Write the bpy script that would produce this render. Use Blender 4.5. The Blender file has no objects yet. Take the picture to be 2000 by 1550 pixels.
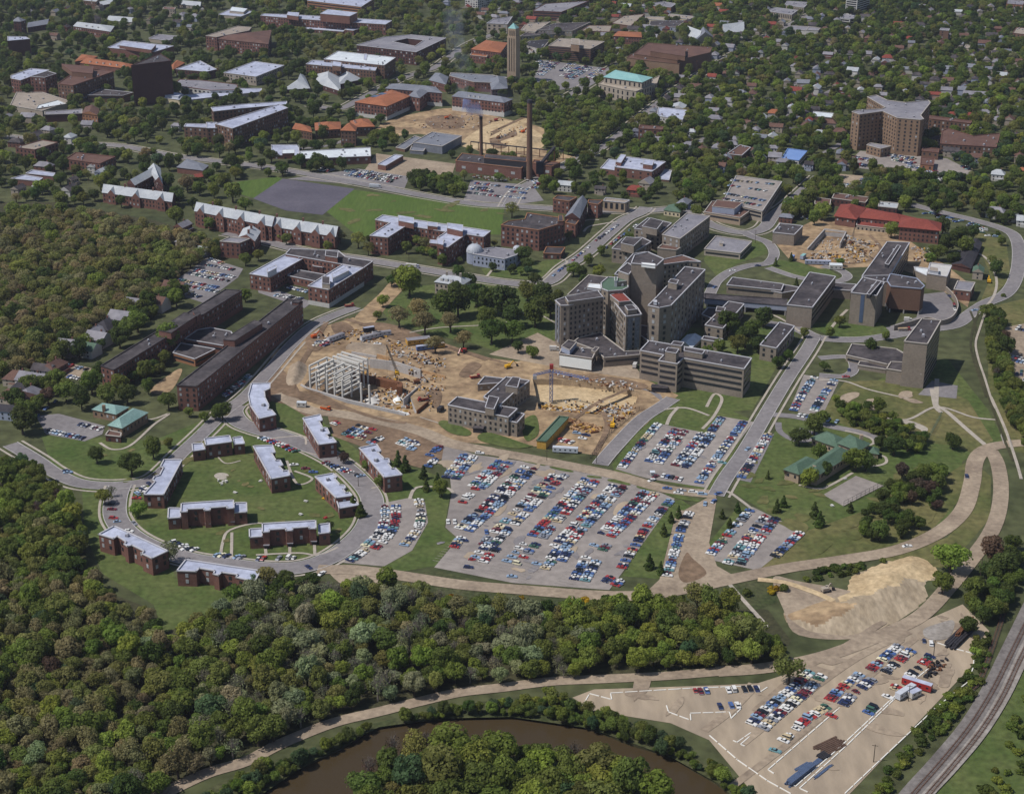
import bpy, math, random
import numpy as np
from mathutils import Vector, Matrix
from mathutils.geometry import tessellate_polygon
R=math.radians
random.seed(7); rng=np.random.default_rng(7)
SC=bpy.context.scene; COL=SC.collection
# ---------------- camera, sky, sun, exposure ----------------
F=3200.0; PITCH=R(22.5); CH=400.0
cd=bpy.data.cameras.new("aerial_camera"); cam=bpy.data.objects.new("aerial_camera",cd); COL.objects.link(cam)
cd.sensor_width=36; cd.lens=F/2000*36; cd.clip_start=1; cd.clip_end=30000
cam.location=(0,0,CH); cam.rotation_euler=(R(90)-PITCH,0,0); SC.camera=cam
SUN_AZ_SHADOW=R(16); SUN_EL=R(56)      # shadows fall towards +x, slightly +y
sv=Vector((-math.cos(SUN_AZ_SHADOW)*math.cos(SUN_EL),-math.sin(SUN_AZ_SHADOW)*math.cos(SUN_EL),math.sin(SUN_EL)))
w=bpy.data.worlds.new("World"); SC.world=w; w.use_nodes=True
nt=w.node_tree; bg=nt.nodes["Background"]; sk=nt.nodes.new("ShaderNodeTexSky"); sk.sky_type='NISHITA'; sk.sun_disc=False
sk.sun_elevation=SUN_EL; sk.sun_rotation=math.atan2(sv.x,sv.y); sk.air_density=1.0; sk.dust_density=0.6
nt.links.new(sk.outputs[0],bg.inputs[0]); bg.inputs[1].default_value=0.075
sl=bpy.data.lights.new("sun","SUN"); sl.energy=3.6; sl.angle=R(0.5); sl.color=(1,.955,.905)
so=bpy.data.objects.new("sun",sl); COL.objects.link(so); so.rotation_euler=sv.to_track_quat('Z','Y').to_euler()
SC.view_settings.view_transform='Standard'; SC.view_settings.look='None'; SC.view_settings.exposure=0.14; SC.view_settings.gamma=1
SC.cycles.max_bounces=4; SC.cycles.diffuse_bounces=2; SC.cycles.volume_bounces=0; SC.cycles.transparent_max_bounces=8
SC.render.threads_mode='AUTO'
# ---------------- projection helpers ----------------
cp,sp=math.cos(PITCH),math.sin(PITCH)
def ray(px,py):
    x=(px-1000)/F; y=(py-775)/F
    return (x, cp-y*sp, -(sp+y*cp))
def P(px,py,z=0.0):
    d=ray(px,py); t=(z-CH)/d[2]; return (d[0]*t,d[1]*t)
def proj(x,y,z=0.0):
    dz=z-CH; depth=y*cp-dz*sp; up=y*sp+dz*cp
    return (1000+F*x/depth, 775-F*up/depth)
def hgt(px,py,drop):
    """height of a point seen at px,py whose foot is seen drop pixels lower"""
    g=P(px,py+drop); d=ray(px,py); return CH+d[2]*(g[1]/d[1])
REG={}
for i,r_ in enumerate('abcd'):
    for j in range(4): REG[r_+str(j)]=(500*j,388*i,3.994)
REG['k']=(860,180,7.046); REG['m']=(850,700,4.762); REG['n']=(560,620,6.452); REG['q']=(1500,420,4.545); REG['r']=(1060,380,10.); REG['o']=(0,0,1.)
def pts(s):
    """'b1 x,y x,y' in the coordinates of a map tile -> photograph pixels"""
    t=s.split(); k=REG[t[0]]
    return [(k[0]+float(a.split(',')[0])/k[2], k[1]+float(a.split(',')[1])/k[2]) for a in t[1:]]
# ---------------- materials ----------------
MAT={}
def new_mat(name):
    m=bpy.data.materials.new(name); m.use_nodes=True; MAT[name]=m; n=m.node_tree
    b=n.nodes["Principled BSDF"]; b.inputs["Specular IOR Level"].default_value=0.2
    return m,n,b
def mat(name,col,rough=.85,var=.25,scale=.08,col2=None,scale2=None,coords='pos',spec=.2,metal=0,stretch=None):
    m,n,b=new_mat(name); L=n.links.new
    b.inputs["Roughness"].default_value=rough; b.inputs["Metallic"].default_value=metal; b.inputs["Specular IOR Level"].default_value=spec
    if coords=='pos': src=n.nodes.new("ShaderNodeNewGeometry").outputs["Position"]
    else: src=n.nodes.new("ShaderNodeTexCoord").outputs["Object"]
    if stretch:
        mp=n.nodes.new("ShaderNodeMapping"); mp.inputs["Scale"].default_value=stretch[:3]; mp.inputs["Rotation"].default_value=(0,0,stretch[3] if len(stretch)>3 else 0); L(src,mp.inputs[0]); src=mp.outputs[0]
    t=n.nodes.new("ShaderNodeTexNoise"); t.inputs["Scale"].default_value=scale; t.inputs["Detail"].default_value=6; t.inputs["Roughness"].default_value=.65; L(src,t.inputs["Vector"])
    cr=n.nodes.new("ShaderNodeValToRGB"); e=cr.color_ramp.elements; e[0].position=.32; e[1].position=.68
    c2=col2 or tuple(min(1,c*(1+var)) for c in col); c1=col if col2 else tuple(c*(1-var) for c in col)
    e[0].color=(*c1,1); e[1].color=(*c2,1); L(t.outputs["Fac"],cr.inputs[0]); out=cr.outputs[0]
    t2=n.nodes.new("ShaderNodeTexNoise"); t2.inputs["Scale"].default_value=scale2 or scale*9; t2.inputs["Detail"].default_value=3; L(src,t2.inputs["Vector"])
    mr=n.nodes.new("ShaderNodeMapRange"); mr.inputs[3].default_value=1-var; mr.inputs[4].default_value=1+var; mr.inputs[1].default_value=.3; mr.inputs[2].default_value=.7; L(t2.outputs["Fac"],mr.inputs[0])
    mx=n.nodes.new("ShaderNodeMix"); mx.data_type='RGBA'; mx.blend_type='MULTIPLY'; mx.inputs[0].default_value=1; L(out,mx.inputs[6]); L(mr.outputs[0],mx.inputs[7])
    L(mx.outputs[2],b.inputs["Base Color"]); return m
G=mat
G('ground',(.045,.055,.022),.95,.35,.012,(.09,.095,.042),.12)
G('lawn',(.055,.088,.02),.95,.28,.028,(.11,.125,.042),.3)
G('field',(.06,.105,.018),.95,.16,.02,(.09,.128,.028),.5,stretch=(1,.12,1,.7))
G('meadow',(.07,.088,.024),.95,.3,.02,(.165,.14,.06),.25)
G('scrub',(.035,.05,.016),.95,.35,.06,(.085,.085,.04),.5)
G('forest_floor',(.04,.042,.02),.95,.3,.05,(.065,.06,.03))
G('slope',(.27,.21,.14),.95,.22,.06,(.42,.34,.24),.5,stretch=(1,.35,1,.5))
G('asphalt',(.165,.152,.156),.9,.14,.03,(.235,.217,.216),.35)
G('asphalt_dark',(.085,.078,.1),.9,.12,.03,(.12,.11,.135),.4)
G('lot',(.215,.19,.176),.9,.14,.022,(.315,.277,.248),.22)
G('ballast',(.13,.115,.108),.95,.18,.1,(.22,.2,.185),.6)
G('ballast_pale',(.2,.175,.15),.95,.15,.1,(.34,.31,.28),.6)
G('sleeper',(.085,.065,.06),.9,.2,.3)
G('lot_tan',(.27,.218,.165),.95,.14,.022,(.4,.318,.225),.2,stretch=(1,.3,1,-.85))
G('gravel',(.22,.17,.125),.95,.18,.045,(.37,.295,.215),.4)
G('dirt',(.17,.112,.068),.95,.3,.045,(.42,.3,.175),.2)
G('dirt_brown',(.12,.08,.052),.95,.25,.04,(.25,.17,.11),.3)
G('sand',(.36,.26,.145),.95,.18,.05,(.56,.43,.26),.4)
G('path',(.32,.285,.24),.9,.12,.1,(.42,.37,.31),.6)
G('concrete',(.36,.34,.33),.9,.1,.1,(.46,.44,.42))
G('precast',(.56,.54,.5),.85,.06,.2)
G('line_white',(.72,.7,.64),.8,.06,.5)
G('mud_wall',(.3,.22,.14),.95,.3,.2,(.42,.32,.21))
G('brick',(.145,.07,.055),.9,.16,.06,(.2,.1,.077),.9)
G('brick_dark',(.075,.036,.032),.9,.12,.05,(.11,.052,.043),.9)
G('brick_brown',(.13,.075,.052),.9,.12,.05,(.17,.1,.07),.9)
G('brick_orange',(.27,.13,.07),.9,.12,.05,(.33,.165,.09),.9)
G('beige',(.205,.17,.138),.88,.12,.05,(.27,.225,.182),.7)
G('beige_pink',(.33,.25,.18),.88,.08,.04,(.39,.3,.215),.7)
G('tan_brick',(.2,.132,.088),.88,.12,.04,(.255,.172,.115),.7)
G('limestone',(.32,.27,.22),.88,.08,.05,(.38,.33,.27),.7)
G('white_wall',(.5,.485,.46),.8,.08,.1)
G('blue_grey_wall',(.3,.33,.42),.8,.08,.1)
G('cream',(.55,.47,.32),.8,.1,.1)
G('yellow_wood',(.5,.29,.06),.8,.15,.5)
G('roof_dark',(.034,.03,.034),.9,.3,.07,(.095,.083,.085),.3)
G('roof_black',(.028,.027,.032),.9,.2,.05,(.05,.047,.055))
G('roof_light',(.29,.31,.4),.8,.16,.07,(.46,.49,.6),.3)
G('roof_white',(.5,.54,.58),.7,.1,.05,(.68,.72,.74),.3)
G('roof_grey',(.17,.165,.19),.85,.14,.04,(.27,.26,.28),.35)
G('roof_tan',(.24,.205,.17),.9,.15,.05,(.34,.29,.24))
G('roof_slate',(.14,.15,.18),.8,.12,.08,(.21,.22,.25),.9)
G('roof_slate_light',(.33,.35,.38),.8,.12,.08,(.45,.47,.48),.9)
G('roof_orange',(.25,.095,.048),.85,.18,.08,(.34,.13,.065),.8)
G('roof_red',(.17,.042,.032),.85,.18,.08,(.24,.06,.043),.8)
G('roof_brown',(.1,.055,.045),.85,.15,.08,(.15,.085,.065),.8)
G('roof_teal',(.16,.27,.25),.75,.15,.08,(.24,.36,.33),.8)
G('roof_aqua',(.19,.38,.38),.7,.1,.08,(.26,.46,.44),.8)
G('roof_green',(.07,.12,.082),.8,.15,.08,(.1,.155,.11),.8)
G('roof_blue',(.15,.25,.5),.75,.08,.08,(.19,.3,.56),.8)
G('coping',(.42,.38,.34),.8,.05,.3); G('coping_light',(.46,.45,.47),.7,.05,.3)
G('window_glass',(.025,.028,.035),.25,.2,.3,spec=.5); G('window_blind',(.36,.37,.38),.6,.15,.7)
G('glass_blue',(.07,.1,.17),.3,.1,.3,spec=.5)
G('steel_blue',(.11,.17,.36),.6,.1,.3); G('steel_rust',(.16,.07,.035),.85,.25,.4); G('steel_slate',(.085,.12,.2),.6,.15,.3); G('plate_rust',(.1,.062,.045),.85,.25,.4); G('stair_glass',(.16,.17,.195),.5,.3,.5)
G('steel_dark',(.035,.033,.038),.7,.2,.3)
G('timber',(.34,.2,.1),.9,.3,.4,(.5,.33,.18)); G('orange_paint',(.55,.1,.02),.5,.1,.3); G('yellow_paint',(.65,.36,.02),.5,.1,.3)
G('tyre',(.015,.015,.016),.9,.1,.5,coords='obj'); G('car_glass',(.02,.025,.035),.12,.1,.5,coords='obj',spec=.6)
G('bark',(.07,.055,.042),.95,.25,.5,coords='obj'); G('bark_pale',(.2,.175,.15),.95,.2,.5,coords='obj')
G('silver',(.5,.52,.56),.4,.08,.3); G('mural_white',(.78,.8,.78),.6,.03,.3)
G('metal_dome',(.4,.42,.46),.5,.08,.2)
PAINT={'white':(.7,.69,.66),'light blue':(.25,.35,.48),'blue':(.065,.12,.29),'navy':(.022,.032,.09),'black':(.012,.013,.018),'red':(.33,.032,.03),
 'maroon':(.14,.022,.03),'turquoise':(.14,.28,.3),'beige':(.52,.42,.26),'grey':(.24,.25,.28),'green':(.05,.12,.08),'cream':(.7,.65,.45)}
PW=[.29,.12,.11,.09,.08,.09,.055,.035,.045,.045,.025,.02]
for k_,c_ in PAINT.items(): mat('paint_'+k_.replace(' ','_'),c_,.3,.02,.5,coords='obj',spec=.5)
def water_mat():
    m,n,b=new_mat('river_water'); L=n.links.new
    b.inputs["Base Color"].default_value=(.055,.039,.02,1); b.inputs["Roughness"].default_value=.18; b.inputs["Specular IOR Level"].default_value=.15
    g=n.nodes.new("ShaderNodeNewGeometry"); t=n.nodes.new("ShaderNodeTexNoise"); t.inputs["Scale"].default_value=.6; t.inputs["Detail"].default_value=4; L(g.outputs["Position"],t.inputs["Vector"])
    u=n.nodes.new("ShaderNodeBump"); u.inputs["Strength"].default_value=.25; u.inputs["Distance"].default_value=.3; L(t.outputs["Fac"],u.inputs["Height"]); L(u.outputs[0],b.inputs["Normal"])
water_mat()
def leaf_mat(name):
    m,n,b=new_mat(name); L=n.links.new
    a=n.nodes.new("ShaderNodeAttribute"); a.attribute_type='INSTANCER'; a.attribute_name='tint'
    s=n.nodes.new("ShaderNodeAttribute"); s.attribute_type='GEOMETRY'; s.attribute_name='leafvar'
    mx=n.nodes.new("ShaderNodeMix"); mx.data_type='RGBA'; mx.blend_type='MULTIPLY'; mx.inputs[0].default_value=1
    L(a.outputs["Color"],mx.inputs[6]); L(s.outputs["Color"],mx.inputs[7]); L(mx.outputs[2],b.inputs["Base Color"])
    b.inputs["Roughness"].default_value=.6; b.inputs["Specular IOR Level"].default_value=.15
    tr=n.nodes.new("ShaderNodeBsdfTranslucent"); L(mx.outputs[2],tr.inputs[0]); ms=n.nodes.new("ShaderNodeMixShader"); ms.inputs[0].default_value=.5
    L(b.outputs[0],ms.inputs[1]); L(tr.outputs[0],ms.inputs[2]); L(ms.outputs[0],n.nodes["Material Output"].inputs[0])
leaf_mat('leaves')
# ---------------- mesh helpers ----------------
def tag(o,label=None,cat=None,group=None,kind=None):
    if label: o['label']=label
    if cat: o['category']=cat
    if group: o['group']=group
    if kind: o['kind']=kind
    return o
class MB:
    def __init__(s): s.v=[]; s.f=[]; s.m=[]; s.ms=[]
    def mi(s,m):
        if m not in s.ms: s.ms.append(m)
        return s.ms.index(m)
    def face(s,vs,m):
        b=len(s.v); s.v+= [tuple(v) for v in vs]; s.f.append(tuple(range(b,b+len(vs)))); s.m.append(s.mi(m))
    def prism(s,poly,z0,z1,m,top=None,holes=(),cap=True,bottom=False):
        """poly: list of xy, counter-clockwise"""
        for ring in [ccw(poly)]+[ccw(h)[::-1] for h in holes]:
            n=len(ring)
            for i in range(n):
                a=ring[i]; c=ring[(i+1)%n]; s.face([(a[0],a[1],z0),(c[0],c[1],z0),(c[0],c[1],z1),(a[0],a[1],z1)],m)
        if cap: s.flat(poly,z1,top or m,holes)
    def flat(s,poly,z,m,holes=()):
        rings=[[Vector((p[0],p[1],0)) for p in poly]]+[[Vector((p[0],p[1],0)) for p in h] for h in holes]
        al=[p for r in rings for p in r]; k=s.mi(m)
        b=len(s.v); s.v+=[(p.x,p.y,z) for p in al]
        for t in tessellate_polygon(rings):
            a,c,d=[al[i] for i in t]
            if (c.x-a.x)*(d.y-a.y)-(c.y-a.y)*(d.x-a.x)<0: t=t[::-1]
            s.f.append(tuple(b+i for i in t)); s.m.append(k)
    def box(s,c,sz,m,rot=0.0,top=None):
        hx,hy=sz[0]/2,sz[1]/2; ca,sa=math.cos(rot),math.sin(rot)
        q=[(c[0]+x*ca-y*sa,c[1]+x*sa+y*ca) for x,y in((-hx,-hy),(hx,-hy),(hx,hy),(-hx,hy))]
        s.prism(q,c[2],c[2]+sz[2],m,top)
    def beam(s,a,b,w_,h_,m):
        a=Vector(a); b=Vector(b); d=(b-a); L=d.length
        if L<1e-6: return
        d/=L; up=Vector((0,0,1)) if abs(d.z)<.95 else Vector((1,0,0)); x=d.cross(up).normalized()*w_/2; y=x.cross(d).normalized()*h_/2
        q=[a-x-y,a+x-y,a+x+y,a-x+y,b-x-y,b+x-y,b+x+y,b-x+y]
        for f in((0,1,5,4),(1,2,6,5),(2,3,7,6),(3,0,4,7),(3,2,1,0),(4,5,6,7)): s.face([q[i] for i in f],m)
    def tube(s,a,b,r0,r1,m,n=8,cap=True):
        a=Vector(a); b=Vector(b); d=(b-a).normalized(); up=Vector((0,0,1)) if abs(d.z)<.9 else Vector((1,0,0)); x=d.cross(up).normalized(); y=d.cross(x)
        A=[a+(x*math.cos(t)+y*math.sin(t))*r0 for t in np.arange(n)*2*math.pi/n]; B=[b+(x*math.cos(t)+y*math.sin(t))*r1 for t in np.arange(n)*2*math.pi/n]
        for i in range(n):
            j=(i+1)%n; s.face([A[j],A[i],B[i],B[j]],m)
        if cap: s.face(B,m)
    def mesh(s,name):
        me=bpy.data.meshes.new(name); me.from_pydata(s.v,[],s.f)
        for m in s.ms: me.materials.append(MAT[m])
        me.polygons.foreach_set('material_index',s.m); me.update(); return me
    def build(s,name,parent=None,loc=None,rz=0):
        o=bpy.data.objects.new(name,s.mesh(name)); COL.objects.link(o)
        if parent: o.parent=parent
        if loc: o.location=loc
        if rz: o.rotation_euler=(0,0,rz)
        return o
def area(p): return .5*sum(p[i][0]*p[(i+1)%len(p)][1]-p[(i+1)%len(p)][0]*p[i][1] for i in range(len(p)))
def ccw(p): return list(p) if area(p)>0 else list(p)[::-1]
def empty(name,loc,rz=0):
    o=bpy.data.objects.new(name,None); COL.objects.link(o); o.location=loc; o.rotation_euler=(0,0,rz); o.empty_display_size=1; return o
def link(name,me,parent=None,loc=(0,0,0),rz=0,sc=None):
    o=bpy.data.objects.new(name,me); COL.objects.link(o)
    if parent: o.parent=parent
    o.location=loc; o.rotation_euler=(0,0,rz)
    if sc: o.scale=sc
    return o
def inset(p,d):
    """shrink (d>0) a ccw polygon"""
    p=ccw(p); n=len(p); out=[]
    for i in range(n):
        a=Vector(p[i-1]); b=Vector(p[i]); c=Vector(p[(i+1)%n]); u=(b-a).normalized(); v=(c-b).normalized()
        n1=Vector((-u.y,u.x)); n2=Vector((-v.y,v.x)); q=(n1+n2); k=1+n1.dot(n2)
        q=q/max(.35,k); out.append((b.x+q.x*d,b.y+q.y*d))
    return out
def smooth(p,k=6,closed=False):
    n=len(p); out=[]
    rng_=range(n if closed else n-1)
    for i in rng_:
        g=lambda j:(p[j%n] if closed else p[max(0,min(n-1,j))])
        a,b,c,d=g(i-1),g(i),g(i+1),g(i+2)
        for s in range(k):
            t=s/k; out.append(tuple(.5*((2*b[q])+(-a[q]+c[q])*t+(2*a[q]-5*b[q]+4*c[q]-d[q])*t*t+(-a[q]+3*b[q]-3*c[q]+d[q])*t**3) for q in(0,1)))
    if not closed: out.append(tuple(p[-1]))
    return out
# ---------------- occupancy masks (for scattering trees) ----------------
GX0,GY0,GS=-1500,250,2.0; NX,NY=1500,1500
occ=np.zeros((NY,NX),np.uint8); img=np.zeros((776,1000),np.uint8)
def raster(arr,poly,x0,y0,s,val=1):
    p=np.array(poly); a0=max(0,int((p[:,0].min()-x0)/s)); a1=min(arr.shape[1],int((p[:,0].max()-x0)/s)+2); b0=max(0,int((p[:,1].min()-y0)/s)); b1=min(arr.shape[0],int((p[:,1].max()-y0)/s)+2)
    if a1<=a0 or b1<=b0: return
    X,Y=np.meshgrid(x0+(np.arange(a0,a1)+.5)*s,y0+(np.arange(b0,b1)+.5)*s); ins=np.zeros(X.shape,bool); n=len(p)
    for i in range(n):
        xa,ya=p[i]; xb,yb=p[(i+1)%n]
        if ya==yb: continue
        c=((ya>Y)!=(yb>Y))&(X<(xb-xa)*(Y-ya)/(yb-ya)+xa); ins^=c
    arr[b0:b1,a0:a1][ins]=val
def inpoly(x,y,p):
    r=False; n=len(p)
    for i in range(n):
        xa,ya=p[i]; xb,yb=p[(i+1)%n]
        if (ya>y)!=(yb>y) and x<(xb-xa)*(y-ya)/(yb-ya)+xa: r=not r
    return r
def block(poly,grow=0): raster(occ,inset(poly,-grow) if grow else poly,GX0,GY0,GS)
# ---------------- ground sheets ----------------
LM={}
LAY=[0]
def layer(z):
    LAY[0]+=1; return z+LAY[0]*.0012
def sheet(name,s,m,z,holes=(),sm=False,blk=True,label=None):
    p=[P(*q) for q in pts(s)]
    if sm: p=smooth(p,5,True)
    z=layer(z); b=MB(); b.flat(p,z,m,holes); o=b.build(name); tag(o,kind='structure')
    if blk: block(p)
    return p
def ribbon_pts(c,wd):
    L=[];Rr=[]
    for i in range(len(c)):
        a=Vector(c[max(0,i-1)]); b=Vector(c[min(len(c)-1,i+1)]); d=(b-a).normalized(); n=Vector((-d.y,d.x))*wd/2
        L.append((c[i][0]+n.x,c[i][1]+n.y)); Rr.append((c[i][0]-n.x,c[i][1]-n.y))
    return L,Rr
def ribbon(name,s,wd,m,z,kerb=False,walk=0,sm=True,blk=True,raised=0):
    z=layer(z)
    c=[P(*q) for q in pts(s)]
    if sm: c=smooth(c,6)
    L,Rr=ribbon_pts(c,wd); b=MB()
    for i in range(len(c)-1):
        b.face([(*L[i],z),(*Rr[i],z),(*Rr[i+1],z),(*L[i+1],z)],m)
    tag(b.build(name),kind='structure')
    if blk: block(L+Rr[::-1],2)
    def side(off,w2,h,mm,nm):
        k=MB()
        for sg in(1,-1):
            A,_=ribbon_pts(c,sg*2*(wd/2+off)); B,_=ribbon_pts(c,sg*2*(wd/2+off+w2))
            for i in range(len(c)-1):
                q=[(*A[i],0),(*A[i+1],0),(*B[i+1],0),(*B[i],0)]
                k.face([(x,y,h+sg*.002) for x,y,_ in (q if sg<0 else q[::-1])],mm)
                k.face([(*A[i],0),(*A[i],h),(*A[i+1],h),(*A[i+1],0)],mm)
        tag(k.build(nm),kind='structure')
    if kerb: side(0,.45,z+.12,'concrete','kerb')
    if walk: side(walk,1.4,z-.015,'path','sidewalk')
    return c
RIVER=[P(*q) for q in pts("o 380,1640 480,1570 520,1532 600,1490 660,1462 740,1418 860,1401 930,1394 1000,1398 1080,1404 1150,1420 1230,1450 1310,1476 1360,1504 1410,1535 1450,1580 1480,1640 1350,1640 1320,1580 1260,1545 1180,1520 1120,1500 1080,1485 1040,1475 980,1478 900,1484 850,1475 780,1488 730,1530 700,1580 680,1650")]
RIVER=smooth(RIVER,4,True)
PIT1=[P(*q) for q in pts("m 905,190 1180,195 1560,235 1900,310 1860,420 1700,500 1500,520 1250,500 960,470 930,300")]
PIT2=[P(*q) for q in pts("n 200,880 470,570 820,470 1150,560 1690,680 1760,800 1560,1000 1640,1200 1480,1240 760,1080")]
PIT3=[P(*q) for q in pts("q 360,310 500,150 690,165 900,260 900,380 640,370")]
OUT=[(-5000,-800),(5000,-800),(5000,9000),(-5000,9000)]
g=MB(); g.flat(OUT,0,'ground',[RIVER,PIT1,PIT2,PIT3]); tag(g.build('ground'),kind='structure')
def pit(name,p,d,fm,wm):
    b=MB(); b.flat(p,-d,fm); q=ccw(p)
    for i in range(len(q)):
        a=q[i]; c=q[(i+1)%len(q)]; b.face([(a[0],a[1],0.03),(c[0],c[1],.03),(c[0],c[1],-d),(a[0],a[1],-d)],wm)
    tag(b.build(name),kind='structure'); block(p)
pit('river_bank_terrain',RIVER,3,'forest_floor','forest_floor')
b=MB(); b.flat(RIVER,-1.2,'river_water'); tag(b.build('river'),kind='structure')
pit('excavation_ground',PIT1,4,'sand','mud_wall'); pit('excavation_ground',PIT2,4,'dirt','concrete'); pit('excavation_ground',PIT3,3.5,'dirt','concrete')
# ---------------- fields, lots, dirt ----------------
S=sheet
S('forest_floor',"o -60,395 120,395 200,412 300,430 370,450 425,480 400,505 330,560 250,595 170,660 100,700 -80,745",'forest_floor',.03,blk=False)
S('forest_floor',"o -80,900 60,880 100,950 145,1000 170,1040 165,1120 220,1160 300,1190 320,1230 400,1190 500,1120 640,1135 760,1135 900,1168 1050,1186 1350,1172 1500,1190 1545,1250 1520,1292 1180,1318 1000,1335 700,1390 400,1500 200,1620 -80,1640",'forest_floor',.03,blk=False)
S('forest_floor',"o 678,1650 698,1580 728,1530 780,1488 850,1475 900,1484 980,1478 1040,1475 1080,1485 1120,1500 1180,1520 1260,1545 1320,1580 1350,1640",'scrub',.03,blk=False)
S('lawn',"o 80,850 130,850 300,860 470,790 500,860 480,985 400,1010 260,960 150,935 100,905",'lawn',.05)
S('lawn',"o 230,960 300,900 385,875 480,830 540,850 700,940 720,1000 700,1050 600,1095 440,1098 300,1065 240,1010",'lawn',.055)
S('lawn',"o 160,950 215,955 205,1010 240,1050 330,1100 345,1130 510,1150 420,1200 320,1235 300,1180 200,1120 165,1040",'lawn',.045)
S('lawn',"o 480,760 600,800 700,880 860,930 880,960 868,1030 890,1052 850,1105 760,1120 740,1095 800,1070 830,1010 800,975 720,990 560,850 470,820",'lawn',.045)
S('lawn',"o 745,605 800,560 960,545 1065,560 1120,640 1080,700 1010,702 930,672 830,650 760,625",'lawn',.05,blk=False)
S('lawn',"o 940,525 1100,505 1060,548 950,540",'lawn',.05,blk=False)
S('lawn',"o 1290,780 1320,770 1400,790 1470,820 1390,960 1200,920 1195,908",'lawn',.05)
S('lawn',"o 1430,960 1530,820 1610,800 1680,760 1760,720 1850,700 1930,800 1960,860 1880,900 1860,1000 1800,1055 1600,1095 1480,1112 1570,1042 1480,990",'lawn',.045,blk=False)
S('lawn',"o 1440,990 1468,990 1372,1090 1385,1060",'lawn',.05)
S('meadow',"o 1600,810 1650,745 1790,740 1890,780 1940,860 1900,885 1860,870 1700,850",'meadow',.055,blk=False)
S('meadow',"o 1470,1110 1560,1042 1680,1000 1800,960 1890,900 1880,970 1800,1055 1600,1095",'meadow',.055,blk=False)
S('meadow',"o 1330,975 1355,992 1320,1000 1288,1130 1215,1125 1300,985",'lawn',.05)
S('meadow',"o 1905,905 1935,930 1935,1010 1850,1110 1700,1090 1850,1050 1895,1000",'meadow',.05,blk=False)
S('meadow',"o 1900,450 1965,470 1975,545 1910,600 1935,540",'meadow',.05)
S('meadow',"o 1930,600 2100,560 2100,900 1975,880 1930,760",'meadow',.05,blk=False)
S('meadow',"o 1800,1590 1990,1280 2100,1200 2200,1640 1760,1640",'lawn',.05,blk=False)
S('meadow',"o 760,1120 860,1115 1000,1150 1210,1160 1500,1130 1560,1160 1480,1190 1050,1185 800,1150",'scrub',.045,blk=False)
S('lawn',"o 1490,470 1500,495 1440,515 1400,540 1375,510 1380,470",'lawn',.05,blk=False)
S('lawn',"o 1505,505 1610,520 1640,540 1530,540 1500,525",'lawn',.05)
S('lawn',"o 1230,820 1300,640 1560,640 1470,800",'lawn',.04,blk=False)
S('lawn',"o 1560,630 1720,630 1760,650 1640,665",'lawn',.045)
S('playing_field',"o 636,412 690,371 985,405 978,458 700,462",'field',.06)
S('lawn',"o 430,360 540,345 555,350 500,388 440,372",'field',.05)
S('court_pavement',"o 494,388 552,349 693,369 630,420 560,412",'asphalt_dark',.07)
S('lawn',"o 1080,290 1220,255 1180,285 1120,305",'lawn',.05,blk=False)
# dirt
HOLES=[PIT1,PIT2]
S('dirt',"o 530,690 600,648 690,620 760,655 860,680 960,700 1010,706 1090,690 1180,720 1260,740 1325,772 1190,893 1050,872 870,862 800,832 640,812 520,765",'dirt',.07,holes=HOLES)
S('dirt',"o 470,770 530,700 575,745 598,788 640,812 600,815 560,790",'dirt_brown',.09)
S('dirt',"o 690,625 740,575 770,545 800,548 755,600 720,640",'dirt',.1,sm=True)
S('dirt',"o 700,635 780,655 900,690 1000,712 960,700 850,665 760,632",'dirt_brown',.11,sm=True)
S('dirt',"o 735,270 750,240 830,218 900,212 985,232 1062,252 1050,285 1130,312 1000,316 900,282 820,262",'dirt',.06,sm=True)
S('dirt',"o 830,235 860,225 905,232 900,250 850,252",'dirt_brown',.08,sm=True)
S('dirt',"o 960,262 1000,250 1010,268 985,290 960,285",'dirt_brown',.095,sm=True)
S('dirt',"o 900,285 980,235 1060,265 1040,295",'sand',.09,sm=True)
S('dirt',"o 1510,470 1600,425 1760,460 1850,520 1900,560 1890,600 1800,540 1740,520 1600,525 1540,505",'dirt',.06,holes=[PIT3])
S('dirt',"o 735,300 890,320 880,350 700,350",'gravel',.06)
S('dirt',"o 955,692 1050,650 1105,678 1240,715 1260,742 1100,720",'gravel',.09)
# lots
S('parking_lot',"o 868,868 930,888 1050,905 1200,935 1262,950 1318,974 1214,1120 1190,1152 1000,1138 848,1108 895,1052 870,1030 882,962 878,925 862,900",'lot',.12)
S('dirt_parking_lot',"o 640,812 720,822 800,838 868,866 878,890 822,914 755,896 700,870 650,852",'dirt_brown',.11)
S('parking_lot',"o 1290,828 1380,846 1402,812 1472,824 1376,952 1262,934 1202,916",'lot',.12)
S('parking_lot',"o 1470,990 1572,1040 1480,1114 1374,1090",'lot',.12)
S('gravel_parking_strip',"o 1322,996 1360,998 1316,1136 1288,1132",'gravel',.13)
S('gravel_parking_strip',"o 1480,846 1512,848 1466,942 1438,936",'asphalt',.115)
S('parking_lot',"o 1570,732 1640,742 1604,816 1542,800",'lot',.12)
S('gravel_parking_lot',"o 1118,1362 1160,1346 1400,1338 1480,1334 1600,1296 1700,1256 1800,1215 1880,1180 1932,1232 1906,1292 1650,1560 1480,1560 1385,1445 1310,1412 1160,1388",'lot_tan',.1)
S('parking_lot',"o 735,985 800,972 830,980 836,1020 805,1075 750,1106 660,1098 715,1055 745,1015",'lot',.115)
S('parking_lot',"o 405,503 475,525 465,542 398,592 318,566",'asphalt',.11)
S('parking_lot',"o 95,700 182,720 160,745 120,735",'gravel',.11)
S('parking_lot',"o 70,812 115,808 205,832 200,848 165,862 90,848",'asphalt',.115)
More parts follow.
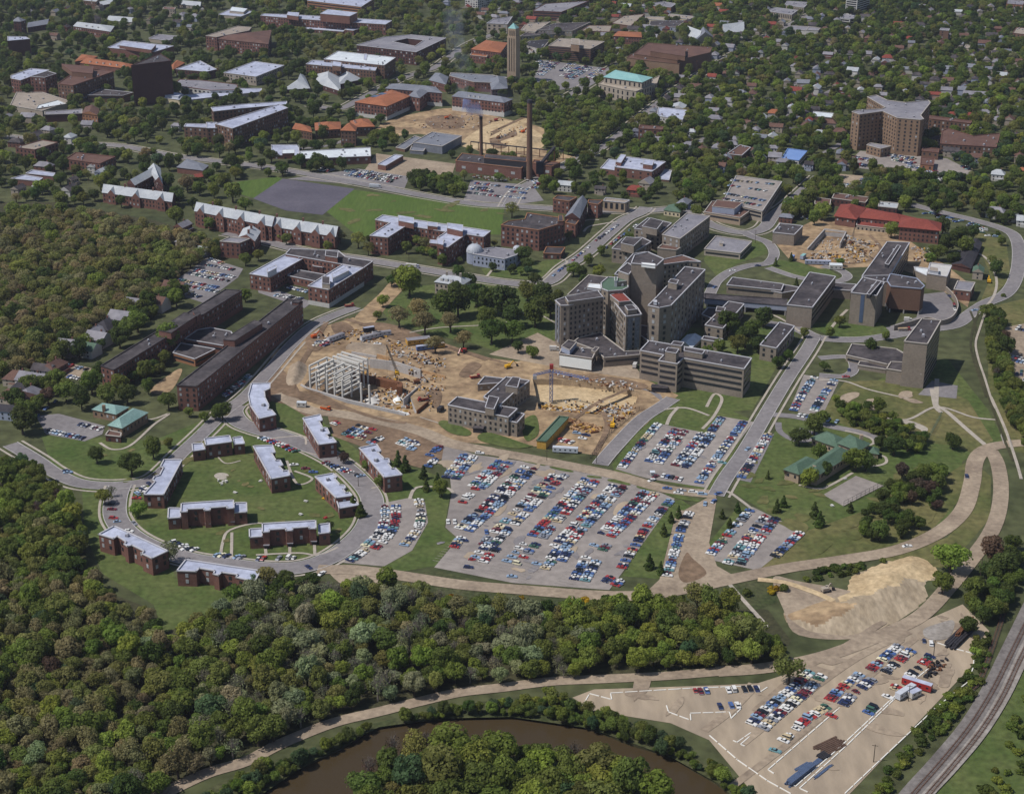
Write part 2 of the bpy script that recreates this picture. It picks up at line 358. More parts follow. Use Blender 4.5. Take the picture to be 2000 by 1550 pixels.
S('parking_lot',"o 1040,158 1060,118 1188,134 1140,168 1095,176",'asphalt',.1)
S('parking_lot',"o 560,350 700,330 800,345 790,368",'asphalt',.08)
S('parking_lot',"o 905,392 920,352 1040,362 1062,392 1020,398",'asphalt',.09)
S('parking_lot',"o 1650,325 1680,295 1850,310 1905,338 1850,352",'lot',.09)
S('parking_lot',"o 1620,365 1640,340 1700,345 1680,372",'gravel',.09)
S('parking_lot',"o 500,552 610,590 595,602 505,572",'asphalt',.08)
S('parking_lot',"o 1960,640 2060,620 2060,760 1975,760",'gravel',.09)
S('paved_forecourt',"o 1800,575 1845,570 1868,600 1862,635 1800,650 1750,660 1730,640 1790,620",'asphalt',.1)
S('paved_court',"o 1150,735 1290,770 1300,790 1262,760",'asphalt',.1)
S('court_pavement',"c3 430,760 685,612 905,690 590,850",'lot',.12)
S('court_pavement',"b3 1170,1530 1280,1420 1480,1460 1470,1560",'asphalt',.1)
S('infield_sand',"c3 960,190 1080,175 1245,240 1200,290 1190,255 1060,205",'path',.1,sm=True)
S('sand_patch',"c0 1670,612 1700,590 1760,592 1785,612 1750,640 1700,638",'path',.1,sm=True)
S('dirt_patch',"b0 1170,1500 1370,1340 1420,1350 1320,1510",'dirt',.1,sm=True)
S('dirt',"o 1288,1132 1330,1000 1395,965 1400,975 1385,1060 1400,1105 1440,1128 1340,1152 1260,1158",'gravel',.135,sm=False)
S('dirt',"o 1325,1120 1340,1080 1352,1090 1380,1120 1340,1138",'dirt_brown',.15,sm=True)
S('dirt',"o 640,1108 700,1104 770,1120 720,1146 670,1142",'gravel',.1,sm=True)
S('dirt',"o 1510,1128 1560,1135 1680,1160 1720,1200 1680,1245 1560,1240 1530,1190",'gravel',.06,sm=True,blk=False)
for s_ in ("c2 80,485 170,490 255,520 250,535 150,515 85,500","c2 300,540 400,552 475,575 465,585 380,572 305,552","c2 590,608 690,620 690,632 600,625","c2 750,640 830,645 920,675 910,687 830,672 755,655","c2 975,692 1060,700 1150,725 1145,738 1060,725 985,708","c2 1205,748 1350,770 1460,800 1450,815 1340,800 1215,765","c1 1665,390 1760,402 1820,430 1790,440 1700,420","c3 75,180 130,170 300,205 370,235 340,250 180,225 100,215","c3 150,262 230,255 340,280 320,310 200,305 150,290"):
    S('grass_island',s_,'lawn',.16,sm=True)
# ---------------- roads ----------------
Rb=ribbon
Rb('road',"o 20,868 70,898 110,925 160,945 235,948 300,935 355,885 400,843 440,803 478,776 520,732 575,668 622,630 695,600",9,'asphalt',.18,kerb=True,walk=2.5)
Rb('road',"o 235,948 226,975 226,1010 250,1042 300,1070 370,1092 440,1102 510,1110 575,1110 630,1096 675,1070 712,1035 726,1000 724,968 695,932 655,900 600,872 550,852 505,840 470,826 455,806 462,792",12,'asphalt',.2,kerb=True,walk=1.5)
Rb('dirt_road',"o 545,768 600,800 660,808 740,822 820,842 880,866 960,882",11,'gravel',.17)
Rb('road',"o 960,882 1050,898 1200,928 1300,955 1400,966",10,'gravel',.19)
Rb('road',"o 440,455 500,467 600,492 725,510 875,535 975,551 1040,556 1075,549 1105,522 1145,495 1190,455 1220,430 1250,416 1262,405",11,'asphalt',.18,kerb=True,walk=2.5)
Rb('road',"o -20,262 120,280 230,285 345,306 480,322 600,340 700,358 830,383 930,399 1000,403 1100,409 1180,412 1260,412 1340,410 1390,440 1450,455 1490,447 1512,420 1545,395 1600,345",11,'asphalt',.16,kerb=True,walk=3)
Rb('road',"o 990,405 1010,375 1050,350 1112,320 1170,292 1212,262 1260,222 1330,170 1400,125 1480,80 1560,40 1640,0",9,'asphalt',.19,kerb=True,walk=3)
Rb('road',"o 605,205 660,213 700,196 750,170 800,148 850,132 885,107 930,80 1000,55",11,'asphalt',.14,walk=3)
Rb('road',"o 1050,205 1100,193 1160,158 1200,130 1240,115",11,'asphalt',.15,walk=3)
Rb('road',"o 560,292 640,285 700,265 760,260",6,'asphalt',.12)
Rb('road',"o 1398,968 1420,930 1455,880 1500,803 1540,737 1575,685 1592,655",8.5,'asphalt',.2,kerb=True,walk=2.5)
Rb('road',"o 1500,632 1557,643 1600,660 1675,664 1740,656 1790,646 1862,636 1895,613 1925,593 1962,576 1982,548 1990,508 1986,470 1965,450 1900,430 1850,418 1780,400",10,'asphalt',.17,kerb=True)
Rb('road',"o 1380,590 1392,563 1402,548 1428,530 1465,519 1500,514 1512,495 1500,475 1470,463 1450,453",8,'asphalt',.15,kerb=True)
Rb('road',"o 1500,523 1550,540 1600,549 1640,549 1655,540 1640,528 1605,520",7,'asphalt',.14,kerb=True)
Rb('road',"o 1315,778 1290,795 1250,822 1195,880 1172,908",9,'asphalt',.17,kerb=True)
Rb('road',"o 1600,700 1655,698 1668,720 1650,735 1600,733",6,'asphalt',.15,kerb=True)
Rb('road',"o 1508,810 1560,815 1620,832 1680,845 1720,860",7,'asphalt',.14)
Rb('road',"o 1520,825 1525,845 1560,862 1600,852 1560,838",4,'asphalt',.15)
Rb('dirt_road',"o 620,1112 700,1114 780,1124 900,1142 1020,1152 1150,1162 1250,1163 1340,1150 1440,1129 1540,1109 1650,1093 1750,1075 1830,1042 1880,998 1898,945 1905,900 1925,878 1965,868 2050,862",9.5,'gravel',.21,blk=True)
Rb('dirt_road',"o 1935,880 1948,905 1955,950 1950,1000 1932,1045 1895,1095 1850,1150 1795,1205 1710,1245 1610,1282 1500,1304 1400,1312",8.5,'gravel',.23)
Rb('dirt_road',"o 1400,1312 1300,1320 1180,1326 1075,1331 980,1343 900,1352 820,1370 740,1390 650,1412 550,1452 480,1487 400,1512 300,1560",7,'gravel',.2)
Rb('dirt_road',"o 1480,1132 1540,1140 1620,1170 1660,1200",4,'sand',.24)
for s_,w_ in (("o 1380,795 1395,770 1410,780 1395,812 1372,838",2),("o 1298,800 1340,797 1385,812",2),("o 1325,795 1310,812 1302,830",2.2),("o 1130,660 1040,610 980,632 860,640 800,650",1.6),
  ("o 1700,810 1770,820 1830,795 1900,815 1945,820",2),("o 1820,760 1828,790 1850,805 1890,840 1925,870",3),("o 1830,740 1828,790",3),("o 1100,470 1120,440 1150,430 1170,430",2),
  ("o 1600,742 1650,745 1700,762 1780,780",1.8),("o 420,885 440,905 470,900",1),("o 430,1098 435,1060 450,1035 512,1022 540,1050 610,1050",1.6),("o 452,1090 453,1040",1.6),("o 520,1085 517,1060",1.6),("o 615,1083 614,1062",1.6),("o 566,1085 566,1062",1.6),
  ("o 800,975 815,952 870,953 885,962",2),("o 560,900 580,945 610,935 575,920",1.6),("o 190,805 285,820 330,808 300,830 255,870 220,878 195,865",1.8),("o 820,815 868,830",1),
  ("o 1415,1130 1450,1170 1500,1225",2.2),("o 1562,648 1520,620 1460,600",2),("o 1470,995 1430,965 1417,960",2),("o 1620,645 1640,620 1655,605",2.2),("o 1870,490 1920,500 1945,540 1940,580 1905,620",2),
  ("c3 600,262 720,290 800,320 825,355 790,375",1.8),("c3 240,685 400,715 500,680 660,590",1.8),("c3 730,540 850,535 920,510 915,470 880,455",1.8),("c3 1290,0 1310,80 1350,120",3),
  ("b1 1800,610 1840,560",2),("b2 560,260 600,220 700,200 820,180",2.2),("b2 60,670 200,665 330,560 430,490 240,455",1.8),("c1 130,320 360,305 390,370",1.2),("c1 350,420 470,450",1.2),("c1 900,710 1000,690",1.2),("c1 0,1230 330,1215 480,1230 640,1170",1.6)):
    Rb('path',s_,w_,'path',.16,blk=False)
for s_ in ("o 1480,255 1580,200 1700,140 1850,70 1960,20","o 1330,300 1450,225 1560,160 1640,110","o 1560,330 1700,250 1850,190 2000,130","o 1400,60 1560,90 1750,130 1950,170","o 1350,130 1500,165 1650,200","o 1250,20 1400,45 1560,55"):
    Rb('road',s_,7,'asphalt',.13)
for s_ in ("n 560,100 720,60 850,150 800,260 640,240","n 1300,180 1600,250 1500,300 1300,260","n 250,250 420,200 500,300 400,420 260,380","n 0,880 250,960 700,1110 650,1160 200,1040 -60,960","n 1750,900 1950,950 1900,1150 1780,1050","m 300,180 380,120 430,60 330,40 220,150","m 1080,140 1600,170 1950,240 1900,290 1500,225 1150,185"):
    S('dirt',s_,'dirt_brown',.15,sm=True,blk=False)
for s_,w_ in (("n 240,880 700,1120 1200,1290 1500,1330",3.5),("n 500,60 300,400 180,600 60,900",4),("n 900,200 1400,260 1900,460",3.5),("m 1300,560 1500,420 1700,330 1850,260",3),("m 1480,900 1600,650 1560,500",3.5),("b1 700,940 900,1000 1400,1120 1800,1260",4),("d3 -100,900 300,560 560,420 900,200",4),("d3 -200,1150 300,760 700,480 1100,280",4),("d2 1500,1050 1700,900 1900,700",4),("d3 -300,1500 200,1120 700,700 1150,330",3.5),("q 900,180 1000,300 900,400 650,440",3),("k 700,560 1000,420 1180,340",4)):
    Rb('dirt_track',s_,w_,'dirt_brown' if s_[0] not in 'd' else 'lot_tan',.2,blk=False) if s_[0]!='d' else Rb('dirt_track',s_,w_,'gravel',.13,blk=False)
for s_ in ("o 856,828 872,822 918,842 912,852 880,846","o 935,850 960,846 1028,868 1040,872 1000,876 940,862","o 1022,822 1046,812 1052,846 1032,862 1022,850"): S('lawn',s_,'lawn',.2,sm=True,blk=False)
S('scrub',"o 330,1580 430,1528 560,1475 700,1420 850,1384 1000,1362 1090,1358 1200,1408 1310,1452 1400,1505 1450,1570 1420,1540 1310,1478 1150,1422 1000,1400 860,1403 740,1420 600,1492 480,1572",'scrub',.035,blk=False)
def patches(s,n,r0,r1,m,name,z=.24,el=2.2):
    pl=[P(*t) for t in pts(s)]; xs=[p[0] for p in pl]; ys=[p[1] for p in pl]; k=0; b=MB(); zz=layer(z); t=0
    while k<n and t<n*20:
        t+=1; x=rng.uniform(min(xs),max(xs)); y=rng.uniform(min(ys),max(ys))
        if not inpoly(x,y,pl): continue
        r=rng.uniform(r0,r1); a=rng.choice([R(62),R(-25),rng.random()*3]); q=[]
        for i in range(11):
            u=i/11*6.283; rr=r*rng.uniform(.6,1.15); px_,py_=math.cos(u)*rr*el,math.sin(u)*rr; q.append((x+px_*math.cos(a)-py_*math.sin(a),y+px_*math.sin(a)+py_*math.cos(a)))
        b.flat(smooth(q,2,True),zz+k*.0009,m); k+=1
    tag(b.build(name),kind='structure')
patches("o 868,868 1262,950 1318,974 1214,1120 1000,1138 848,1108 880,960",26,.8,3,'asphalt','asphalt_patch',.12)
patches("o 868,868 1262,950 1318,974 1214,1120 1000,1138 848,1108 880,960",14,1.5,5,'lot_tan','dust_patch',.12)
patches("o 1290,828 1472,824 1376,952 1202,916",10,.8,3,'asphalt','asphalt_patch',.12); patches("o 1180,1345 1480,1334 1700,1256 1880,1190 1900,1290 1650,1540 1385,1440",26,1.2,4,'gravel','dust_patch',.12,3)
patches("o 250,960 400,1000 480,840 690,940 690,1040 600,1080 440,1090 300,1050",26,1,3.4,'meadow','dry_grass_patch',.1,1.5); patches("o 100,905 300,860 460,800 400,1000 150,930",14,1,4,'meadow','dry_grass_patch',.1,1.6); patches("o 1480,990 1600,1000 1700,960 1860,880 1800,1040 1600,1090",22,2,6,'meadow','dry_grass_patch',.1,2); patches("o 1500,860 1600,960 1700,1000 1560,1040 1440,950",16,1.2,4,'meadow','dry_grass_patch',.1,1.6); patches("o 1620,790 1700,760 1800,775 1830,790 1700,800",5,2,6,'gravel','bare_patch',.1,1.8)
patches("o 640,412 690,375 980,408 975,450 720,460",14,1.5,5,'meadow','dry_grass_patch',.1,2.5)
# faded stall lines in the emptier part of the main car park
b=MB()
for (xa,ya,xb,yb) in ((862,1098,900,1058),(905,1118,950,1070),(960,1125,1010,1075),(1010,1134,1060,1090),(1100,1142,1130,1112)):
    a=Vector((*P(xa,ya),0)); c=Vector((*P(xb,yb),0)); u=(c-a).normalized(); n=Vector((-u.y,u.x,0)); L=(c-a).length; k=0
    while k<L:
        p=a+u*k; q=[p-n*5-u*.09,p-n*5+u*.09,p+n*5+u*.09,p+n*5-u*.09]; b.face([(t.x,t.y,.35) for t in q[::-1]],'coping'); k+=2.7
tag(b.build('parking_stall_marking'),kind='structure')
sheet('powder_patch',"d3 1215,260 1330,215 1440,190 1450,250 1400,330 1300,345 1225,320",'ballast_pale',.14,sm=True)
# ---------------- white lot edging ----------------
def edging(s,dash=None,w_=.45):
    b=MB(); q=[P(*t) for t in pts(s)]
    for i in range(len(q)-1):
        a=Vector((*q[i],.3)); c=Vector((*q[i+1],.3)); L=(c-a).length; u=(c-a)/L; k=0
        while k<L-.5:
            e=min(L,k+(dash or L)); b.beam(a+u*k,a+u*(e-.35),w_,.3,'line_white'); k=e+(.5 if dash else 0)
    tag(b.build('parking_edging'),'low white painted timbers edging the gravel car park, '+EDN.pop(0),'parking edging','white timber edgings in the gravel car park')
EDN=["short zigzag at its far left corner","along the row of six cars","closed wedge around its middle left","down its river side","double line beside the stacked steel","fence-side line facing the railway","short stub beyond its near left","line beside its nearest left row","long inner line above the steel stack","line across its far end","second stub at its near left"]
edging("d2 545,865 605,762 778,808 768,758",5); edging("d2 768,758 1400,720 1925,700 1935,750 1995,710",6); edging("d2 1205,855 1220,905 1395,970 1390,915 1695,905 1710,955 1785,880 1780,830",5)
edging("d2 1540,1088 1760,1280 1990,1440 2180,1545",6); edging("d3 310,1530 245,1500 620,1160 1000,790",6); edging("d3 600,1540 950,1210 1300,880 1560,670 1600,560 1610,450",7)
edging("d2 1725,1128 1755,1142 1865,1065",5); edging("d2 1815,1170 1782,1158 1855,1095"); edging("d3 140,1450 215,1485 560,1180 1000,770 1260,560",6); edging("d3 1320,365 1450,410 1610,452",5); edging("d3 45,1385 0,1355 560,870",6)
# ---------------- buildings ----------------
UW={}
def unit_window(kind):
    if kind not in UW:
        b=MB(); b.box((0,0,-.5),(1,1,1),kind); UW[kind]=b.mesh('window')
    return UW[kind]
CAMP=Vector((0,0,CH))
def windows(root,walls,style,cap):
    """walls: list of (a,b,z0,z1) with the outward side to the right of a->b"""
    W=[]; ml=max([(Vector(q[1])-Vector(q[0])).length for q in walls] or [0])*style.get('minfrac',0)
    for a,b_,z0,z1 in walls:
        a=Vector(a); b_=Vector(b_); d=b_-a; L=d.length
        if L<5 or L<ml: continue
        d/=L; n=Vector((d.y,-d.x)); mid=(a+b_)/2
        if n.dot(Vector((-mid.x,-mid.y)))<=0: continue
        rz=math.atan2(d.y,d.x); fl=style.get('fl',3.7); nf=max(1,int((z1-z0-1.2)/fl)); base=z1-.9-nf*fl
        if style['t']=='ribbon':
            for k in range(nf):
                z=base+(k+.5)*fl; c=mid+n*.06; W.append((c.x,c.y,z,rz,L-2.4,1.5 if 'h' not in style else style['h'],0))
        else:
            s=style.get('s',4.0); nc=max(1,int((L-1.5)/s)); ww,wh=style.get('w',1.7),style.get('h',2.0)
            for k in range(nf):
                for i in range(nc):
                    c=a+d*((i+.5)*L/nc)+n*.06; W.append((c.x,c.y,base+(k+.5)*fl,rz,ww,wh,1 if rng.random()<style.get('bl',.18) else 0))
    W.sort(key=lambda q:q[0]**2+q[1]**2-q[2]*50)
    inv=root.location
    for q in W[:cap]:
        link('window',unit_window('window_blind' if q[6] else style.get('g','window_glass')),root,(q[0]-inv.x,q[1]-inv.y,q[2]),q[3],(q[4],.2,q[5]))
    if W[cap:]:
        b=MB()
        for q in W[cap:]: b.box((q[0]-inv.x,q[1]-inv.y,q[2]-q[5]/2),(q[4],.2,q[5]),'window_blind' if q[6] else 'window_glass',q[3])
        tag(b.build('window',root),kind='stuff')
GR=dict(t='grid'); GRS=dict(t='grid',s=5.5,w=2.0,h=2.0); RB=dict(t='ribbon'); RL=dict(t='ribbon',minfrac=.55); BIG=dict(t='grid',s=6,w=3,h=2.2,fl=4.2); NO=None; SM=dict(t='grid',s=3.3,w=1.3,h=1.7,fl=3.5); SP=dict(t='grid',s=8,w=2,h=2.2,fl=4,bl=.4)
BUILT=[]
def bld(name,label,vols,wall='brick',roof='roof_dark',win=GR,cop='coping',group=None,cat='building',lm=None,cap=None):
    """vols: tuples (kind, 'tile pts...', drop or height, extras...).
    flat: outline of the roof edge in the photograph, drop in tile units from its first point to the ground
    pent: rooftop box (outline of its top, metres above the first volume); hip/gable: eave quad, drop, ridge rise; chimney: top point, metres"""
    pr=[pts(v[1]) for v in vols]; k0=REG[vols[0][1].split()[0]][2]
    h0=hgt(*pr[0][0],vols[0][2]/k0); q0=[P(*q,h0) for q in pr[0]]
    cx=sum(q[0] for q in q0)/len(q0); cy=sum(q[1] for q in q0)/len(q0); root=empty(name,(cx,cy,0)); tag(root,label,cat,group)
    if cap is None: cap=100 if cy<1250 else 40
    LR=[root]; walls=[]; L=lambda p:[(x-cx,y-cy) for x,y in p]
    for v,pp in zip(vols,pr):
        kind=v[0]; k=REG[v[1].split()[0]][2]; ex=v[3] if len(v)>3 and isinstance(v[3],dict) else {}
        wm=ex.get('wall',wall); rm=ex.get('roof',roof); cm=ex.get('cop',cop)
        if kind=='chim':
            h=h0+v[2]; x,y=P(*pp[0],h); b=MB(); b.box((x-cx,y-cy,h0-2),(1.8,1.8,v[2]+2),wm); b.build('chimney',LR[0]); continue
        if kind=='pent':
            h=h0+v[2]; q=ccw([P(*t,h) for t in pp]); b=MB(); b.prism(L(q),h0-.6,h,wm,cap=False); b.flat(L(q),h-.02,ex.get('roof',rm)); 
            for i in range(len(q)):
                a=L(q)[i]; c=L(q)[(i+1)%len(q)]; b.beam((*a,h+.05),(*c,h+.05),.5,.3,cm)
            b.build('penthouse',LR[0]); continue
        h=hgt(*pp[0],v[2]/k) if 'hm' not in ex else ex['hm']
        if 'lift' in ex: z0=ex['lift']
        else: z0=0
        q=ccw([P(*t,h) for t in pp]); holes=[ccw([P(*t,h) for t in pts(s)]) for s in ex.get('holes',())]
        if z0==0: block(q,3.5)
        # picture mask, so that scattered trees do not hide the building
        hull=[proj(*t,h) for t in q]; 
        for hz in (h,h*.6,h*.3): raster(img,[tuple(c/2 for c in proj(*t,hz)) for t in q],0,0,1,1)
        for i in range(len(q)):
            a=q[i]; c=q[(i+1)%len(q)]; raster(img,[tuple(e/2 for e in t) for t in (proj(*a,h),proj(*c,h),proj(*c,h*.25),proj(*a,h*.25))],0,0,1,1)
        b=MB(); lq=L(q); lh=[L(t) for t in holes]
        b.prism(lq,z0,h,wm,cap=False,holes=lh)
        if ex.get('base'): b.prism(inset(lq,-.12),0,ex['base'],ex.get('basem','white_wall'),cap=False)
        b.build('wall',root)
        if z0>0:
            b=MB()
            for i in range(len(lq)):
                for t in (0.02,.5):
                    x=lq[i][0]*(1-t)+lq[(i+1)%len(lq)][0]*t; y=lq[i][1]*(1-t)+lq[(i+1)%len(lq)][1]*t; b.box((x*.97,y*.97,0),(.8,.8,z0),'concrete')
            b.build('pillar',root)
        for i in range(len(q)): walls.append((q[i],q[(i+1)%len(q)],z0+ex.get('base',0)*.6,h)) if not ex.get('nowin') else None
        if kind=='flat':
            b=MB(); b.flat(lq,h-.45,rm,lh); LR[0]=b.build('roof',root)
            b=MB()
            for ring in [lq]+lh:
                for i in range(len(ring)):
                    a=Vector((*ring[i],h)); c=Vector((*ring[(i+1)%len(ring)],h))
                    if (c-a).length<.4: continue
                    u=(c-a).normalized()*.3; b.beam(a-u,c+u,.7,.5,cm)
            b.build('coping',LR[0])
            if h>6 and area(q)>260 and not ex.get('plain'):   # vents and hoods on the roof
                n_=min(7,int(area(q)/250)+1); xs=[t[0] for t in q]; ys=[t[1] for t in q]
                for _ in range(n_*3):
                    if n_<=0: break
                    x=rng.uniform(min(xs),max(xs)); y=rng.uniform(min(ys),max(ys))
                    if inpoly(x,y,inset(q,2.5)) and not any(inpoly(x,y,t) for t in holes):
                        b=MB(); s=rng.uniform(.6,1.4); b.box((0,0,0),(s*1.5,s*1.5,s),'roof_grey'); b.tube((0,0,s),(0,0,s+.5),s*.5,s*.5,'silver'); b.build('roof_vent',LR[0],(x-cx,y-cy,h-.45),rng.random()*3); n_-=1
        else:
            rr=v[4] if len(v)>4 else ex.get('rise',4.0); o=ex.get('over',.6)
            c4=[Vector((*t,h)) for t in inset(lq,-o)]
            if len(c4)!=4: raise ValueError(label)
            if (c4[1]-c4[0]).length<(c4[2]-c4[1]).length: c4=c4[1:]+c4[:1]
            # long sides 0-1 and 2-3
            m0=(c4[3]+c4[0])/2; m1=(c4[1]+c4[2])/2; hw=(c4[0]-c4[3]).length/2; ax=(m1-m0); LL=ax.length; ax=ax/LL
            ins=0 if kind=='gable' else min(hw*ex.get('hipf',1.),LL*.49); r0=m0+ax*ins+Vector((0,0,rr)); r1=m1-ax*ins+Vector((0,0,rr))
            b=MB(); b.face([c4[0],c4[1],r1,r0],rm); b.face([c4[2],c4[3],r0,r1],rm)
            b.face([c4[1],c4[2],r1],wm if kind=='gable' else rm); b.face([c4[3],c4[0],r0],wm if kind=='gable' else rm); b.face([c4[3],c4[2],c4[1],c4[0]],rm)
            LR[0]=b.build('roof',root)
            if ex.get('skylight'):
                for s in ex['skylight']:
                    e=c4[0].lerp(c4[1],s); r_=r0.lerp(r1,s); b2=MB(); m=e.lerp(r_,.55); b2.beam(m-ax*LL*.07+Vector((0,0,.1)),m+ax*LL*.07+Vector((0,0,.1)),hw*.5,.5,'glass_blue'); b2.build('skylight',LR[0])
            for s in ex.get('gables',()):   # cross gables on the front eave
                fr=0 if (root.location+c4[0]).xy.length+(root.location+c4[1]).xy.length<(root.location+c4[2]).xy.length+(root.location+c4[3]).xy.length else 2
                A,B_=(c4[0],c4[1]) if fr==0 else (c4[2],c4[3]); ra,rb=(r0,r1) if fr==0 else (r1,r0)
                e=A.lerp(B_,s); r_=ra.lerp(rb,s); u=(B_-A).normalized(); gw=ex.get('gw',4.2); n=Vector((u.y,-u.x,0)); e=e+n*1.5; g1=e-u*gw;g2=e+u*gw; top=Vector((e.x,e.y,r_.z-.3)); back=Vector((r_.x,r_.y,r_.z-.3))
                b2=MB(); b2.face([g1,g2,top],wm); b2.face([g1,top,back,],rm); b2.face([top,g2,back],rm); b2.face([Vector((g1.x,g1.y,0)),Vector((g2.x,g2.y,0)),g2,g1],wm)
                b2.face([Vector((g2.x,g2.y,0)),Vector((g2.x,g2.y,0))-n*1.6,g2-n*1.6,g2],wm); b2.face([Vector((g1.x,g1.y,0))-n*1.6,Vector((g1.x,g1.y,0)),g1,g1-n*1.6],wm); b2.build('gable',root)
                walls.append(((g1.x+cx,g1.y+cy),(g2.x+cx,g2.y+cy),0,h))
            for s in ex.get('chims',()):
                m=r0.lerp(r1,s); b2=MB(); b2.box((m.x+1,m.y,m.z-2.5),(1.5,2.2,5),wm); b2.build('chimney',LR[0])
            for s in ex.get('dormers',()):
                e=c4[0].lerp(c4[1],s); e2=c4[3].lerp(c4[2],s); e=e if (root.location+e).xy.length<(root.location+e2).xy.length else e2; m=e.lerp(r0.lerp(r1,s),.35)
                b2=MB(); b2.box((m.x,m.y,m.z-.3),(2,2,1.8),'white_wall',math.atan2(ax.y,ax.x),rm); b2.build('dormer',LR[0])
    if win: windows(root,walls,win,cap)
    if lm: LM[lm]=(cx,cy)
    BUILT.append(root); return root
LT='roof_light'; CL='coping_light'
F_='flat'; PN='pent'
# -- the brick apartment blocks round the loop road
AG='three-storey brick apartment blocks round the loop road'
AW=dict(t='grid',s=4.2,w=1.5,h=2.0,fl=3.3,bl=.35)
def apt(label,vols,lm): bld('apartment_block',label,vols,'brick',LT,AW,CL,AG,'apartment block',lm)
apt('brick apartment block farthest left below the loop road, beside the woods',[(F_,'c0 1185,1253 1105,1215 1125,1197 1030,1150 995,1160 968,1140 985,1125 915,1080 885,1100 770,1065 890,1000 1310,1195',137)],'leftmost apartment block')
apt('brick apartment block at the foot of the loop road, right end behind pale tree',[(F_,'c0 1380,1350 1450,1262 2035,1350 1985,1435 1840,1400 1855,1380 1730,1362 1705,1385 1665,1375 1675,1350 1555,1330 1530,1355',120)],'bottom apartment block')
apt('long brick apartment block standing lengthwise left of the lawn, where two roads meet',[(F_,'c0 1120,755 1210,655 1190,640 1205,615 1245,605 1275,545 1250,540 1280,482 1420,485 1275,757',110)],'apartment block at the road junction')
apt('brick apartment block with two low end wings below the round sand patch',[(F_,'c0 1410,893 1415,825 1820,798 1825,862 1770,865 1770,850 1640,860 1640,878 1595,880 1590,865 1460,870 1460,890',137),(F_,'c0 1310,942 1315,860 1408,862 1408,935',90),(F_,'c0 1925,892 1829,897 1828,820 1922,818',98)],'winged apartment block')
apt('small brick apartment block at the top of the lawn with the round sand patch',[(F_,'c0 1605,372 1595,318 1790,295 1808,345',105),(F_,'c0 1505,418 1498,360 1580,355 1600,405',82),(F_,'c0 1908,360 1828,366 1815,312 1885,303',82)],'smallest apartment block')
apt('brick apartment block lowest in the loop with three front doors facing the curved road',[(F_,'c1 103,1047 50,1050 50,982 465,958 468,1020 415,1022 413,1008 285,1018 285,1035 235,1038 230,1022 105,1030',130),(F_,'c1 50,1083 -50,1090 -52,1025 47,1018',92),(F_,'c1 576,1052 490,1062 487,990 572,978',97)],'front apartment block')
apt('stepped brick apartment block in the middle of the loop, between lawn and inner road',[(F_,'c1 118,635 -22,378 128,370 150,430 120,432 155,490 187,487 210,530 180,535 215,572 250,565 265,608',115)],'middle apartment block')
apt('stepped brick apartment block beside the brown dirt car park, nearest the haul road',[(F_,'c1 490,368 365,160 500,132 518,180 492,185 520,235 552,235 575,283 547,290 570,315 595,310 628,350',112)],'upper apartment block')
apt('stepped brick apartment block right of the inner road, beside two conifers',[(F_,'c1 1000,622 805,392 940,362 975,420 947,425 1000,477 1035,475 1042,510 1030,515 1060,555 1085,548 1140,602',125)],'right-hand apartment block')
apt('stepped brick apartment block with one low end wing beside the car-lined curve',[(F_,'c1 625,782 460,615 600,590 632,620 612,630 655,680 690,682 698,708 677,715 700,742 725,737 752,765',110),(F_,'c1 650,865 628,800 750,775 803,838',82)],'low-ended apartment block')
apt('curved stepped apartment block at the far top of the loop, below the construction site',[(F_,'c1 25,165 -45,60 -60,-20 -35,-110 110,-115 108,-70 65,-50 70,0 100,60 92,95 120,95 155,135',108)],'top apartment block')
# -- brick institution with a green roof
bld('green_roofed_hall','tan brick hall with hipped pale green copper roof beside the left lawn',[('hip','c0 845,215 950,238 1150,118 1035,88',78,{'rise':3.5}),('hip','c0 722,92 905,130 1000,75 800,45',62,{'rise':3}),(F_,'c0 940,305 822,292 850,255 945,275',50,{'roof':'roof_brown','wall':'brick_dark'}),('chim','c0 808,60',3)],'tan_brick','roof_teal',SM,lm='green-roofed hall')
# -- the two very long dormitory wings
bld('long_dormitory','long dark-brick dormitory slab nearest the construction road, with flat brown roof',[(F_,'o 345,752 384,754 591,589 562,583',49,),(PN,'o 436,663 458,665 512,631 497,625',4,),(PN,'o 570,590 583,591 589,586 577,583',1.5)],'brick','roof_dark',SM,'roof_dark',lm='long dormitory')
bld('long_dormitory','long dark-brick dormitory slab farther left, beside the white houses',[(F_,'o 222,722 197,714 440,565 472,567',42),(PN,'o 334,650 310,645 360,610 383,617',4),(PN,'o 384,618 376,606 388,604 392,612',4)],'brick','roof_dark',SM,'roof_dark',lm='farther dormitory')
bld('dormitory_link','low brick link with terrace roof between the two long dormitories',[(F_,'b0 1740,1145 1440,1092 1540,1022 1640,1005 1800,1035 1830,1080',70),(F_,'b0 1520,1250 1350,1200 1410,1125 1680,1172',60,{'wall':'brick_orange'})],'brick','roof_dark',RB,'coping_light')
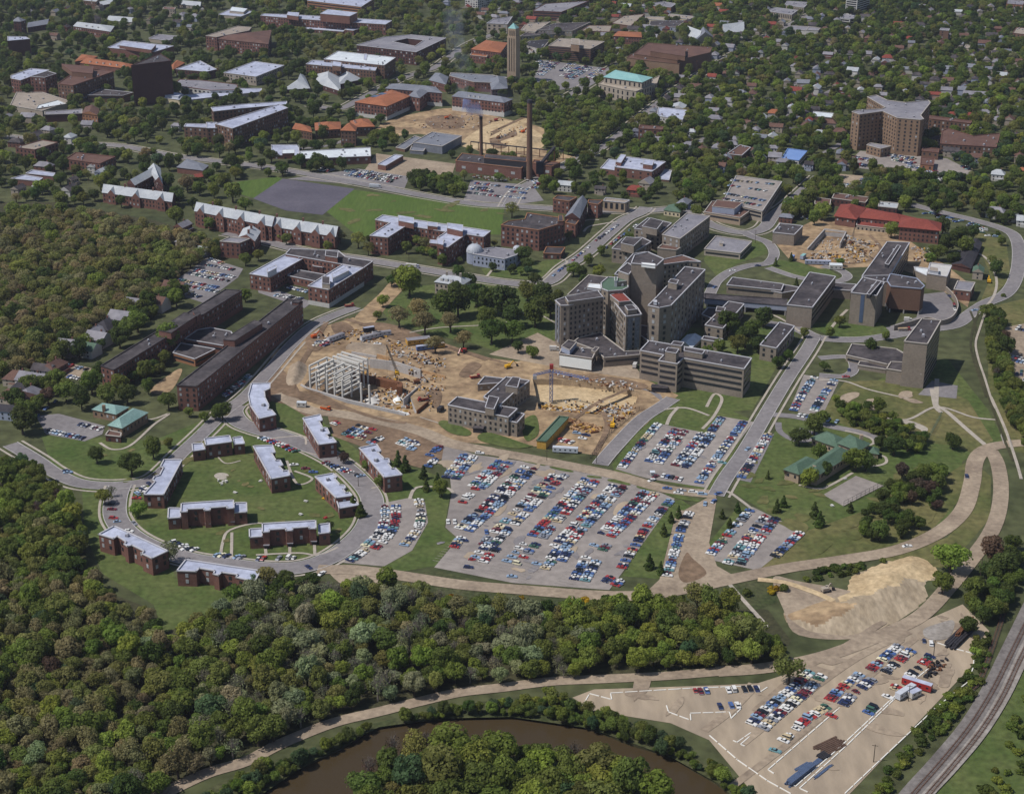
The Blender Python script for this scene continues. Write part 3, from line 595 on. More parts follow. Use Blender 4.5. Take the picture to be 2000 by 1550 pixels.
# -- U-shaped brick institute
bld('brick_institute','U-shaped brick institute with light blue flat roofs and rooftop plant boxes',[(F_,'b1 565,708 405,680 672,515 838,540',145,{'base':3.5,'roof':LT}),(F_,'b1 110,612 -50,585 230,432 375,462',120,{'roof':LT}),(F_,'b1 912,487 838,540 640,505 230,432 270,390 640,405 700,455',130),(F_,'b1 500,650 250,600 290,548 540,592',62),(F_,'b1 600,485 590,520 520,535 450,525 415,490 420,462 500,450 590,460',80,{'roof':LT,'wall':'brick_dark'}),(PN,'b1 90,575 160,540 155,518 85,550',3.5,{'wall':'silver','roof':LT}),(PN,'b1 600,620 725,560 700,530 590,590',3.5,{'wall':'silver','roof':LT}),(PN,'b1 515,660 575,665 575,610 515,605',4,{'wall':'limestone'}),(PN,'b1 540,445 635,460 640,415 545,405',3.5)],'brick','roof_dark',SM,CL,lm='brick institute')
bld('nurses_hall','brick residence shaped like a letter H with pale roof beside the playing field',[(F_,'b1 1028,302 888,287 1045,188 930,163 990,127 1830,252 1775,297 1638,277 1495,378 1415,368 1470,325 1415,305 1485,258 1172,210',143),(PN,'b1 1110,170 1230,195 1230,150 1110,130',4),(PN,'b1 1338,210 1415,220 1415,188 1338,180',3),(PN,'b1 1490,228 1612,255 1614,205 1492,190',4.5),(PN,'b1 1412,350 1460,360 1460,318 1412,310',3),(PN,'b1 1355,345 1415,352 1418,325 1360,320',1.5)],'brick',LT,SM,CL,lm='H-shaped residence')
bld('observatory','grey stuccoed observatory hall between its two domes beside the lawn',[(F_,'b1 1940,470 1690,430 1750,395 1860,380 2060,405 2030,440',92,{'roof':'roof_grey'}),(F_,'b2 70,420 20,440 -10,470 -60,440 20,395 60,400',70,{'roof':'roof_grey'})],'blue_grey_wall','roof_grey',SM,CL,lm='observatory')
def dome(label,px,py,top,r,base):
    """px,py foot of the drum; r radius in metres"""
    x,y=P(px,py); root=empty('observatory_dome',(x,y,0)); tag(root,label,'dome')
    b=MB(); b.tube((0,0,0),(0,0,base),r,r,'blue_grey_wall',20); b.build('drum',root)
    b=MB(); N=20;M_=7
    for i in range(M_):
        t0,t1=i/M_*math.pi/2,(i+1)/M_*math.pi/2
        for j in range(N):
            p0,p1=j/N*2*math.pi,(j+1)/N*2*math.pi; f=lambda t,p:(r*math.cos(t)*math.cos(p)*1.06,r*math.cos(t)*math.sin(p)*1.06,base+r*math.sin(t))
            b.face([f(t0,p0),f(t0,p1),f(t1,p1),f(t1,p0)],'metal_dome')
    b.build('dome_shell',root); b=MB(); b.beam((-r*.7,-r*.75,base+r*.3),(0,0,base+r*1.03),.9,.3,'roof_grey'); b.build('shutter',root); block([(x-r-4,y-r-4),(x+r+4,y-r-4),(x+r+4,y+r+4),(x-r-4,y+r+4)]); LM['large dome']=(x,y)
    raster(img,[(px/2-r*1.6,py/2-22),(px/2+r*1.6,py/2-22),(px/2+r*1.6,py/2),(px/2-r*1.6,py/2)],0,0,1)
dome('large grey observatory dome on its round drum, at the left end of the hall',927,512,0,6.3,9)
dome('small pale observatory dome at the right end of the hall, beside a round tree',1010,503,0,3.3,7)
bld('mansion','grey stuccoed mansion with pale mansard roof standing alone above the wooded lawn',[('hip','b1 1600,678 1395,648 1455,602 1680,628',92,{'rise':4,'dormers':(.2,.4,.6,.8),'chims':(.1,.9),'hipf':.55})],'limestone','roof_slate_light',SM,lm='grey mansion')
# -- collegiate gothic houses
bld('gothic_hall','long gabled brick hall with pale slate roof facing the tennis court',[('gable','o 530,442 380,412 391,397 541,424',30,{'rise':4.5,'gables':(.1,.35,.62,.88),'chims':(.2,.5,.8)}),('gable','o 655,462 530,442 541,424 664,443',27,{'rise':4.5,'gables':(.12,.42,.7,.93),'chims':(.25,.55,.96)})],'brick','roof_slate_light',SM,lm='gothic hall')
bld('gothic_dormitory','pale-slate gabled brick dormitory left of the gothic hall, above the woods',[('gable','o 335,394 200,376 208,362 342,379',20,{'rise':4.5,'gables':(.15,.5,.85),'chims':(.3,.7)}),('gable','o 263,362 248,358 300,330 314,334',26,{'rise':4.5,'wall':'brick_dark'}),('gable','o 318,360 305,352 290,330 312,328',28,{'rise':5,'wall':'brick_dark'})],'brick','roof_slate_light',SM,lm='slate dormitory')
bld('gothic_sorority','tall brick gothic house with turret gable beside the left car park',[(F_,'b0 1870,345 1715,332 1790,300 1950,312',125),('gable','b0 1985,330 1865,300 1900,235 2030,255',110,{'rise':4,'chims':(.3,.8),'roof':'roof_slate_light'})],'brick','roof_grey',SM,lm='gothic house')
# -- brick health school with slate roof
bld('health_school','dark brick school with grey skylit roof between two flat-roofed brick towers',[(F_,'r 640,590 440,545 520,460 720,480',260,{'wall':'brick'}),('gable','r 720,470 430,440 690,90 870,130',300,{'rise':4.5,'roof':'roof_slate','wall':'brick_dark','over':.3}),(F_,'r 520,130 200,85 290,15 670,50',260,{'wall':'brick'}),(F_,'r 1080,195 880,160 900,100 1175,110',270,{'wall':'brick'})],'brick','roof_dark',SM,'brick_orange',lm='skylit brick school')
bld('brick_laboratory','plain dark-brick laboratory block left of the skylit school',[(F_,'b2 210,245 -85,205 -30,175 100,160 120,110 390,150 410,185',165,{}),(PN,'b2 360,175 400,175 395,130 365,130',3),(F_,'b2 380,430 245,425 270,375 415,380',45)],'brick','roof_dark',GR,'brick_orange',lm='brick laboratory')
# -- the hospital
B_='beige'
HW=dict(t='grid',s=3.0,w=1.3,h=1.9,fl=3.6)
bld('hospital_wing','beige ten-storey hospital wing forming the left arm of the V, pale glazed stair end',[(F_,'b2 338,792 380,832 445,830 715,775 670,735 410,768',335),(PN,'b2 440,803 708,765 668,715 415,765',2.5)],B_,'roof_dark',HW,CL,lm='left V wing')
bld('hospital_wing','beige ten-storey hospital wing forming the right arm of the V, red rooftop deck',[(F_,'b2 890,918 870,895 750,745 855,727 930,800 980,850 1010,902',297),(PN,'b2 835,805 765,750 855,725 930,797',3,{'roof':'roof_red'}),(PN,'b2 905,870 975,862 940,825 880,835',3)],B_,'roof_dark',HW,CL,lm='right V wing')
bld('hospital_core','green-roofed eight-sided hospital core behind the V of wings',[(F_,'b2 700,700 695,655 750,610 830,615 900,650 905,690 860,712 750,720',345,{'roof':'roof_green'}),(PN,'b2 815,650 895,640 890,610 820,618',3),(PN,'b2 800,640 820,640 822,610 800,610',4,{'wall':'coping_light'})],B_,'roof_green',HW,CL)
bld('hospital_tower','tallest blank-faced beige hospital tower with bright strip along its roof edge',[(F_,'b2 1130,520 930,503 955,440 1060,415 1185,470',500),(PN,'b2 1010,510 1118,523 1116,508 1012,498',1.5,{'wall':'mural_white','roof':'mural_white'}),(F_,'b2 910,590 830,562 900,500 932,515 935,560',430)],B_,'roof_dark',None,CL,lm='tallest hospital tower')
bld('hospital_slab','tall beige hospital slab right of the tower, with dark gravelled roof',[(F_,'b2 1238,833 1150,850 1062,832 1130,765 1350,530 1508,552',360),(PN,'b2 1285,665 1218,650 1240,625 1300,635',4),(PN,'b2 1105,805 1130,808 1128,790 1105,790',1.5,{'wall':'silver','roof':'silver'})],B_,'roof_dark',SP,CL,lm='right hospital slab')
bld('hospital_wing','lower beige hospital wing behind the tower with brown roof and glazed end',[(F_,'b2 1375,487 1180,512 1150,480 1330,440 1400,465 1475,492',210)],B_,'roof_brown',HW,CL)
bld('hospital_annex','low dark-roofed hospital annex behind the left V wing, beside the street trees',[(F_,'b2 430,752 600,593 745,612 700,680 670,735',95),(PN,'b2 585,690 695,705 690,668 600,660',1.2,{'wall':'silver','roof':'roof_white'})],B_,'roof_dark',RB,'coping',lm='hospital annex')
bld('hospital_wing','narrow beige hospital wing running back towards the street from the tower',[(F_,'b2 900,600 800,590 945,430 1040,415 950,500 930,540',230)],B_,'roof_dark',HW,CL)
bld('laboratory_block','long grey-roofed hospital block with bare blue-grey end wall',[(F_,'b2 1310,312 1172,280 1365,112 1545,135',165,{'roof':'roof_grey'}),(F_,'b2 1280,400 1135,385 1172,355 1320,378',95,{'roof':'roof_brown','nowin':1})],B_,'roof_grey',GR,'coping',lm='grey-roofed laboratory')
bld('clinic_block','square beige clinic with raised central rooftop box beside the busy street',[(F_,'b2 1160,262 955,232 1060,150 1245,190',150),(PN,'b2 1130,238 1015,215 1080,150 1180,175',5)],B_,'roof_dark',GR,CL,lm='square clinic')
bld('clinic_block','beige clinic nearest the wooded street corner with low rooftop box',[(F_,'b2 960,412 780,388 860,312 1010,300 1085,335',110),(PN,'b2 950,368 850,345 890,298 1012,310',6)],B_,'roof_dark',GR,CL,lm='corner clinic')
bld('hospital_podium','spreading low hospital podium with zigzag rooftop ducts at the foot of the V',[(F_,'b2 720,1240 655,1180 480,1115 520,1085 690,1040 720,1070 880,1190 1000,1185 1000,1215',75),(F_,'b2 625,1245 368,1208 395,1150 660,1172',105,{'wall':B_}),(PN,'b2 450,1180 385,1150 440,1100 505,1115',6,{'wall':'blue_grey_wall'}),(PN,'b2 650,1195 620,1185 650,1155 680,1160',4)],B_,'roof_dark',RB,'coping',lm='hospital podium')
bld('hospital_link','beige hospital link with dark roof between the right V wing and the research slab',[(F_,'b2 1070,1112 1003,1065 1005,985 1130,1005 1230,1085',95)],B_,'roof_dark',GR,CL)
bld('research_slab','long six-storey beige research slab with projecting stair tower and ribbon windows',[(F_,'b2 1810,1327 1335,1243 1290,1287 1142,1262 1185,1218 1000,1182 1070,1107 1240,1135 1870,1242',228),(PN,'b2 1280,1205 1195,1190 1215,1160 1302,1172',6),(PN,'b2 1322,1148 1240,1135 1262,1110 1342,1120',4),(PN,'b2 1485,1210 1342,1185 1345,1158 1505,1182',3)],B_,'roof_dark',dict(t='ribbon',fl=3.9,h=1.7),CL,lm='research slab')
bld('clinic_block','stepped beige clinic block right of the tall hospital slab, behind the white vault',[(F_,'b2 1645,1010 1505,985 1690,800 1812,820',100),(F_,'b2 1560,935 1480,900 1530,848 1650,860 1650,900',90),(PN,'b2 1655,880 1590,875 1600,840 1665,850',4),(F_,'b2 1600,1115 1478,1095 1500,1070 1645,1095',70)],B_,'roof_dark',GR,CL,lm='stepped clinic')
bld('vaulted_hall','white vaulted low hall roof tucked beside the tall hospital slab',[('gable','b2 1400,1160 1312,1120 1370,1062 1482,1082',30,{'rise':2})],'white_wall','roof_white',None)
bld('pavilion','broad low pavilion with pale grey flat roof on the grass right of the hospital',[(F_,'b2 1780,425 1500,392 1590,290 1872,332',50,{'roof':'roof_grey'}),(PN,'b2 1645,350 1620,345 1625,330 1648,335',2)],'limestone','roof_grey',RB,'coping',lm='grey-roofed pavilion')
bld('health_office','low beige office with pale rooftop plant box across the street from the hospital',[(F_,'b2 1780,148 1500,102 1560,20 1870,20 1900,62',62),(PN,'b2 1735,80 1562,60 1600,10 1800,30',5,{'wall':'blue_grey_wall'})],'beige_pink','roof_brown',RB,'coping',lm='beige office')
bld('green_house','house with bright green hipped roof beside the street corner',[('hip','b2 1310,105 1185,88 1225,50 1340,65',42,{'rise':4})],'cream','roof_green',SM)
bld('bank_hall','beige stone hall with tall dark windows at the street corner',[(F_,'r 1610,160 1185,120 1230,60 1700,110',200,{'roof':'roof_tan'})],'beige_pink','roof_tan',dict(t='grid',s=4,w=2.4,h=5,fl=6),CL,lm='stone hall')
# -- children's hospital group
bld('children_clinic','long low clinic with dark roof at the left of the ring drive',[(F_,'b2 1675,672 1720,612 2120,665 2100,715',68)],B_,'roof_dark',RB,CL,lm='ring-drive clinic')
bld('covered_bridge','raised covered walkway on slim pillars crossing to the hospital',[(F_,'o 1376,583 1376,573 1537,584 1537,597',20,{'lift':4,'plain':1})],'blue_grey_wall','roof_dark',None,'roof_dark',cat='walkway')
bld('clinic_slab','blank-ended beige clinic slab at the left of the garden court',[(F_,'b3 345,847 148,826 325,573 528,606',165),(F_,'b3 230,715 110,735 0,715 10,650 240,690',55)],B_,'roof_dark',RL,CL,lm='left clinic slab')
bld('clinic_slab','tall beige clinic slab with a blue glass strip down its end wall',[(F_,'b3 848,755 648,730 740,612 908,650',245),(F_,'b3 735,602 930,335 1105,342 950,600',170,{'nowin':0}),(F_,'b3 930,650 735,640 735,602 950,598',190),(F_,'b3 645,716 500,705 520,655 690,668',70),(PN,'b3 795,748 770,742 850,640 885,645',2.5,{'wall':'roof_black'}),(PN,'b3 940,515 912,505 1010,362 1035,368',2.5,{'wall':'roof_black'})],B_,'roof_dark',RL,CL,lm='tall clinic slab')
bld('auditorium','windowless dark brick auditorium with sloping brown roof on a pillared base',[(F_,'b3 1195,702 958,682 930,640 955,585 1160,620 1222,680',205,{'lift':3})],'brick_brown','roof_dark',None,'blue_grey_wall',lm='auditorium')
bld('mechanical_hall','tall beige mechanical hall with white-rimmed roof behind the auditorium',[(F_,'b3 1395,607 1240,582 1265,500 1432,520',118,{'roof':'white_wall'}),(F_,'b3 1240,600 1150,560 1140,530 1262,545',60,{'roof':'roof_white'}),(PN,'b3 1330,570 1258,560 1262,530 1328,540',2.5,{'wall':'silver'})],B_,'roof_tan',None,'coping_light',lm='mechanical hall')
bld('brick_cottage','small square brick building with a flat grey roof beside the dirt yard',[(F_,'b3 1580,722 1450,706 1480,640 1615,652',80)],'brick','roof_grey',SM,lm='square brick building')
bld('long_shed','long black-roofed shed beside the curving path at the right',[('gable','b3 1580,545 1435,512 1590,322 1668,345',38,{'rise':2.5})],'brick_dark','roof_black',None,lm='black-roofed shed')
bld('service_block','plain beige block with dark roof left of the upper right excavation',[(F_,'b3 205,280 38,262 95,192 272,212',90)],B_,'roof_dark',None,CL,lm='plain beige block')
bld('clinic_block','small beige three-storey clinic beside the road junction',[(F_,'b3 65,1165 -62,1140 90,962 208,993',115)],B_,'roof_dark',GR,CL,lm='junction clinic')
bld('clinic_tower','blank-faced clinic tower with low wings standing on the slope at the right',[(F_,'b3 1243,1132 1063,1112 1200,935 1350,947',350),(F_,'b3 1195,1368 925,1325 960,1270 1060,1275 1235,1310',110),(F_,'b3 610,1218 655,1130 1000,1170 1060,1205 1060,1280 930,1290',50),(F_,'b3 920,1330 700,1295 720,1265 950,1290',35)],B_,'roof_dark',RL,'coping',lm='slope tower')
bld('old_hospital','long old brick hospital with red tiled hipped roofs behind the excavation',[('hip','b3 1335,247 1028,217 1050,150 1342,190',110,{'rise':5,'over':1.5}),('hip','b3 683,158 525,135 575,48 752,72',70,{'rise':5,'over':1.2}),('hip','b3 1030,180 690,145 770,72 1150,150',62,{'rise':4}),(F_,'b3 950,235 690,205 700,165 950,200',35,{'roof':'roof_red','wall':'limestone'})],'brick','roof_red',SM,lm='red-roofed hospital')
bld('old_hospital','dark brick ward row behind the red-roofed hospital',[(F_,'b3 480,62 365,40 370,-10 490,5',50),(F_,'b3 760,30 500,-5 520,-45 790,-10',60,{'roof':'roof_brown'}),(F_,'b3 1005,75 860,60 870,20 1018,35',60,{'roof':'roof_slate_light'})],'brick_dark','roof_brown',SM,lm='brick ward row')
# -- school with green hip roofs
bld('children_school','pink-beige school with green hipped roofs between the tennis court and the drive',[('hip','c3 385,602 270,575 540,385 660,430',85,{'rise':3.5,'over':1}),('hip','c3 240,594 133,560 300,465 400,500',80,{'rise':3,'over':1}),('hip','c3 700,412 552,355 640,295 787,360',85,{'rise':4,'over':1}),('hip','c3 540,385 343,315 460,268 610,330',55,{'rise':3.5,'over':1}),('hip','c3 860,440 790,430 790,385 860,400',40,{'rise':2}),('chim','c3 730,290',5),('chim','c3 362,530',3)],'beige_pink','roof_green',SM,lm='green-roofed school')
# -- beige four-storey medical office in the middle
bld('medical_office','beige four-storey T-shaped office between the two construction pits',[(F_,'m 680,545 118,430 205,355 470,405 640,445 765,465',180),(F_,'m 600,435 450,355 480,330 660,170 880,205 760,290',175),(F_,'m 600,225 395,240 460,165 640,185',65),(F_,'m 760,595 690,580 760,500 832,515',138),(PN,'m 545,470 465,455 500,345 592,365',4),(PN,'m 765,270 655,250 720,170 790,180',4)],'beige',"roof_dark",SM,CL,lm='T-shaped office')
bld('site_office','long green-roofed yellow timber site office beside the sandy pit',[(F_,'m 1030,770 945,760 1155,535 1240,545',75,{'roof':'roof_green','plain':1})],'yellow_wood','roof_green',None,'roof_green',cat='site office',lm='green-roofed site office')
# -- power station
bld('power_station','red brick power station with long dark roof below two tall chimneys',[(F_,'k 1115,1050 210,945 300,840 1180,945',150,{}),(PN,'k 1180,960 600,905 620,850 1190,900',5,{'wall':'steel_dark'}),(PN,'k 1170,1000 1010,975 1020,915 1180,945',1,{'wall':'blue_grey_wall','roof':'roof_grey'}),(F_,'k 1530,1022 1415,1010 1265,965 1290,930 1650,965',185,{'roof':'roof_brown'})],'brick','roof_dark',dict(t='grid',s=14,w=4,h=2.5,fl=9,bl=.8),'brick_orange',lm='power station')
# -- campus farther off
C=bld
C('tower_block','tall dark brown brick tower block with vertical ribs, left on the campus',[(F_,'a0 1155,495 1022,512 1250,420 1335,475',320)],'brick_dark','roof_dark',None,'brick_dark',lm='dark tower block')
C('campus_block','dark brick campus block with brown roof left of the dark tower',[(F_,'a0 570,667 450,652 590,560 780,540 885,558',150),(PN,'a0 560,560 720,575 730,520 480,500',5)],'brick_brown','roof_brown',GR,'brick',lm='dark brick block')
C('campus_block','brick block at the left edge with light roof and white ventilators',[(F_,'a0 160,627 85,612 85,590 240,535 385,547',110,{'roof':LT}),(F_,'a0 350,605 235,598 370,555 440,575',130)],'brick','roof_dark',GR,CL,lm='left-edge block')
C('campus_block','broad brick block with light roof and central plant room behind the dark tower',[(F_,'a0 1200,407 835,372 960,318 1355,360',65),(PN,'a0 1180,390 930,355 950,325 1215,350',4)],'brick',LT,None,CL,lm='broad light-roofed block')
C('clay_roofed_hall','long low brick hall with orange tiled roof behind the dark tower',[('hip','a0 1020,540 625,492 680,452 1040,505',42,{'rise':4,'dormers':(.1,.25,.4,.55,.7,.85)}),('hip','a0 720,460 585,480 640,425 760,440',35,{'rise':3}),('hip','a0 1350,545 1340,510 1380,470 1440,490',30,{'rise':3})],'brick','roof_orange',None,lm='orange-roofed hall')
C('campus_hall','brick hall with grey hipped roof and white ventilators, far upper left',[('hip','a0 860,248 572,205 605,172 890,205',62,{'rise':3.5,'dormers':(.3,.5,.7)})],'brick','roof_slate_light',GR,lm='grey-hipped hall')
C('campus_hall','low slate-roofed brick hall with square corner tower, far upper left corner',[('gable','a0 370,190 215,215 230,185 390,155',40,{'rise':4}),('hip','a0 160,170 105,168 110,155 200,158',105,{'rise':5})],'brick_dark','roof_slate',GR,lm='square-towered hall')
C('campus_block','dark brick block cut by the left edge, above the pale clearing',[(F_,'a0 232,305 60,320 60,285 200,288',125,{'roof':LT})],'brick_dark',LT,None,CL)
C('library','big brick library with red-brown hipped roofs round a court',[(F_,'a0 1690,290 1605,280 1850,205 1960,215 1940,240',110,{'roof':'roof_tan'}),('hip','a0 2090,345 1705,305 1720,280 2115,235',100,{'rise':5,'roof':'roof_brown'})],'brick','roof_brown',GR,'coping',lm='red-brown library')
C('campus_block','brick block with pale flat roof right of the dark tower, dark windows',[(F_,'a0 1612,560 1372,540 1560,475 1690,542',62)],'brick_dark',LT,GR,CL,lm='pale-roofed block')
C('campus_block','white columned low block with mixed pale roof behind the light-roofed strip',[(F_,'a0 1640,705 1345,665 1400,620 1560,625 1850,660 1850,700',50,{'roof':'roof_grey'})],'white_wall',LT,BIG,'brick',lm='white columned block')
C('campus_block','low block with pale blue roof at the foot of the dark tower',[(F_,'a0 1400,780 1135,745 1210,705 1430,738',45),(PN,'a0 1390,755 1220,735 1240,705 1420,730',2,{'wall':'silver'})],'cream',LT,None,CL,lm='pale blue low block')
C('campus_block','long narrow light-roofed strip block running right from the dark tower',[(F_,'a0 1475,780 1430,745 1840,690 2040,690 2040,715',30)],'limestone',LT,None,CL)
C('campus_block','wide pale limestone block with white roof left of the tree-filled court',[(F_,'o 500,150 437,142 497,120 555,128',18)],'limestone',LT,GR,CL,lm='white-roofed limestone block')
C('campus_block','long brick laboratory with light strip roofs making a wedge-shaped court',[(F_,'o 454,251 420,242 545,204 562,211',40),(F_,'o 417,218 412,210 470,204 560,198 560,204 470,212',22),(F_,'a0 1610,997 1435,987 1450,965 1620,968',115),(F_,'a0 1690,1000 1610,1000 1610,955 1690,955',130)],'brick_brown',LT,GR,CL,lm='wedge-court laboratory')
C('campus_block','brick block with flat brown roof by the lawn, lower left of campus',[(F_,'a0 780,1275 510,1240 590,1190 900,1222',85)],'brick','roof_brown',GR,'brick',lm='brown-roofed block')
C('flat_block','brick flats with stepped pale brown roofs near the left edge',[(F_,'a0 270,1168 120,1150 330,1092 450,1112',90)],'brick','roof_tan',GR,'brick',lm='left brick flats')
C('flat_block','two flat grey roofs of a low brick block above the left woods',[(F_,'a0 415,1375 200,1352 250,1325 430,1350',45),(F_,'a0 300,1412 85,1392 190,1363 335,1388',45)],'brick','roof_light',None,CL,lm='grey-roofed flats')
C('workshop','broad low shed with brown and white roofs at the left edge',[(F_,'a0 330,865 80,822 130,720 330,720 545,790',45,{'roof':'roof_tan'}),(F_,'a0 520,810 280,850 300,820 450,780',48,{'roof':'roof_white'})],'limestone','roof_tan',None,'coping',lm='broad low shed')
C('campus_block','long low dark building with grey roof below the broad low shed',[(F_,'a0 350,895 350,870 640,850 640,885',60)],'brick_dark','roof_grey',None,'coping')
C('campus_block','low dark-roofed brick building just left of the dark tower foot',[(F_,'a0 960,745 685,742 780,695 1035,722',55)],'brick_brown','roof_dark',RB,CL)
C('campus_block','small flat grey-roofed block among trees behind the broad light-roofed one',[(F_,'a0 1310,318 1160,300 1230,268 1400,285',30)],'limestone','roof_grey',None,CL)
C('campus_block','pale flat-roofed block among far trees, top left',[(F_,'a0 1880,130 1700,115 1790,75 1980,90',22),(PN,'a0 1900,95 1790,85 1810,55 1930,70',3,{'roof':'roof_white'})],'limestone','roof_light',None,CL)
C('campus_hall','brick tower house with pale roof rising from the trees, top left',[(F_,'a0 750,15 650,5 670,-25 780,-20',60),('gable','a0 950,15 780,45 780,15 960,-20',30,{'rise':3,'roof':'roof_slate_light'})],'brick_brown','roof_slate_light',SM)
C('campus_hall','pale gabled quadrangle roof showing above far trees, top left',[('gable','a0 1030,175 840,160 860,130 1050,145',25,{'rise':4}),('gable','a0 1560,50 1390,35 1400,10 1575,25',25,{'rise':4}),(F_,'a0 1360,75 1270,70 1280,55 1370,60',60,{'roof':'brick'})],'limestone','roof_slate_light',SM)
C('lecture_hall','brown brick block with low brick box roof beside the wooded street, left',[('hip','a0 1580,1330 1380,1305 1460,1240 1625,1290',45,{'rise':2.5}),('gable','a0 1625,1370 1530,1385 1510,1360 1620,1345',20,{'rise':1.5,'roof':'roof_red'})],'brick','roof_slate',None,lm='slate-roofed lodge')
C('corner_house','red brick corner house below the long dark building',[('gable','a0 760,900 640,885 670,835 770,850',60,{'rise':3.5})],'brick_orange','roof_brown',SM)
C('campus_block','very long brick hospital-like campus block with raised centre, top',[(F_,'a1 1010,192 350,150 35,122 60,108 340,118 1060,162',85),(PN,'a1 730,128 500,108 560,75 790,100',10,{'roof':LT}),(PN,'a1 330,130 240,118 250,95 335,100',5),(F_,'a1 680,248 375,225 400,205 640,218 700,225',25),(F_,'a1 760,240 690,232 800,185 910,190',40)],'brick',LT,GR,CL,lm='raised-centre block')
C('campus_block','tall orange-brown brick slab cut by the top edge',[(F_,'a1 820,55 400,5 430,-40 920,-10',75)],'brick_orange','roof_light',RB,CL,lm='orange slab')
C('square_block','big square dark-roofed building round a pale court',[(F_,'a1 1250,407 785,352 1000,290 1200,272 1482,298',105,{'holes':['a1 1240,362 1065,325 1180,300 1310,315']})],'brick_dark','roof_grey',GR,CL,lm='square court building')
C('chemistry_block','wide brown brick block with cluttered silver-white roof',[(F_,'a1 930,552 390,500 440,470 560,478 945,520',100,{'roof':LT}),(F_,'a1 1000,510 530,462 640,400 1088,450',120,{'roof':'roof_white'}),(PN,'a1 660,520 595,512 600,480 665,488',5),(PN,'a1 860,470 840,465 845,420 870,425',3)],'brick_brown',LT,GR,CL,lm='silver-roofed block')
C('museum_hall','large slate-roofed hall with steep hips among trees by the street bend',[('hip','a1 660,712 470,650 480,580 650,600',40,{'rise':8}),('hip','a1 420,690 215,700 330,620 380,590',30,{'rise':7}),('hip','a1 820,620 640,660 640,600 760,570',35,{'rise':7})],'brick_dark','roof_slate_light',SM,lm='steep slate hall')
C('orange_roofed_hall','brick hall with big orange tiled roof and long skylight by the excavation',[('hip','a1 1018,830 770,797 1060,702 1200,750',110,{'rise':4,'skylight':(.35,.65),'base':4})],'brick','roof_orange',GR,lm='orange-roofed brick hall')
C('natural_science_hall','brick hall with grey hipped roofs behind the orange-roofed one',[('hip','a1 1450,727 1010,690 1060,655 1400,680',105,{'rise':4,'base':4}),('hip','a1 1275,765 1190,750 1250,695 1345,712',105,{'rise':3.5})],'brick','roof_slate',GR,lm='grey-hipped science hall')
C('dormitory_hall','brick hall with grey hipped roof and white ground floor behind the chimney smoke',[('hip','a1 1935,802 1530,752 1580,715 2000,775',112,{'rise':4,'base':5,'dormers':(.5,.6,.7)})],'brick','roof_slate',GR,lm='white-based brick hall')
C('law_hall','rambling brick hall with slate roofs behind the smoke, upper middle',[(F_,'a1 1700,640 1510,592 1520,568 1840,585 1960,610 1830,645',75),('hip','a1 1480,660 1350,625 1400,570 1500,600',60,{'rise':5}),('hip','a1 1960,690 1840,700 1820,620 1950,600',70,{'rise':5})],'brick','roof_slate',SM,'coping',lm='rambling slate hall')
C('old_medical_house','old brown house row with bright orange tiled hips and square tower',[('hip','a1 660,1005 465,1018 460,960 655,952',70,{'rise':4,'dormers':(.3,.6)}),('hip','a1 435,1032 285,1005 310,962 422,990',62,{'rise':3.5}),('hip','a1 775,1022 660,1018 712,968 785,990',120,{'rise':5}),('hip','a1 925,987 775,992 735,945 875,930',75,{'rise':4,'dormers':(.3,.6)})],'brick_brown','roof_orange',SM,lm='orange-hipped house row')
C('garage_hall','long brick depot with brilliant white flat roof',[(F_,'a1 895,1218 350,1240 338,1180 890,1150',60,{'roof':'roof_white'}),(F_,'a1 335,1212 122,1212 120,1130 335,1130',28,{'roof':LT}),(PN,'a1 300,1195 205,1198 205,1170 298,1168',3)],'brick','roof_white',SP,'coping_light',lm='white-roofed depot')
C('workshop','small brick workshop with light roof right of the white-roofed depot',[(F_,'a1 1012,1292 950,1280 1085,1205 1148,1213',42)],'brick',LT,None,CL,lm='small workshop')
C('laboratory','square grey laboratory with ventilator hoods left of the power station',[(F_,'a1 1452,1142 1225,1110 1375,1030 1605,1060',62,{'roof':'roof_slate'}),(F_,'a1 1305,1180 1200,1172 1215,1140 1325,1150',28),(F_,'a1 1160,1165 1090,1150 1240,1060 1290,1075',22,{'wall':'brick_brown'})],'roof_slate','roof_slate',None,'coping',lm='grey laboratory')
C('union_hall','brick hall with flared orange tile eaves left of the clock tower',[('hip','a1 1905,412 1678,385 1795,315 1960,335',90,{'rise':3.5}),(F_,'a1 1800,445 1670,430 1690,405 1805,418',60)],'brick','roof_orange',SM,'coping',lm='flared-roof hall')
C('shop_row','pale shop and church row left of the clock tower, far top',[(F_,'a1 1960,190 1800,182 1850,150 2000,130',75,{'roof':'roof_grey'})],'limestone','roof_grey',BIG,CL)
C('white_tower','white-balconied tower block cut by the top edge',[(F_,'a1 1730,-10 1630,-20 1650,-50 1860,-35',105)],'white_wall','roof_grey',dict(t='grid',s=4,w=2.6,h=1.6,fl=3.2),CL,lm='white tower block')
C('parking_garage','red brick parking garage with open decks, far top',[(F_,'a2 385,95 163,85 260,30 600,8',72)],'brick','roof_grey',RB,'brick',lm='far brick garage')
C('shop_row','dark-roofed shops below the far brick garage',[(F_,'a2 470,240 190,235 330,185 610,175',45,{'roof':'roof_dark'}),(F_,'a2 180,250 70,235 110,185 300,170',40,{'roof':'roof_tan'}),(F_,'a2 340,265 60,285 120,250 330,240',30)],'limestone','roof_dark',GR,'coping',lm='dark shop row')
C('shop_row','white-walled corner shops right of the clock tower',[(F_,'a2 230,390 85,350 140,320 300,310',55),(F_,'a2 160,405 80,360 100,330 180,345',40,{'roof':'roof_brown'})],'white_wall','roof_black',GR,'coping')
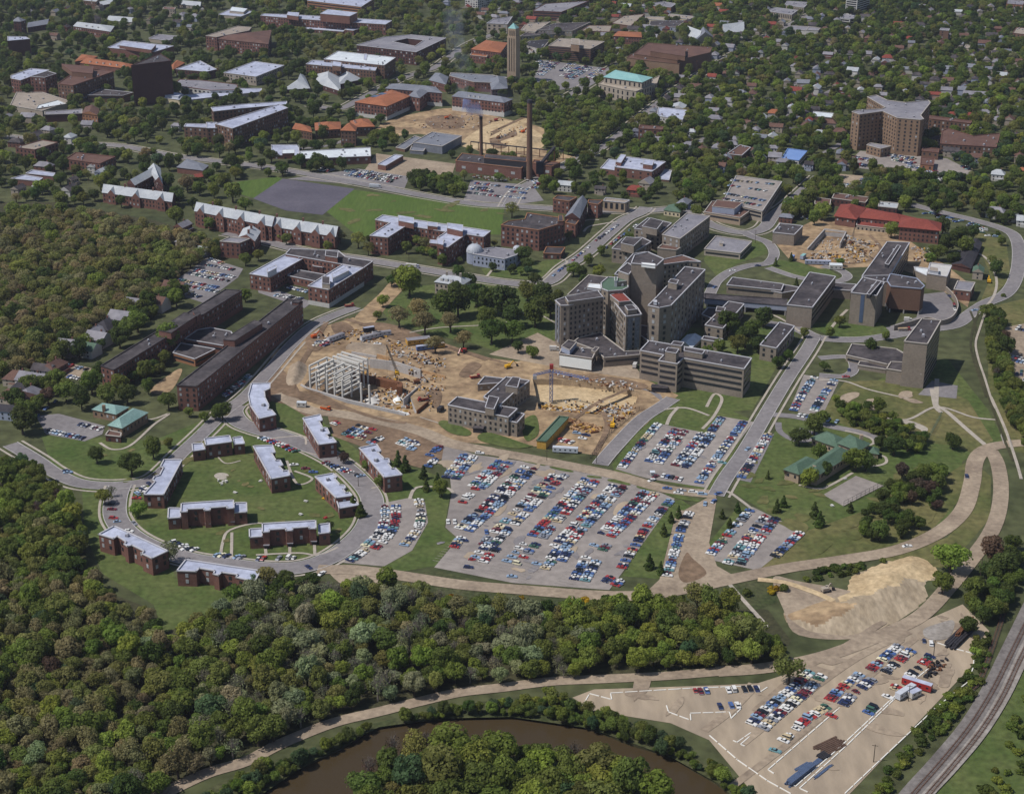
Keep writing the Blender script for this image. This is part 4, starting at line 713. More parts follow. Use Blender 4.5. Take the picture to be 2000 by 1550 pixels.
C('language_building','long dark red slatted building with beige roof and tan roof box',[(F_,'a2 612,382 285,357 370,300 722,325',105,{'roof':'roof_tan'}),(PN,'a2 525,352 460,345 465,300 525,305',8,{'wall':'tan_brick'})],'brick_brown','roof_tan',dict(t='ribbon',fl=2.6,h=1.0),'coping',lm='slatted building')
C('brick_block','brick block with beige roof behind the slatted building',[(F_,'a2 925,203 775,182 870,125 1035,110',42,{'roof':'roof_tan'}),(F_,'a2 760,250 540,240 600,200 780,200',50,{'roof':'roof_tan'})],'brick_brown','roof_tan',None,'brick',lm='beige-roofed brick block')
C('league_house','pink-brick building with orange roof right of the slatted building',[('hip','a2 1010,292 790,282 830,245 1005,252',62,{'rise':2.5})],'brick','roof_orange',SM,lm='pink brick building')
C('auditorium_hall','vast brown auditorium with stepped dark roofs and beige front',[(F_,'a2 1290,470 950,420 1060,335 1560,370 1545,410',120),(F_,'a2 1305,500 1030,470 895,450 930,425 1310,465',95,{'wall':'tan_brick'}),(PN,'a2 1350,440 1080,400 1100,345 1350,370',5),(F_,'a2 1440,480 1310,480 1350,445 1470,450',80)],'brick_brown','roof_brown',None,'brick_brown',lm='brown auditorium')
C('graduate_school','monumental limestone building with bright aqua hipped roof',[(F_,'a2 970,712 880,700 675,655 765,595 1050,640 1150,590 1130,650',100,{'roof':'limestone'}),('hip','a2 1012,642 718,602 810,548 1092,605',150,{'rise':4,'roof':'roof_aqua','over':1})],'limestone','limestone',dict(t='grid',s=6,w=2,h=4,fl=6,bl=0),'limestone',lm='aqua-roofed building')
C('church','stone church with steep slate roof, far right of the slatted building',[('gable','a2 1450,320 1360,270 1380,240 1500,270',20,{'rise':9,'roof':'roof_slate_light'}),('gable','a2 1580,300 1430,320 1440,280 1540,255',25,{'rise':10,'roof':'roof_slate'})],'limestone','roof_slate',None,cat='church',lm='slate church')
C('church','second church with pale cross roof near the top right',[('gable','a2 1810,245 1650,260 1640,225 1800,200',25,{'rise':9})],'limestone','roof_slate_light',None,cat='church',lm='pale-roofed church')
C('exchange_building','brick building with light roof and roof box across from the power station',[(F_,'a2 1092,1338 800,1302 890,1222 1198,1262',75),(PN,'a2 1095,1290 1022,1280 1025,1245 1108,1250',4),(PN,'a2 850,1270 808,1262 850,1205 888,1210',3),(F_,'a2 800,1328 690,1312 755,1240 815,1250',45),(F_,'a2 1225,1405 1135,1395 1195,1320 1245,1330',15)],'brick',LT,dict(t='grid',s=7,w=1.8,h=1.6,fl=4),CL,lm='light-roofed brick building')
C('apartment_house','white apartment house with gabled porches among the elms',[(F_,'a2 1330,935 1130,905 1145,835 1360,860',55,{'roof':LT}),('gable','a2 1340,850 1250,840 1260,810 1360,820',40,{'rise':3})],'white_wall','roof_slate_light',SM,CL,lm='white apartment house')
C('apartment_house','narrow dark red brick apartment house below the white one',[(F_,'a2 1170,1012 988,1002 1000,975 1180,990',95)],'brick','roof_brown',GR,'brick',lm='dark red apartment house')
C('flat_block','brick flats with grey-brown roof beside the upper street',[(F_,'a2 1792,1212 1678,1200 1780,1130 1862,1150',62)],'brick_brown','roof_brown',GRS,CL,lm='grey-brown flats')
C('warehouse','yellow-brick warehouse, far top right of centre',[(F_,'a2 1240,58 1110,48 1090,25 1180,15 1280,30',45,{'roof':'roof_grey'})],'brick_orange','roof_grey',None,CL)
C('store_block','low white store with pale roof, far top right of centre',[(F_,'a2 1385,150 1215,135 1230,110 1430,130',40,{'roof':'roof_tan'}),(F_,'a2 1190,160 1040,150 1040,130 1200,135',25)],'cream','roof_tan',SP,CL)
C('store_block','long dark-roofed store behind the slatted building, far right',[(F_,'a2 1280,215 1070,200 1080,165 1360,160',35)],'blue_grey_wall','roof_dark',GR,'coping')
C('library_block','pillared grey public building beside the far upper street',[(F_,'a3 185,115 -25,85 60,60 230,82',50),(F_,'a3 280,60 130,40 150,10 320,20',45)],'limestone','roof_grey',dict(t='grid',s=3,w=1.5,h=5,fl=6,bl=0),CL,lm='pillared public building')
C('motel_tower','white and brick banded tower block near the top right',[(F_,'a3 700,-25 612,-35 640,-70 800,-55',155),(F_,'a3 640,150 560,140 600,110 730,135',45)],'white_wall','roof_grey',dict(t='ribbon',fl=3.1,h=1.8),CL,lm='banded tower block')
C('store_block','low white store with grey roof beside the far upper street',[(F_,'a3 300,240 165,228 190,200 330,210',32),(F_,'a3 390,240 300,235 320,210 410,220',38)],'white_wall','roof_grey',None,'coping')
C('womens_hospital','brown brick hospital of folded slabs meeting in an X, at the right',[(F_,'a3 1010,920 895,868 715,893 655,872 700,858 885,850 915,838 775,756 845,742 930,782 1075,800 1250,782 1268,800 1190,900 1215,930 1190,935',285),(F_,'a3 880,1160 770,1130 800,1115 960,1140',55,{'hm':9})],'tan_brick','roof_grey',dict(t='grid',s=4.2,w=1.6,h=1.8,fl=3.6,bl=.05),'coping',lm='X-shaped hospital')
C('old_infirmary','old brick infirmary with brown roofs right of the X-shaped hospital',[(F_,'a3 1780,1148 1345,1120 1360,1020 1400,1000 1600,1060 1810,1040',75,{}),(F_,'a3 1580,962 1290,930 1205,915 1215,895 1590,945',100),(F_,'a3 1330,1190 1200,1175 1210,1150 1335,1160',60),(F_,'a3 1290,1290 1190,1280 1195,1225 1300,1235',50,{'wall':'brick_orange'})],'brick_brown','roof_brown',GR,'brick',lm='old infirmary')
C('blue_office','modern office with flat blue roof among the houses',[(F_,'a3 240,1252 108,1235 155,1158 305,1178',45)],'white_wall','roof_blue',RB,'roof_blue',lm='blue-roofed office')
C('parking_structure','open-decked parking structure with cars on its roof',[(F_,'o 1489,412 1412,394 1438,343 1527,355',22,{'roof':'lot','plain':1})],'limestone','lot',dict(t='ribbon',fl=3,h=1.6),'concrete',lm='parking structure')
C('low_flats','low flat-roofed flats with white rim left of the X-shaped hospital',[(F_,'a3 495,918 350,905 355,870 520,885',28)],'brick_brown','roof_white',None,'coping_light')
C('brick_flats','narrow brown brick flats in the trees, upper right',[(F_,'a3 1410,240 1385,238 1340,235 1350,220 1415,225',85)],'brick_brown','roof_grey',SM,CL)
C('brick_school','brown brick school at the right edge near the top',[(F_,'a3 2000,270 1910,258 1940,215 2060,225',50)],'brick_brown','roof_tan',GR,'brick')
C('brick_school','orange brick block at the top right corner',[(F_,'a3 1990,40 1860,30 1870,0 2010,5',55)],'brick_orange','roof_grey',GR,'brick')
C('clubhouse','long tan flat-roofed building in the trees, upper right',[(F_,'a3 1770,410 1530,372 1545,350 1790,378',20)],'limestone','roof_tan',None,'coping')
# clock tower
def clock_tower():
    x,y=P(1003,160); D=y; root=empty('clock_tower',(x,y,0)); tag(root,'tall pale stone bell tower with green pyramid cap beside the flared-roof hall','clock tower'); H=hgt(1003,50,110)
    s=11.5; r=R(-25); b=MB(); b.box((0,0,0),(s,s,H-12),'beige_pink',r); b.box((0,0,H-12),(s-1.5,s-1.5,9),'beige_pink',r); b.build('shaft',root)
    b=MB(); q=[(math.cos(r+a)*s*.62,math.sin(r+a)*s*.62,H-3) for a in (R(45),R(135),R(225),R(315))]
    for i in range(4): b.face([q[i],q[(i+1)%4],(0,0,H+3)],'roof_aqua')
    b.build('cap',root); ca,sa=math.cos(r),math.sin(r)
    for (ux,uy,n) in ((ca,sa,(sa,-ca)),(sa,-ca,(-ca,-sa))):
        for k in (-1,0,1):
            b=MB(); c=Vector((n[0]*(s/2+.05)+ux*k*3,n[1]*(s/2+.05)+uy*k*3,0)); b.beam(c+Vector((0,0,14)),c+Vector((0,0,H-14)),1.1,.4,'roof_dark'); b.build('window_strip',root)
            b=MB(); c2=c*.9; c2=Vector((n[0]*(s/2-.7)+ux*k*2.6,n[1]*(s/2-.7)+uy*k*2.6,0)); b.beam(c2+Vector((0,0,H-11)),c2+Vector((0,0,H-5)),1.4,.4,'roof_black'); b.build('belfry_opening',root)
    block([(x-12,y-12),(x+12,y-12),(x+12,y+12),(x-12,y+12)]); LM['bell tower']=(x,y); raster(img,[(493,20),(508,20),(508,75),(493,75)],0,0,1)
clock_tower()
# glass strip on the tall clinic slab, white mural front of the podium, glazed stair ends
def panel(root,s,mt,name,off=.3):
    """thin panel on a wall: four photograph points; the lower pair fixes the wall plane"""
    pass
def chimney(label,px,pyt,pyb,r0,r1,name='smokestack'):
    x,y=P(px,pyb); H=hgt(px,pyt,pyb-pyt); root=empty(name,(x,y,0)); tag(root,label,'chimney'); b=MB(); n=16
    for i in range(8): b.tube((0,0,H*i/8),(0,0,H*(i+1)/8),r1+(r0-r1)*i/8,r1+(r0-r1)*(i+1)/8,'brick_brown',n,cap=False)
    b.build('shaft',root); b=MB(); b.tube((0,0,H-2.5),(0,0,H+.3),r0*1.08,r0*1.08,'roof_black',n); b.build('rim',root)
    raster(img,[(px/2-4,pyt/2),(px/2+4,pyt/2),(px/2+4,pyb/2),(px/2-4,pyb/2)],0,0,1); return x,y,H
CH1=chimney('taller brick power-station chimney standing in front of its right end',1034,196,351,2.35,2.9)
CH2=chimney('shorter brick chimney behind the power station, blue smoke at its top',940,228,312,1.5,1.85)
# white mural on the podium front
def wallquad(name,label_parent,top_px,h,depth_m,mt,z0=0):
    a=P(*top_px[0],h); c=P(*top_px[1],h); a=Vector((*a,0)); c=Vector((*c,0)); u=(c-a).normalized(); n=Vector((u.y,-u.x,0))
    if n.dot(a)>0: n=-n
    b=MB(); ctr=a+n*.35-label_parent.location; cc=c+n*.35-label_parent.location
    b.face([(ctr.x,ctr.y,z0),(cc.x,cc.y,z0),(cc.x,cc.y,depth_m),(ctr.x,ctr.y,depth_m)],mt); b.face([(ctr.x,ctr.y,depth_m),(cc.x,cc.y,depth_m),(cc.x-n.x*.35,cc.y-n.y*.35,depth_m),(ctr.x-n.x*.35,ctr.y-n.y*.35,depth_m)],mt)
    return b.build(name,label_parent)
pod=[o for o in BUILT if o.name.startswith('hospital_podium')][0]; hp=hgt(*pts('b2 368,1208')[0],105/3.994)
wallquad('mural_panel',pod,pts('b2 372,1210 622,1246'),hp,hp-1.2,'mural_white',1.5)
ts=[o for o in BUILT if 'glass strip' in o['label']][0]; ht=hgt(*pts('b3 848,755')[0],245/3.994)
wallquad('glass_strip',ts,pts('b3 727,739 757,743'),ht,ht-.6,'glass_blue',2)
for nm,s_,dr,k in (('left arm','b2 338,792 380,832',335,0),('right arm','b2 890,918 1010,902',297,0)):
    o=[q for q in BUILT if nm in q['label']][0]; hh=hgt(*pts(s_)[0],dr/3.994); p2=pts(s_); a,c=p2
    for t0,t1 in ((.12,.42),(.58,.88)): wallquad('stair_glazing',o,[(a[0]+(c[0]-a[0])*t0,a[1]+(c[1]-a[1])*t0),(a[0]+(c[0]-a[0])*t1,a[1]+(c[1]-a[1])*t1)],hh,hh-1.5,'stair_glass',4)
# curved retaining wall of the forecourt
def curved_wall():
    c=smooth([P(*t) for t in pts("b3 985,1030 1100,1000 1240,965 1340,990 1430,960 1475,890 1470,830 1440,780 1380,720 1320,680")],6); b=MB()
    L_,R_=ribbon_pts(c,.6)
    for i in range(len(c)-1):
        h=4.2; b.face([(*L_[i],0),(*L_[i+1],0),(*L_[i+1],h),(*L_[i],h)],'beige'); b.face([(*R_[i+1],0),(*R_[i],0),(*R_[i],h),(*R_[i+1],h)],'beige'); b.face([(*L_[i],h),(*L_[i+1],h),(*R_[i+1],h),(*R_[i],h)],'coping')
    tag(b.build('retaining_wall'),'curved beige retaining wall round the auditorium forecourt','wall')
curved_wall()
# ---------------- houses ----------------
RF={'g':('roof_grey','grey'),'d':('roof_dark','dark'),'w':('roof_slate_light','pale grey'),'r':('roof_red','red'),'o':('roof_orange','orange'),'b':('roof_brown','brown'),'n':('roof_green','green'),'k':('roof_black','black'),'s':('roof_slate','slate')}
WL={'w':('white_wall','white'),'c':('cream','cream'),'b':('brick','brick'),'t':('limestone','tan'),'y':('blue_grey_wall','blue-grey')}
HOUSES="""a3 80,340,gt 960,300,tt 1740,190,ww 1380,290,gw 840,490,ww 930,475,rw 1020,400,bt 1280,435,gw 380,555,gy 210,492,rt 280,455,gw 660,575,ww 790,615,bt 830,560,db 1170,505,dt 1535,690,dy 1400,655,bt 1820,615,ww 1950,505,bt 1090,560,sw 215,730,ry 370,715,ww 530,685,rt 720,725,ww 330,785,bt 180,865,ww 475,985,tt 400,1055,ww 45,905,ow 30,1090,ww 1060,745,ww 1390,730,gw 1820,870,dw 1430,810,dt 1260,95,gw 1480,105,ww 1760,160,gt 1200,72,gw 575,1310,by 1790,1390,ww 1860,560,dt 20,480,bt 470,340,dt 700,390,dt 620,240,gc 760,240,gw 1330,130,dt 1650,110,gt 1560,210,dt 1880,730,bt 1960,820,dw 1010,560,gt 640,430,dw 1450,470,dt 1700,490,gt 1300,640,dt 1720,640,gw 1880,960,bt 1990,1360,ob 1960,1250,tt 1740,300,dt 1100,170,gt 1000,90,dw
a2 1560,625,rw 1430,705,tc 1540,790,gy 1750,600,dw 1400,1060,ww 1380,1155,gy 1050,1060,wy 960,1045,gy 1170,945,ww 1950,945,ww 1900,1040,tw 1580,955,gt 1870,700,tt 1310,775,gt 890,70,ww 700,105,gt 830,410,gw 715,445,gw 420,1475,ww 690,1500,dt 960,1510,rb 1050,1455,gt 1600,60,ow 1700,40,gw 1840,640,dt 1960,640,gw 1720,480,bb 1650,600,bt 1200,250,rb 1870,60,dt 1960,150,tt 1850,820,dt 1700,820,gw 1600,1180,gw 1480,1200,bt 1120,1120,gy
a0 280,1080,dt 550,1100,ww 380,1035,gt 130,1130,db 350,1325,gb 570,1425,dt 545,1505,dw 310,1480,ww 150,1505,dt 230,940,gt 740,1330,gw 800,1370,wy 690,990,gt 60,930,gt 1380,1010,gw
b0 1060,850,gw 1210,850,bw 1370,725,bw 950,965,gy 835,1040,kb 770,1130,gw 545,1195,gt 680,1205,nw 350,1365,dw 430,1350,bb 150,1430,bt 265,1450,gw 200,1515,kw 1440,375,gt 1590,430,wy 1430,245,gb 740,1090,gb
c0 130,50,bt 240,20,gw 100,150,ky
b3 1770,130,tw 1900,160,ww 1990,195,ww 1635,600,nt 140,170,sb
b2 1340,60,sy"""
def nearest_lm(x,y): return min(LM,key=lambda k:(LM[k][0]-x)**2+(LM[k][1]-y)**2)
def ordinal(n):
    o=['','first','second','third','fourth','fifth','sixth','seventh','eighth','ninth','tenth','eleventh','twelfth','thirteenth','fourteenth','fifteenth','sixteenth','seventeenth','eighteenth','nineteenth']
    if n<20: return o[n]
    t=['','','twenty','thirty','forty','fifty','sixty','seventy','eighty','ninety']; tt=['','','twentieth','thirtieth','fortieth','fiftieth','sixtieth','seventieth','eightieth','ninetieth']
    if n<100: return tt[n//10] if n%10==0 else t[n//10]+'-'+o[n%10]
    return 'hundredth' if n==100 else 'hundred-and-'+ordinal(n-100)
hs=[]
for ln in HOUSES.strip().split('\n'):
    t=ln.split(); k=REG[t[0]]
    for e in t[1:]:
        a=e.split(','); 
        rc,wc=a[2][0],a[2][1]
        if rc=='t': rc='b' if wc!='w' else 'g'
        hs.append((k[0]+float(a[0])/k[2],k[1]+float(a[1])/k[2],rc,wc))
hc={}
def rnd_houses(s,n):
    pl=[P(*t) for t in pts(s)]; xs=[p[0] for p in pl]; ys=[p[1] for p in pl]; k=t=0; got=[]
    while k<n and t<n*25:
        t+=1; x=rng.uniform(min(xs),max(xs)); y=rng.uniform(min(ys),max(ys)); i=int((x-GX0)/GS); j=int((y-GY0)/GS)
        if not inpoly(x,y,pl) or not(0<=i<NX and 0<=j<NY) or occ[j,i]: continue
        px,py=proj(x,y)
        if img[min(775,max(0,int(py/2)-2)),min(999,max(0,int(px/2)))] or any((px-h[0])**2+((py-h[1])*2)**2<24**2 for h in hs): continue
        hs.append((px,py-3,'ggdssbdr'[int(rng.integers(8))],'wwttybt'[int(rng.integers(7))])); k+=1
rnd_houses("o 1280,20 1990,20 1990,300 1850,330 1660,180 1480,330 1300,300 1250,150",150)
rnd_houses("o 1350,300 1660,200 1650,330 1400,340",14); rnd_houses("o 30,20 420,10 400,60 60,90",14); rnd_houses("o 860,10 1280,5 1280,90 1000,60",30)
for px,py,rc,wc in sorted(hs,key=lambda q:-q[1]):
    x,y=P(px,py+3); rf,rn=RF[rc]; wf,wn=WL[wc]; big=rng.uniform(.85,1.3)*(1.25 if px<400 and py>500 else 1); L_=rng.uniform(9,13)*big; Wd=rng.uniform(7,9)*big; H_=rng.uniform(4.8,6.6); rot=rng.choice([R(-18),R(72)])+rng.normal(0,.08)
    lm=nearest_lm(x,y); key=(rn,wn,lm); hc[key]=hc.get(key,0)+1
    root=empty('house',(x,y,0),rot); n_=hc[key]
    tag(root,f"small house with {rn} roof and {wn} walls, "+(f"{ordinal(n_)} one " if n_>1 else "")+f"near the {lm}",'house','houses among the trees')
    b=MB(); b.box((0,0,0),(L_,Wd,H_),wf); b.build('wall',root)
    hip=rng.random()<.35; o=.5; e=[Vector((sx*(L_/2+o),sy*(Wd/2+o),H_)) for sx,sy in((-1,-1),(1,-1),(1,1),(-1,1))]; rr=Wd*.36; i_=Wd*.4 if hip else 0
    r0=Vector((-L_/2-o+i_,0,H_+rr)); r1=Vector((L_/2+o-i_,0,H_+rr)); b=MB(); b.face([e[0],e[1],r1,r0],rf); b.face([e[2],e[3],r0,r1],rf); b.face([e[1],e[2],r1],rf if hip else wf); b.face([e[3],e[0],r0],rf if hip else wf); b.build('roof',root)
    b=MB(); b.box((L_*.2,.6,H_),(.9,.9,rr+1.3),'brick'); b.build('chimney',root)
    if rng.random()<.6: b=MB(); b.box((L_*.1,-Wd/2-1.2,0),(L_*.6,2.6,2.8),wf,0,rf); b.build('porch',root)
    if py>250:
        for sx in (-.3,0,.3):
            for z in (1.6,4.3): link('window',unit_window('window_glass'),root,(sx*L_,-Wd/2-.03,z),0,(1.1,.15,1.4))
        for z in (1.6,4.3): link('window',unit_window('window_glass'),root,(-L_/2-.03,0,z),R(90),(1.1,.15,1.4))
    block([(x-L_/2-2,y-Wd/2-2),(x+L_/2+2,y-Wd/2-2),(x+L_/2+2,y+Wd/2+2),(x-L_/2-2,y+Wd/2+2)])
    zz=1.9 if px<400 and py>500 else 1; raster(img,[(px/2-3.5*zz,py/2-3.5*zz),(px/2+3.5*zz,py/2-3.5*zz),(px/2+3.5*zz,py/2+1.5*zz),(px/2-3.5*zz,py/2+1.5*zz)],0,0,1)
# ---------------- cars ----------------
CNAMES=list(PAINT)
def car_prof(kind):
    """station list x, half width, z of the lower body; cabin stations"""
    if kind=='wagon': return [(-2.65,.86,.62),(-2.4,.96,.84),(-.2,.98,.9),(1.1,.98,.9),(2.3,.95,.8),(2.65,.86,.6)],[(-2.35,.8,.86),(-2.1,.72,1.45),(.25,.74,1.47),(1.0,.8,.9)]
    if kind=='van': return [(-2.3,.9,1.2),(-2.2,.95,1.25),(0,.98,1.25),(1.7,.97,1.2),(2.1,.95,.95),(2.25,.9,.75)],[(-2.25,.88,1.22),(-2.1,.82,1.95),(1.2,.82,1.95),(1.75,.88,1.2)]
    if kind=='compact': return [(-2.0,.72,.6),(-1.7,.78,.8),(-.4,.8,.86),(.8,.8,.86),(1.7,.76,.74),(2.0,.66,.55)],[(-1.5,.66,.82),(-.8,.58,1.4),(.25,.6,1.43),(.9,.68,.86)]
    return [(-2.7,.88,.66),(-2.45,.97,.84),(-1.2,.99,.88),(1.1,.99,.9),(2.35,.96,.82),(2.7,.88,.62)],[(-1.6,.82,.88),(-.95,.7,1.36),(.25,.72,1.38),(1.0,.82,.9)]
def car_body(kind,paint):
    st,_=car_prof(kind); b=MB(); z0=.28
    for i in range(len(st)-1):
        (x0,w0,h0),(x1,w1,h1)=st[i],st[i+1]
        b.face([(x0,-w0*.93,h0),(x1,-w1*.93,h1),(x1,w1*.93,h1),(x0,w0*.93,h0)],paint)
        b.face([(x0,-w0,z0),(x1,-w1,z0),(x1,-w1,(z0+h1)/2),(x0,-w0,(z0+h0)/2)],paint); b.face([(x0,-w0,(z0+h0)/2),(x1,-w1,(z0+h1)/2),(x1,-w1*.93,h1),(x0,-w0*.93,h0)],paint)
        b.face([(x1,w1,z0),(x0,w0,z0),(x0,w0,(z0+h0)/2),(x1,w1,(z0+h1)/2)],paint); b.face([(x1,w1,(z0+h1)/2),(x0,w0,(z0+h0)/2),(x0,w0*.93,h0),(x1,w1*.93,h1)],paint)
    for s,(x,w_,h) in ((-1,st[0]),(1,st[-1])):
        q=[(x,-w_,z0),(x,w_,z0),(x,w_*.93,h),(x,-w_*.93,h)]; b.face(q if s>0 else q[::-1],paint)
        b.beam((x+s*.05,-w_,.42),(x+s*.05,w_,.42),.12,.16,'silver')
    return b
def car_cabin(kind,paint):
    _,c=car_prof(kind); b=MB(); (xa,wa,za),(xb,wb,zb),(xc,wc,zc),(xd,wd,zd)=c
    b.face([(xb,-wb,zb),(xc,-wc,zc),(xc,wc,zc),(xb,wb,zb)],paint)
    b.face([(xa,wa,za),(xa,-wa,za),(xb,-wb,zb),(xb,wb,zb)],'car_glass'); b.face([(xd,-wd,zd),(xd,wd,zd),(xc,wc,zc),(xc,-wc,zc)],'car_glass')
    for s in(-1,1):
        q=[(xa,s*wa,za),(xd,s*wd,zd),(xc,s*wc,zc),(xb,s*wb,zb)]; b.face(q if s<0 else q[::-1],'car_glass')
        m=(xb+xc)/2; b.beam((m,s*(wb+.02),zb),(m,s*(wa+.0),za),.12,.06,paint)
    return b
def wheel_mesh():
    b=MB(); b.tube((0,-.1,0),(0,.1,0),.34,.34,'tyre',10); b.tube((0,.1,0),(0,-.1,0),.34,.34,'tyre',10); b.tube((0,-.1,0),(0,-.12,0),.2,.17,'silver',8); b.tube((0,.1,0),(0,.12,0),.2,.17,'silver',8); return b.mesh('wheel')
WHEEL=wheel_mesh(); BM={}; 
def car_meshes(kind,c1,c2):
    k=(kind,c1,c2)
    if k not in BM: BM[k]=(car_body(kind,'paint_'+c1.replace(' ','_')).mesh('car_body'),car_cabin(kind,'paint_'+c2.replace(' ','_')).mesh('cabin'))
    return BM[k]
CARS=[]   # x,y,ang,colour,kind,roof colour,place phrase
def add_car(x,y,a,where,c=None,kind=None):
    c=c or str(rng.choice(CNAMES,p=np.array(PW)/sum(PW))); kind=kind or str(rng.choice(['sedan','wagon','compact','van'],p=[.72,.13,.12,.03]))
    c2='white' if (kind=='sedan' and c not in('white','cream','black') and rng.random()<.16) else ('black' if c in('white','red','cream') and kind=='sedan' and rng.random()<.12 else c)
    CARS.append([x,y,a,c,kind,c2,where])
rowc={}
def row(s,lot,double=True,fill=.975,pitch=2.58,rel=90,gap=5.9,off=0):
    q=[P(*t) for t in pts(s)]; rowc[lot]=rowc.get(lot,0)+1; rn=rowc[lot]
    for sd in ((-1,1) if double else (0,)):
        idx=0; run=0
        for i in range(len(q)-1):
            a=Vector(q[i]); b_=Vector(q[i+1]); d=b_-a; L=d.length; d/=L; n=Vector((-d.y,d.x)); base=math.atan2(d.y,d.x)
            k=run
            while k<L:
                if rng.random()<fill:
                    idx+=1; p=a+d*k+n*(sd*gap/2+off); ang=base+R(rel)+rng.normal(0,.025)+(math.pi if rng.random()<.35 else 0)
                    add_car(p.x+rng.normal(0,.12),p.y+rng.normal(0,.12),ang,(lot,rn,sd,idx))
                k+=pitch*(1 if rel>30 else 2.35)
            run=k-L
M='main car park'
row("o 915,892 880,935",M); row("o 984,904 930,954",M); row("o 928,956 900,985",M,False,.8); row("o 1034,915 1010,938 960,988 905,1036",M); row("o 1092,928 1040,978 982,1035 950,1066",M,fill=.9); row("o 1152,940 1100,995 1048,1050",M); row("o 1036,1062 1000,1100",M,fill=.45)
row("o 1206,952 1150,1010 1092,1070",M); row("o 1268,964 1220,1012 1180,1048",M); row("o 1174,1064 1160,1080",M,fill=.4); row("o 1156,1092 1130,1136",M,fill=.92); row("o 1308,980 1262,1030 1212,1112",M,False,.88); row("o 1100,1076 1085,1094",M,fill=.9); row("o 1202,1132 1186,1144",M,True,.9)
row("o 1066,1096 1052,1112",M,True,.8); row("o 900,1052 886,1070",M,False,.8); row("o 962,1066 930,1100",M,True,.5)
N='square upper car park'
row("o 1284,830 1246,874 1214,914",N,False,.97); row("o 1327,842 1304,870 1276,904",N); row("o 1379,850 1350,886 1326,914",N); row("o 1408,818 1384,850",N,False); row("o 1452,826 1412,878 1364,944",N,False,.93)
row("o 1296,930 1335,938",N,False,.95,rel=95); row("o 1410,905 1400,915",N,False,.5)
row("o 1500,850 1476,888 1446,936",'roadside strip car park',False,.97); row("o 1346,1003 1330,1035 1302,1130",'gravel strip car park',False,.97,pitch=2.8)
T='haul road car park'
row("o 1464,998 1426,1040 1384,1086",T,False,.93); row("o 1504,1012 1468,1056 1430,1106",T,True,.95); row("o 1562,1042 1538,1064 1512,1088",T,False,.93)
U='small upper right car park'
row("o 1590,738 1566,772 1550,802",U,False,.95); row("o 1628,744 1606,776 1588,804",U,False,.95,pitch=2.6); row("o 1562,812 1598,818 1655,828",U,False,.7,rel=85)
V='river car park'
row("d3 370,615 240,740 60,885 -60,985",V,True,.97,gap=6.2); row("d3 1065,415 960,500 840,600",V,True,.92,gap=6.2); row("d3 760,640 620,740 520,845",V,True,.93,gap=6.2); row("d3 455,870 330,940 210,1045",V,False,.95); row("d3 165,1090 110,1140",V,False,.85); row("d3 1265,475 1180,560 1100,630",V,False,.97); row("d3 1000,710 975,735",V,False,1); row("d3 930,790 895,825",V,False,.8); row("d3 825,875 770,925",V,False,1); row("d3 -60,995 -100,1030",V,True,.9)
for x,y,c in ((1430,735,'red'),(1472,740,'maroon'),(1520,735,'blue'),(1690,730,'white'),(1733,727,'white'),(1815,725,'black'),(1860,720,'black'),(1910,722,'navy'),(1625,858,'navy'),(1712,850,'blue'),(1762,850,'white')):
    p=P(1000+x/4,1164+y/4+2); add_car(*p,R(97),('river car park edge row',0,0,0),c)
for x,y,c,a in ((495,932,'red',-35),(55,1205,'turquoise',-30),(1218,348,'navy',80),(1275,366,'white',80)):
    p=P(1500+x/4,1164+y/4+2); add_car(*p,R(a),('open gravel of the river car park',0,0,0),c)
W_='curved car park'
row("o 762,990 763,1012 757,1034 742,1054 722,1070",W_,True,.95); row("o 714,1076 680,1098",W_,False,.9); row("o 818,978 823,1005 819,1028 806,1048 786,1068",W_,False,.95)
X='inner loop kerb'
row("o 512,856 562,875",X,False,.95,rel=62); row("o 566,878 582,884",X,False,1,rel=62); row("o 636,905 708,932",X,False,.95,rel=62); row("o 336,1060 362,1068",X,False,.9,rel=60); row("o 362,1072 395,1076",X,False,.7,rel=60); row("o 425,1085 480,1090",X,False,.45,rel=62); row("o 505,1092 580,1090",X,False,.55,rel=70); row("o 268,965 300,940",X,False,.55,rel=60)
Y='brown dirt car park'
row("o 700,832 672,850",Y,False,.95); row("o 720,838 690,858",Y,True,.9); row("o 745,856 718,868",Y,False,.8); row("o 803,862 785,872",Y,True,.95); row("o 816,866 800,880",Y,False,.8); row("o 858,874 838,890",Y,False,.95); row("o 850,898 834,914",Y,False,.95); row("o 664,824 645,832",Y,False,.8)
Z_='hedged left car park'
row("b0 1640,478 1750,512",Z_,False,.95); row("b0 1615,520 1840,562",Z_,False,.95); row("b0 1530,562 1830,618",Z_,False,.95); row("b0 1490,590 1790,648",Z_,False,.95); row("b0 1400,640 1710,700",Z_,False,.95); row("b0 1370,668 1690,728",Z_,False,.95); row("b0 1490,745 1570,775",Z_,False,.95)
row("b0 395,1275 710,1345",'small left gravel car park',False,.92); row("b0 500,1380 615,1408",'small left gravel car park',False,.95)
row("c0 380,265 660,325",'car park of the green-roofed hall',False,.9); row("c0 630,215 800,255",'car park of the green-roofed hall',False,.9); row("c0 285,150 450,20",'car park of the green-roofed hall',False,.3,rel=5)
row("o 487,735 436,776",'kerb under the long dormitory',False,.95,rel=60); row("o 1206,441 1160,474",'hospital street kerb',False,.95,rel=4); row("o 1150,484 1078,541",'hospital street kerb',False,.75,rel=4); row("o 1248,436 1180,488",'hospital street kerb',False,.5,rel=4)
row("b1 240,690 400,730",'institute courtyard',False,.95); row("b1 140,755 380,790",'institute courtyard',False,.6,rel=70)
row("b3 1290,665 1400,740 1450,810 1460,880",'forecourt of the auditorium',False,.7,rel=8)
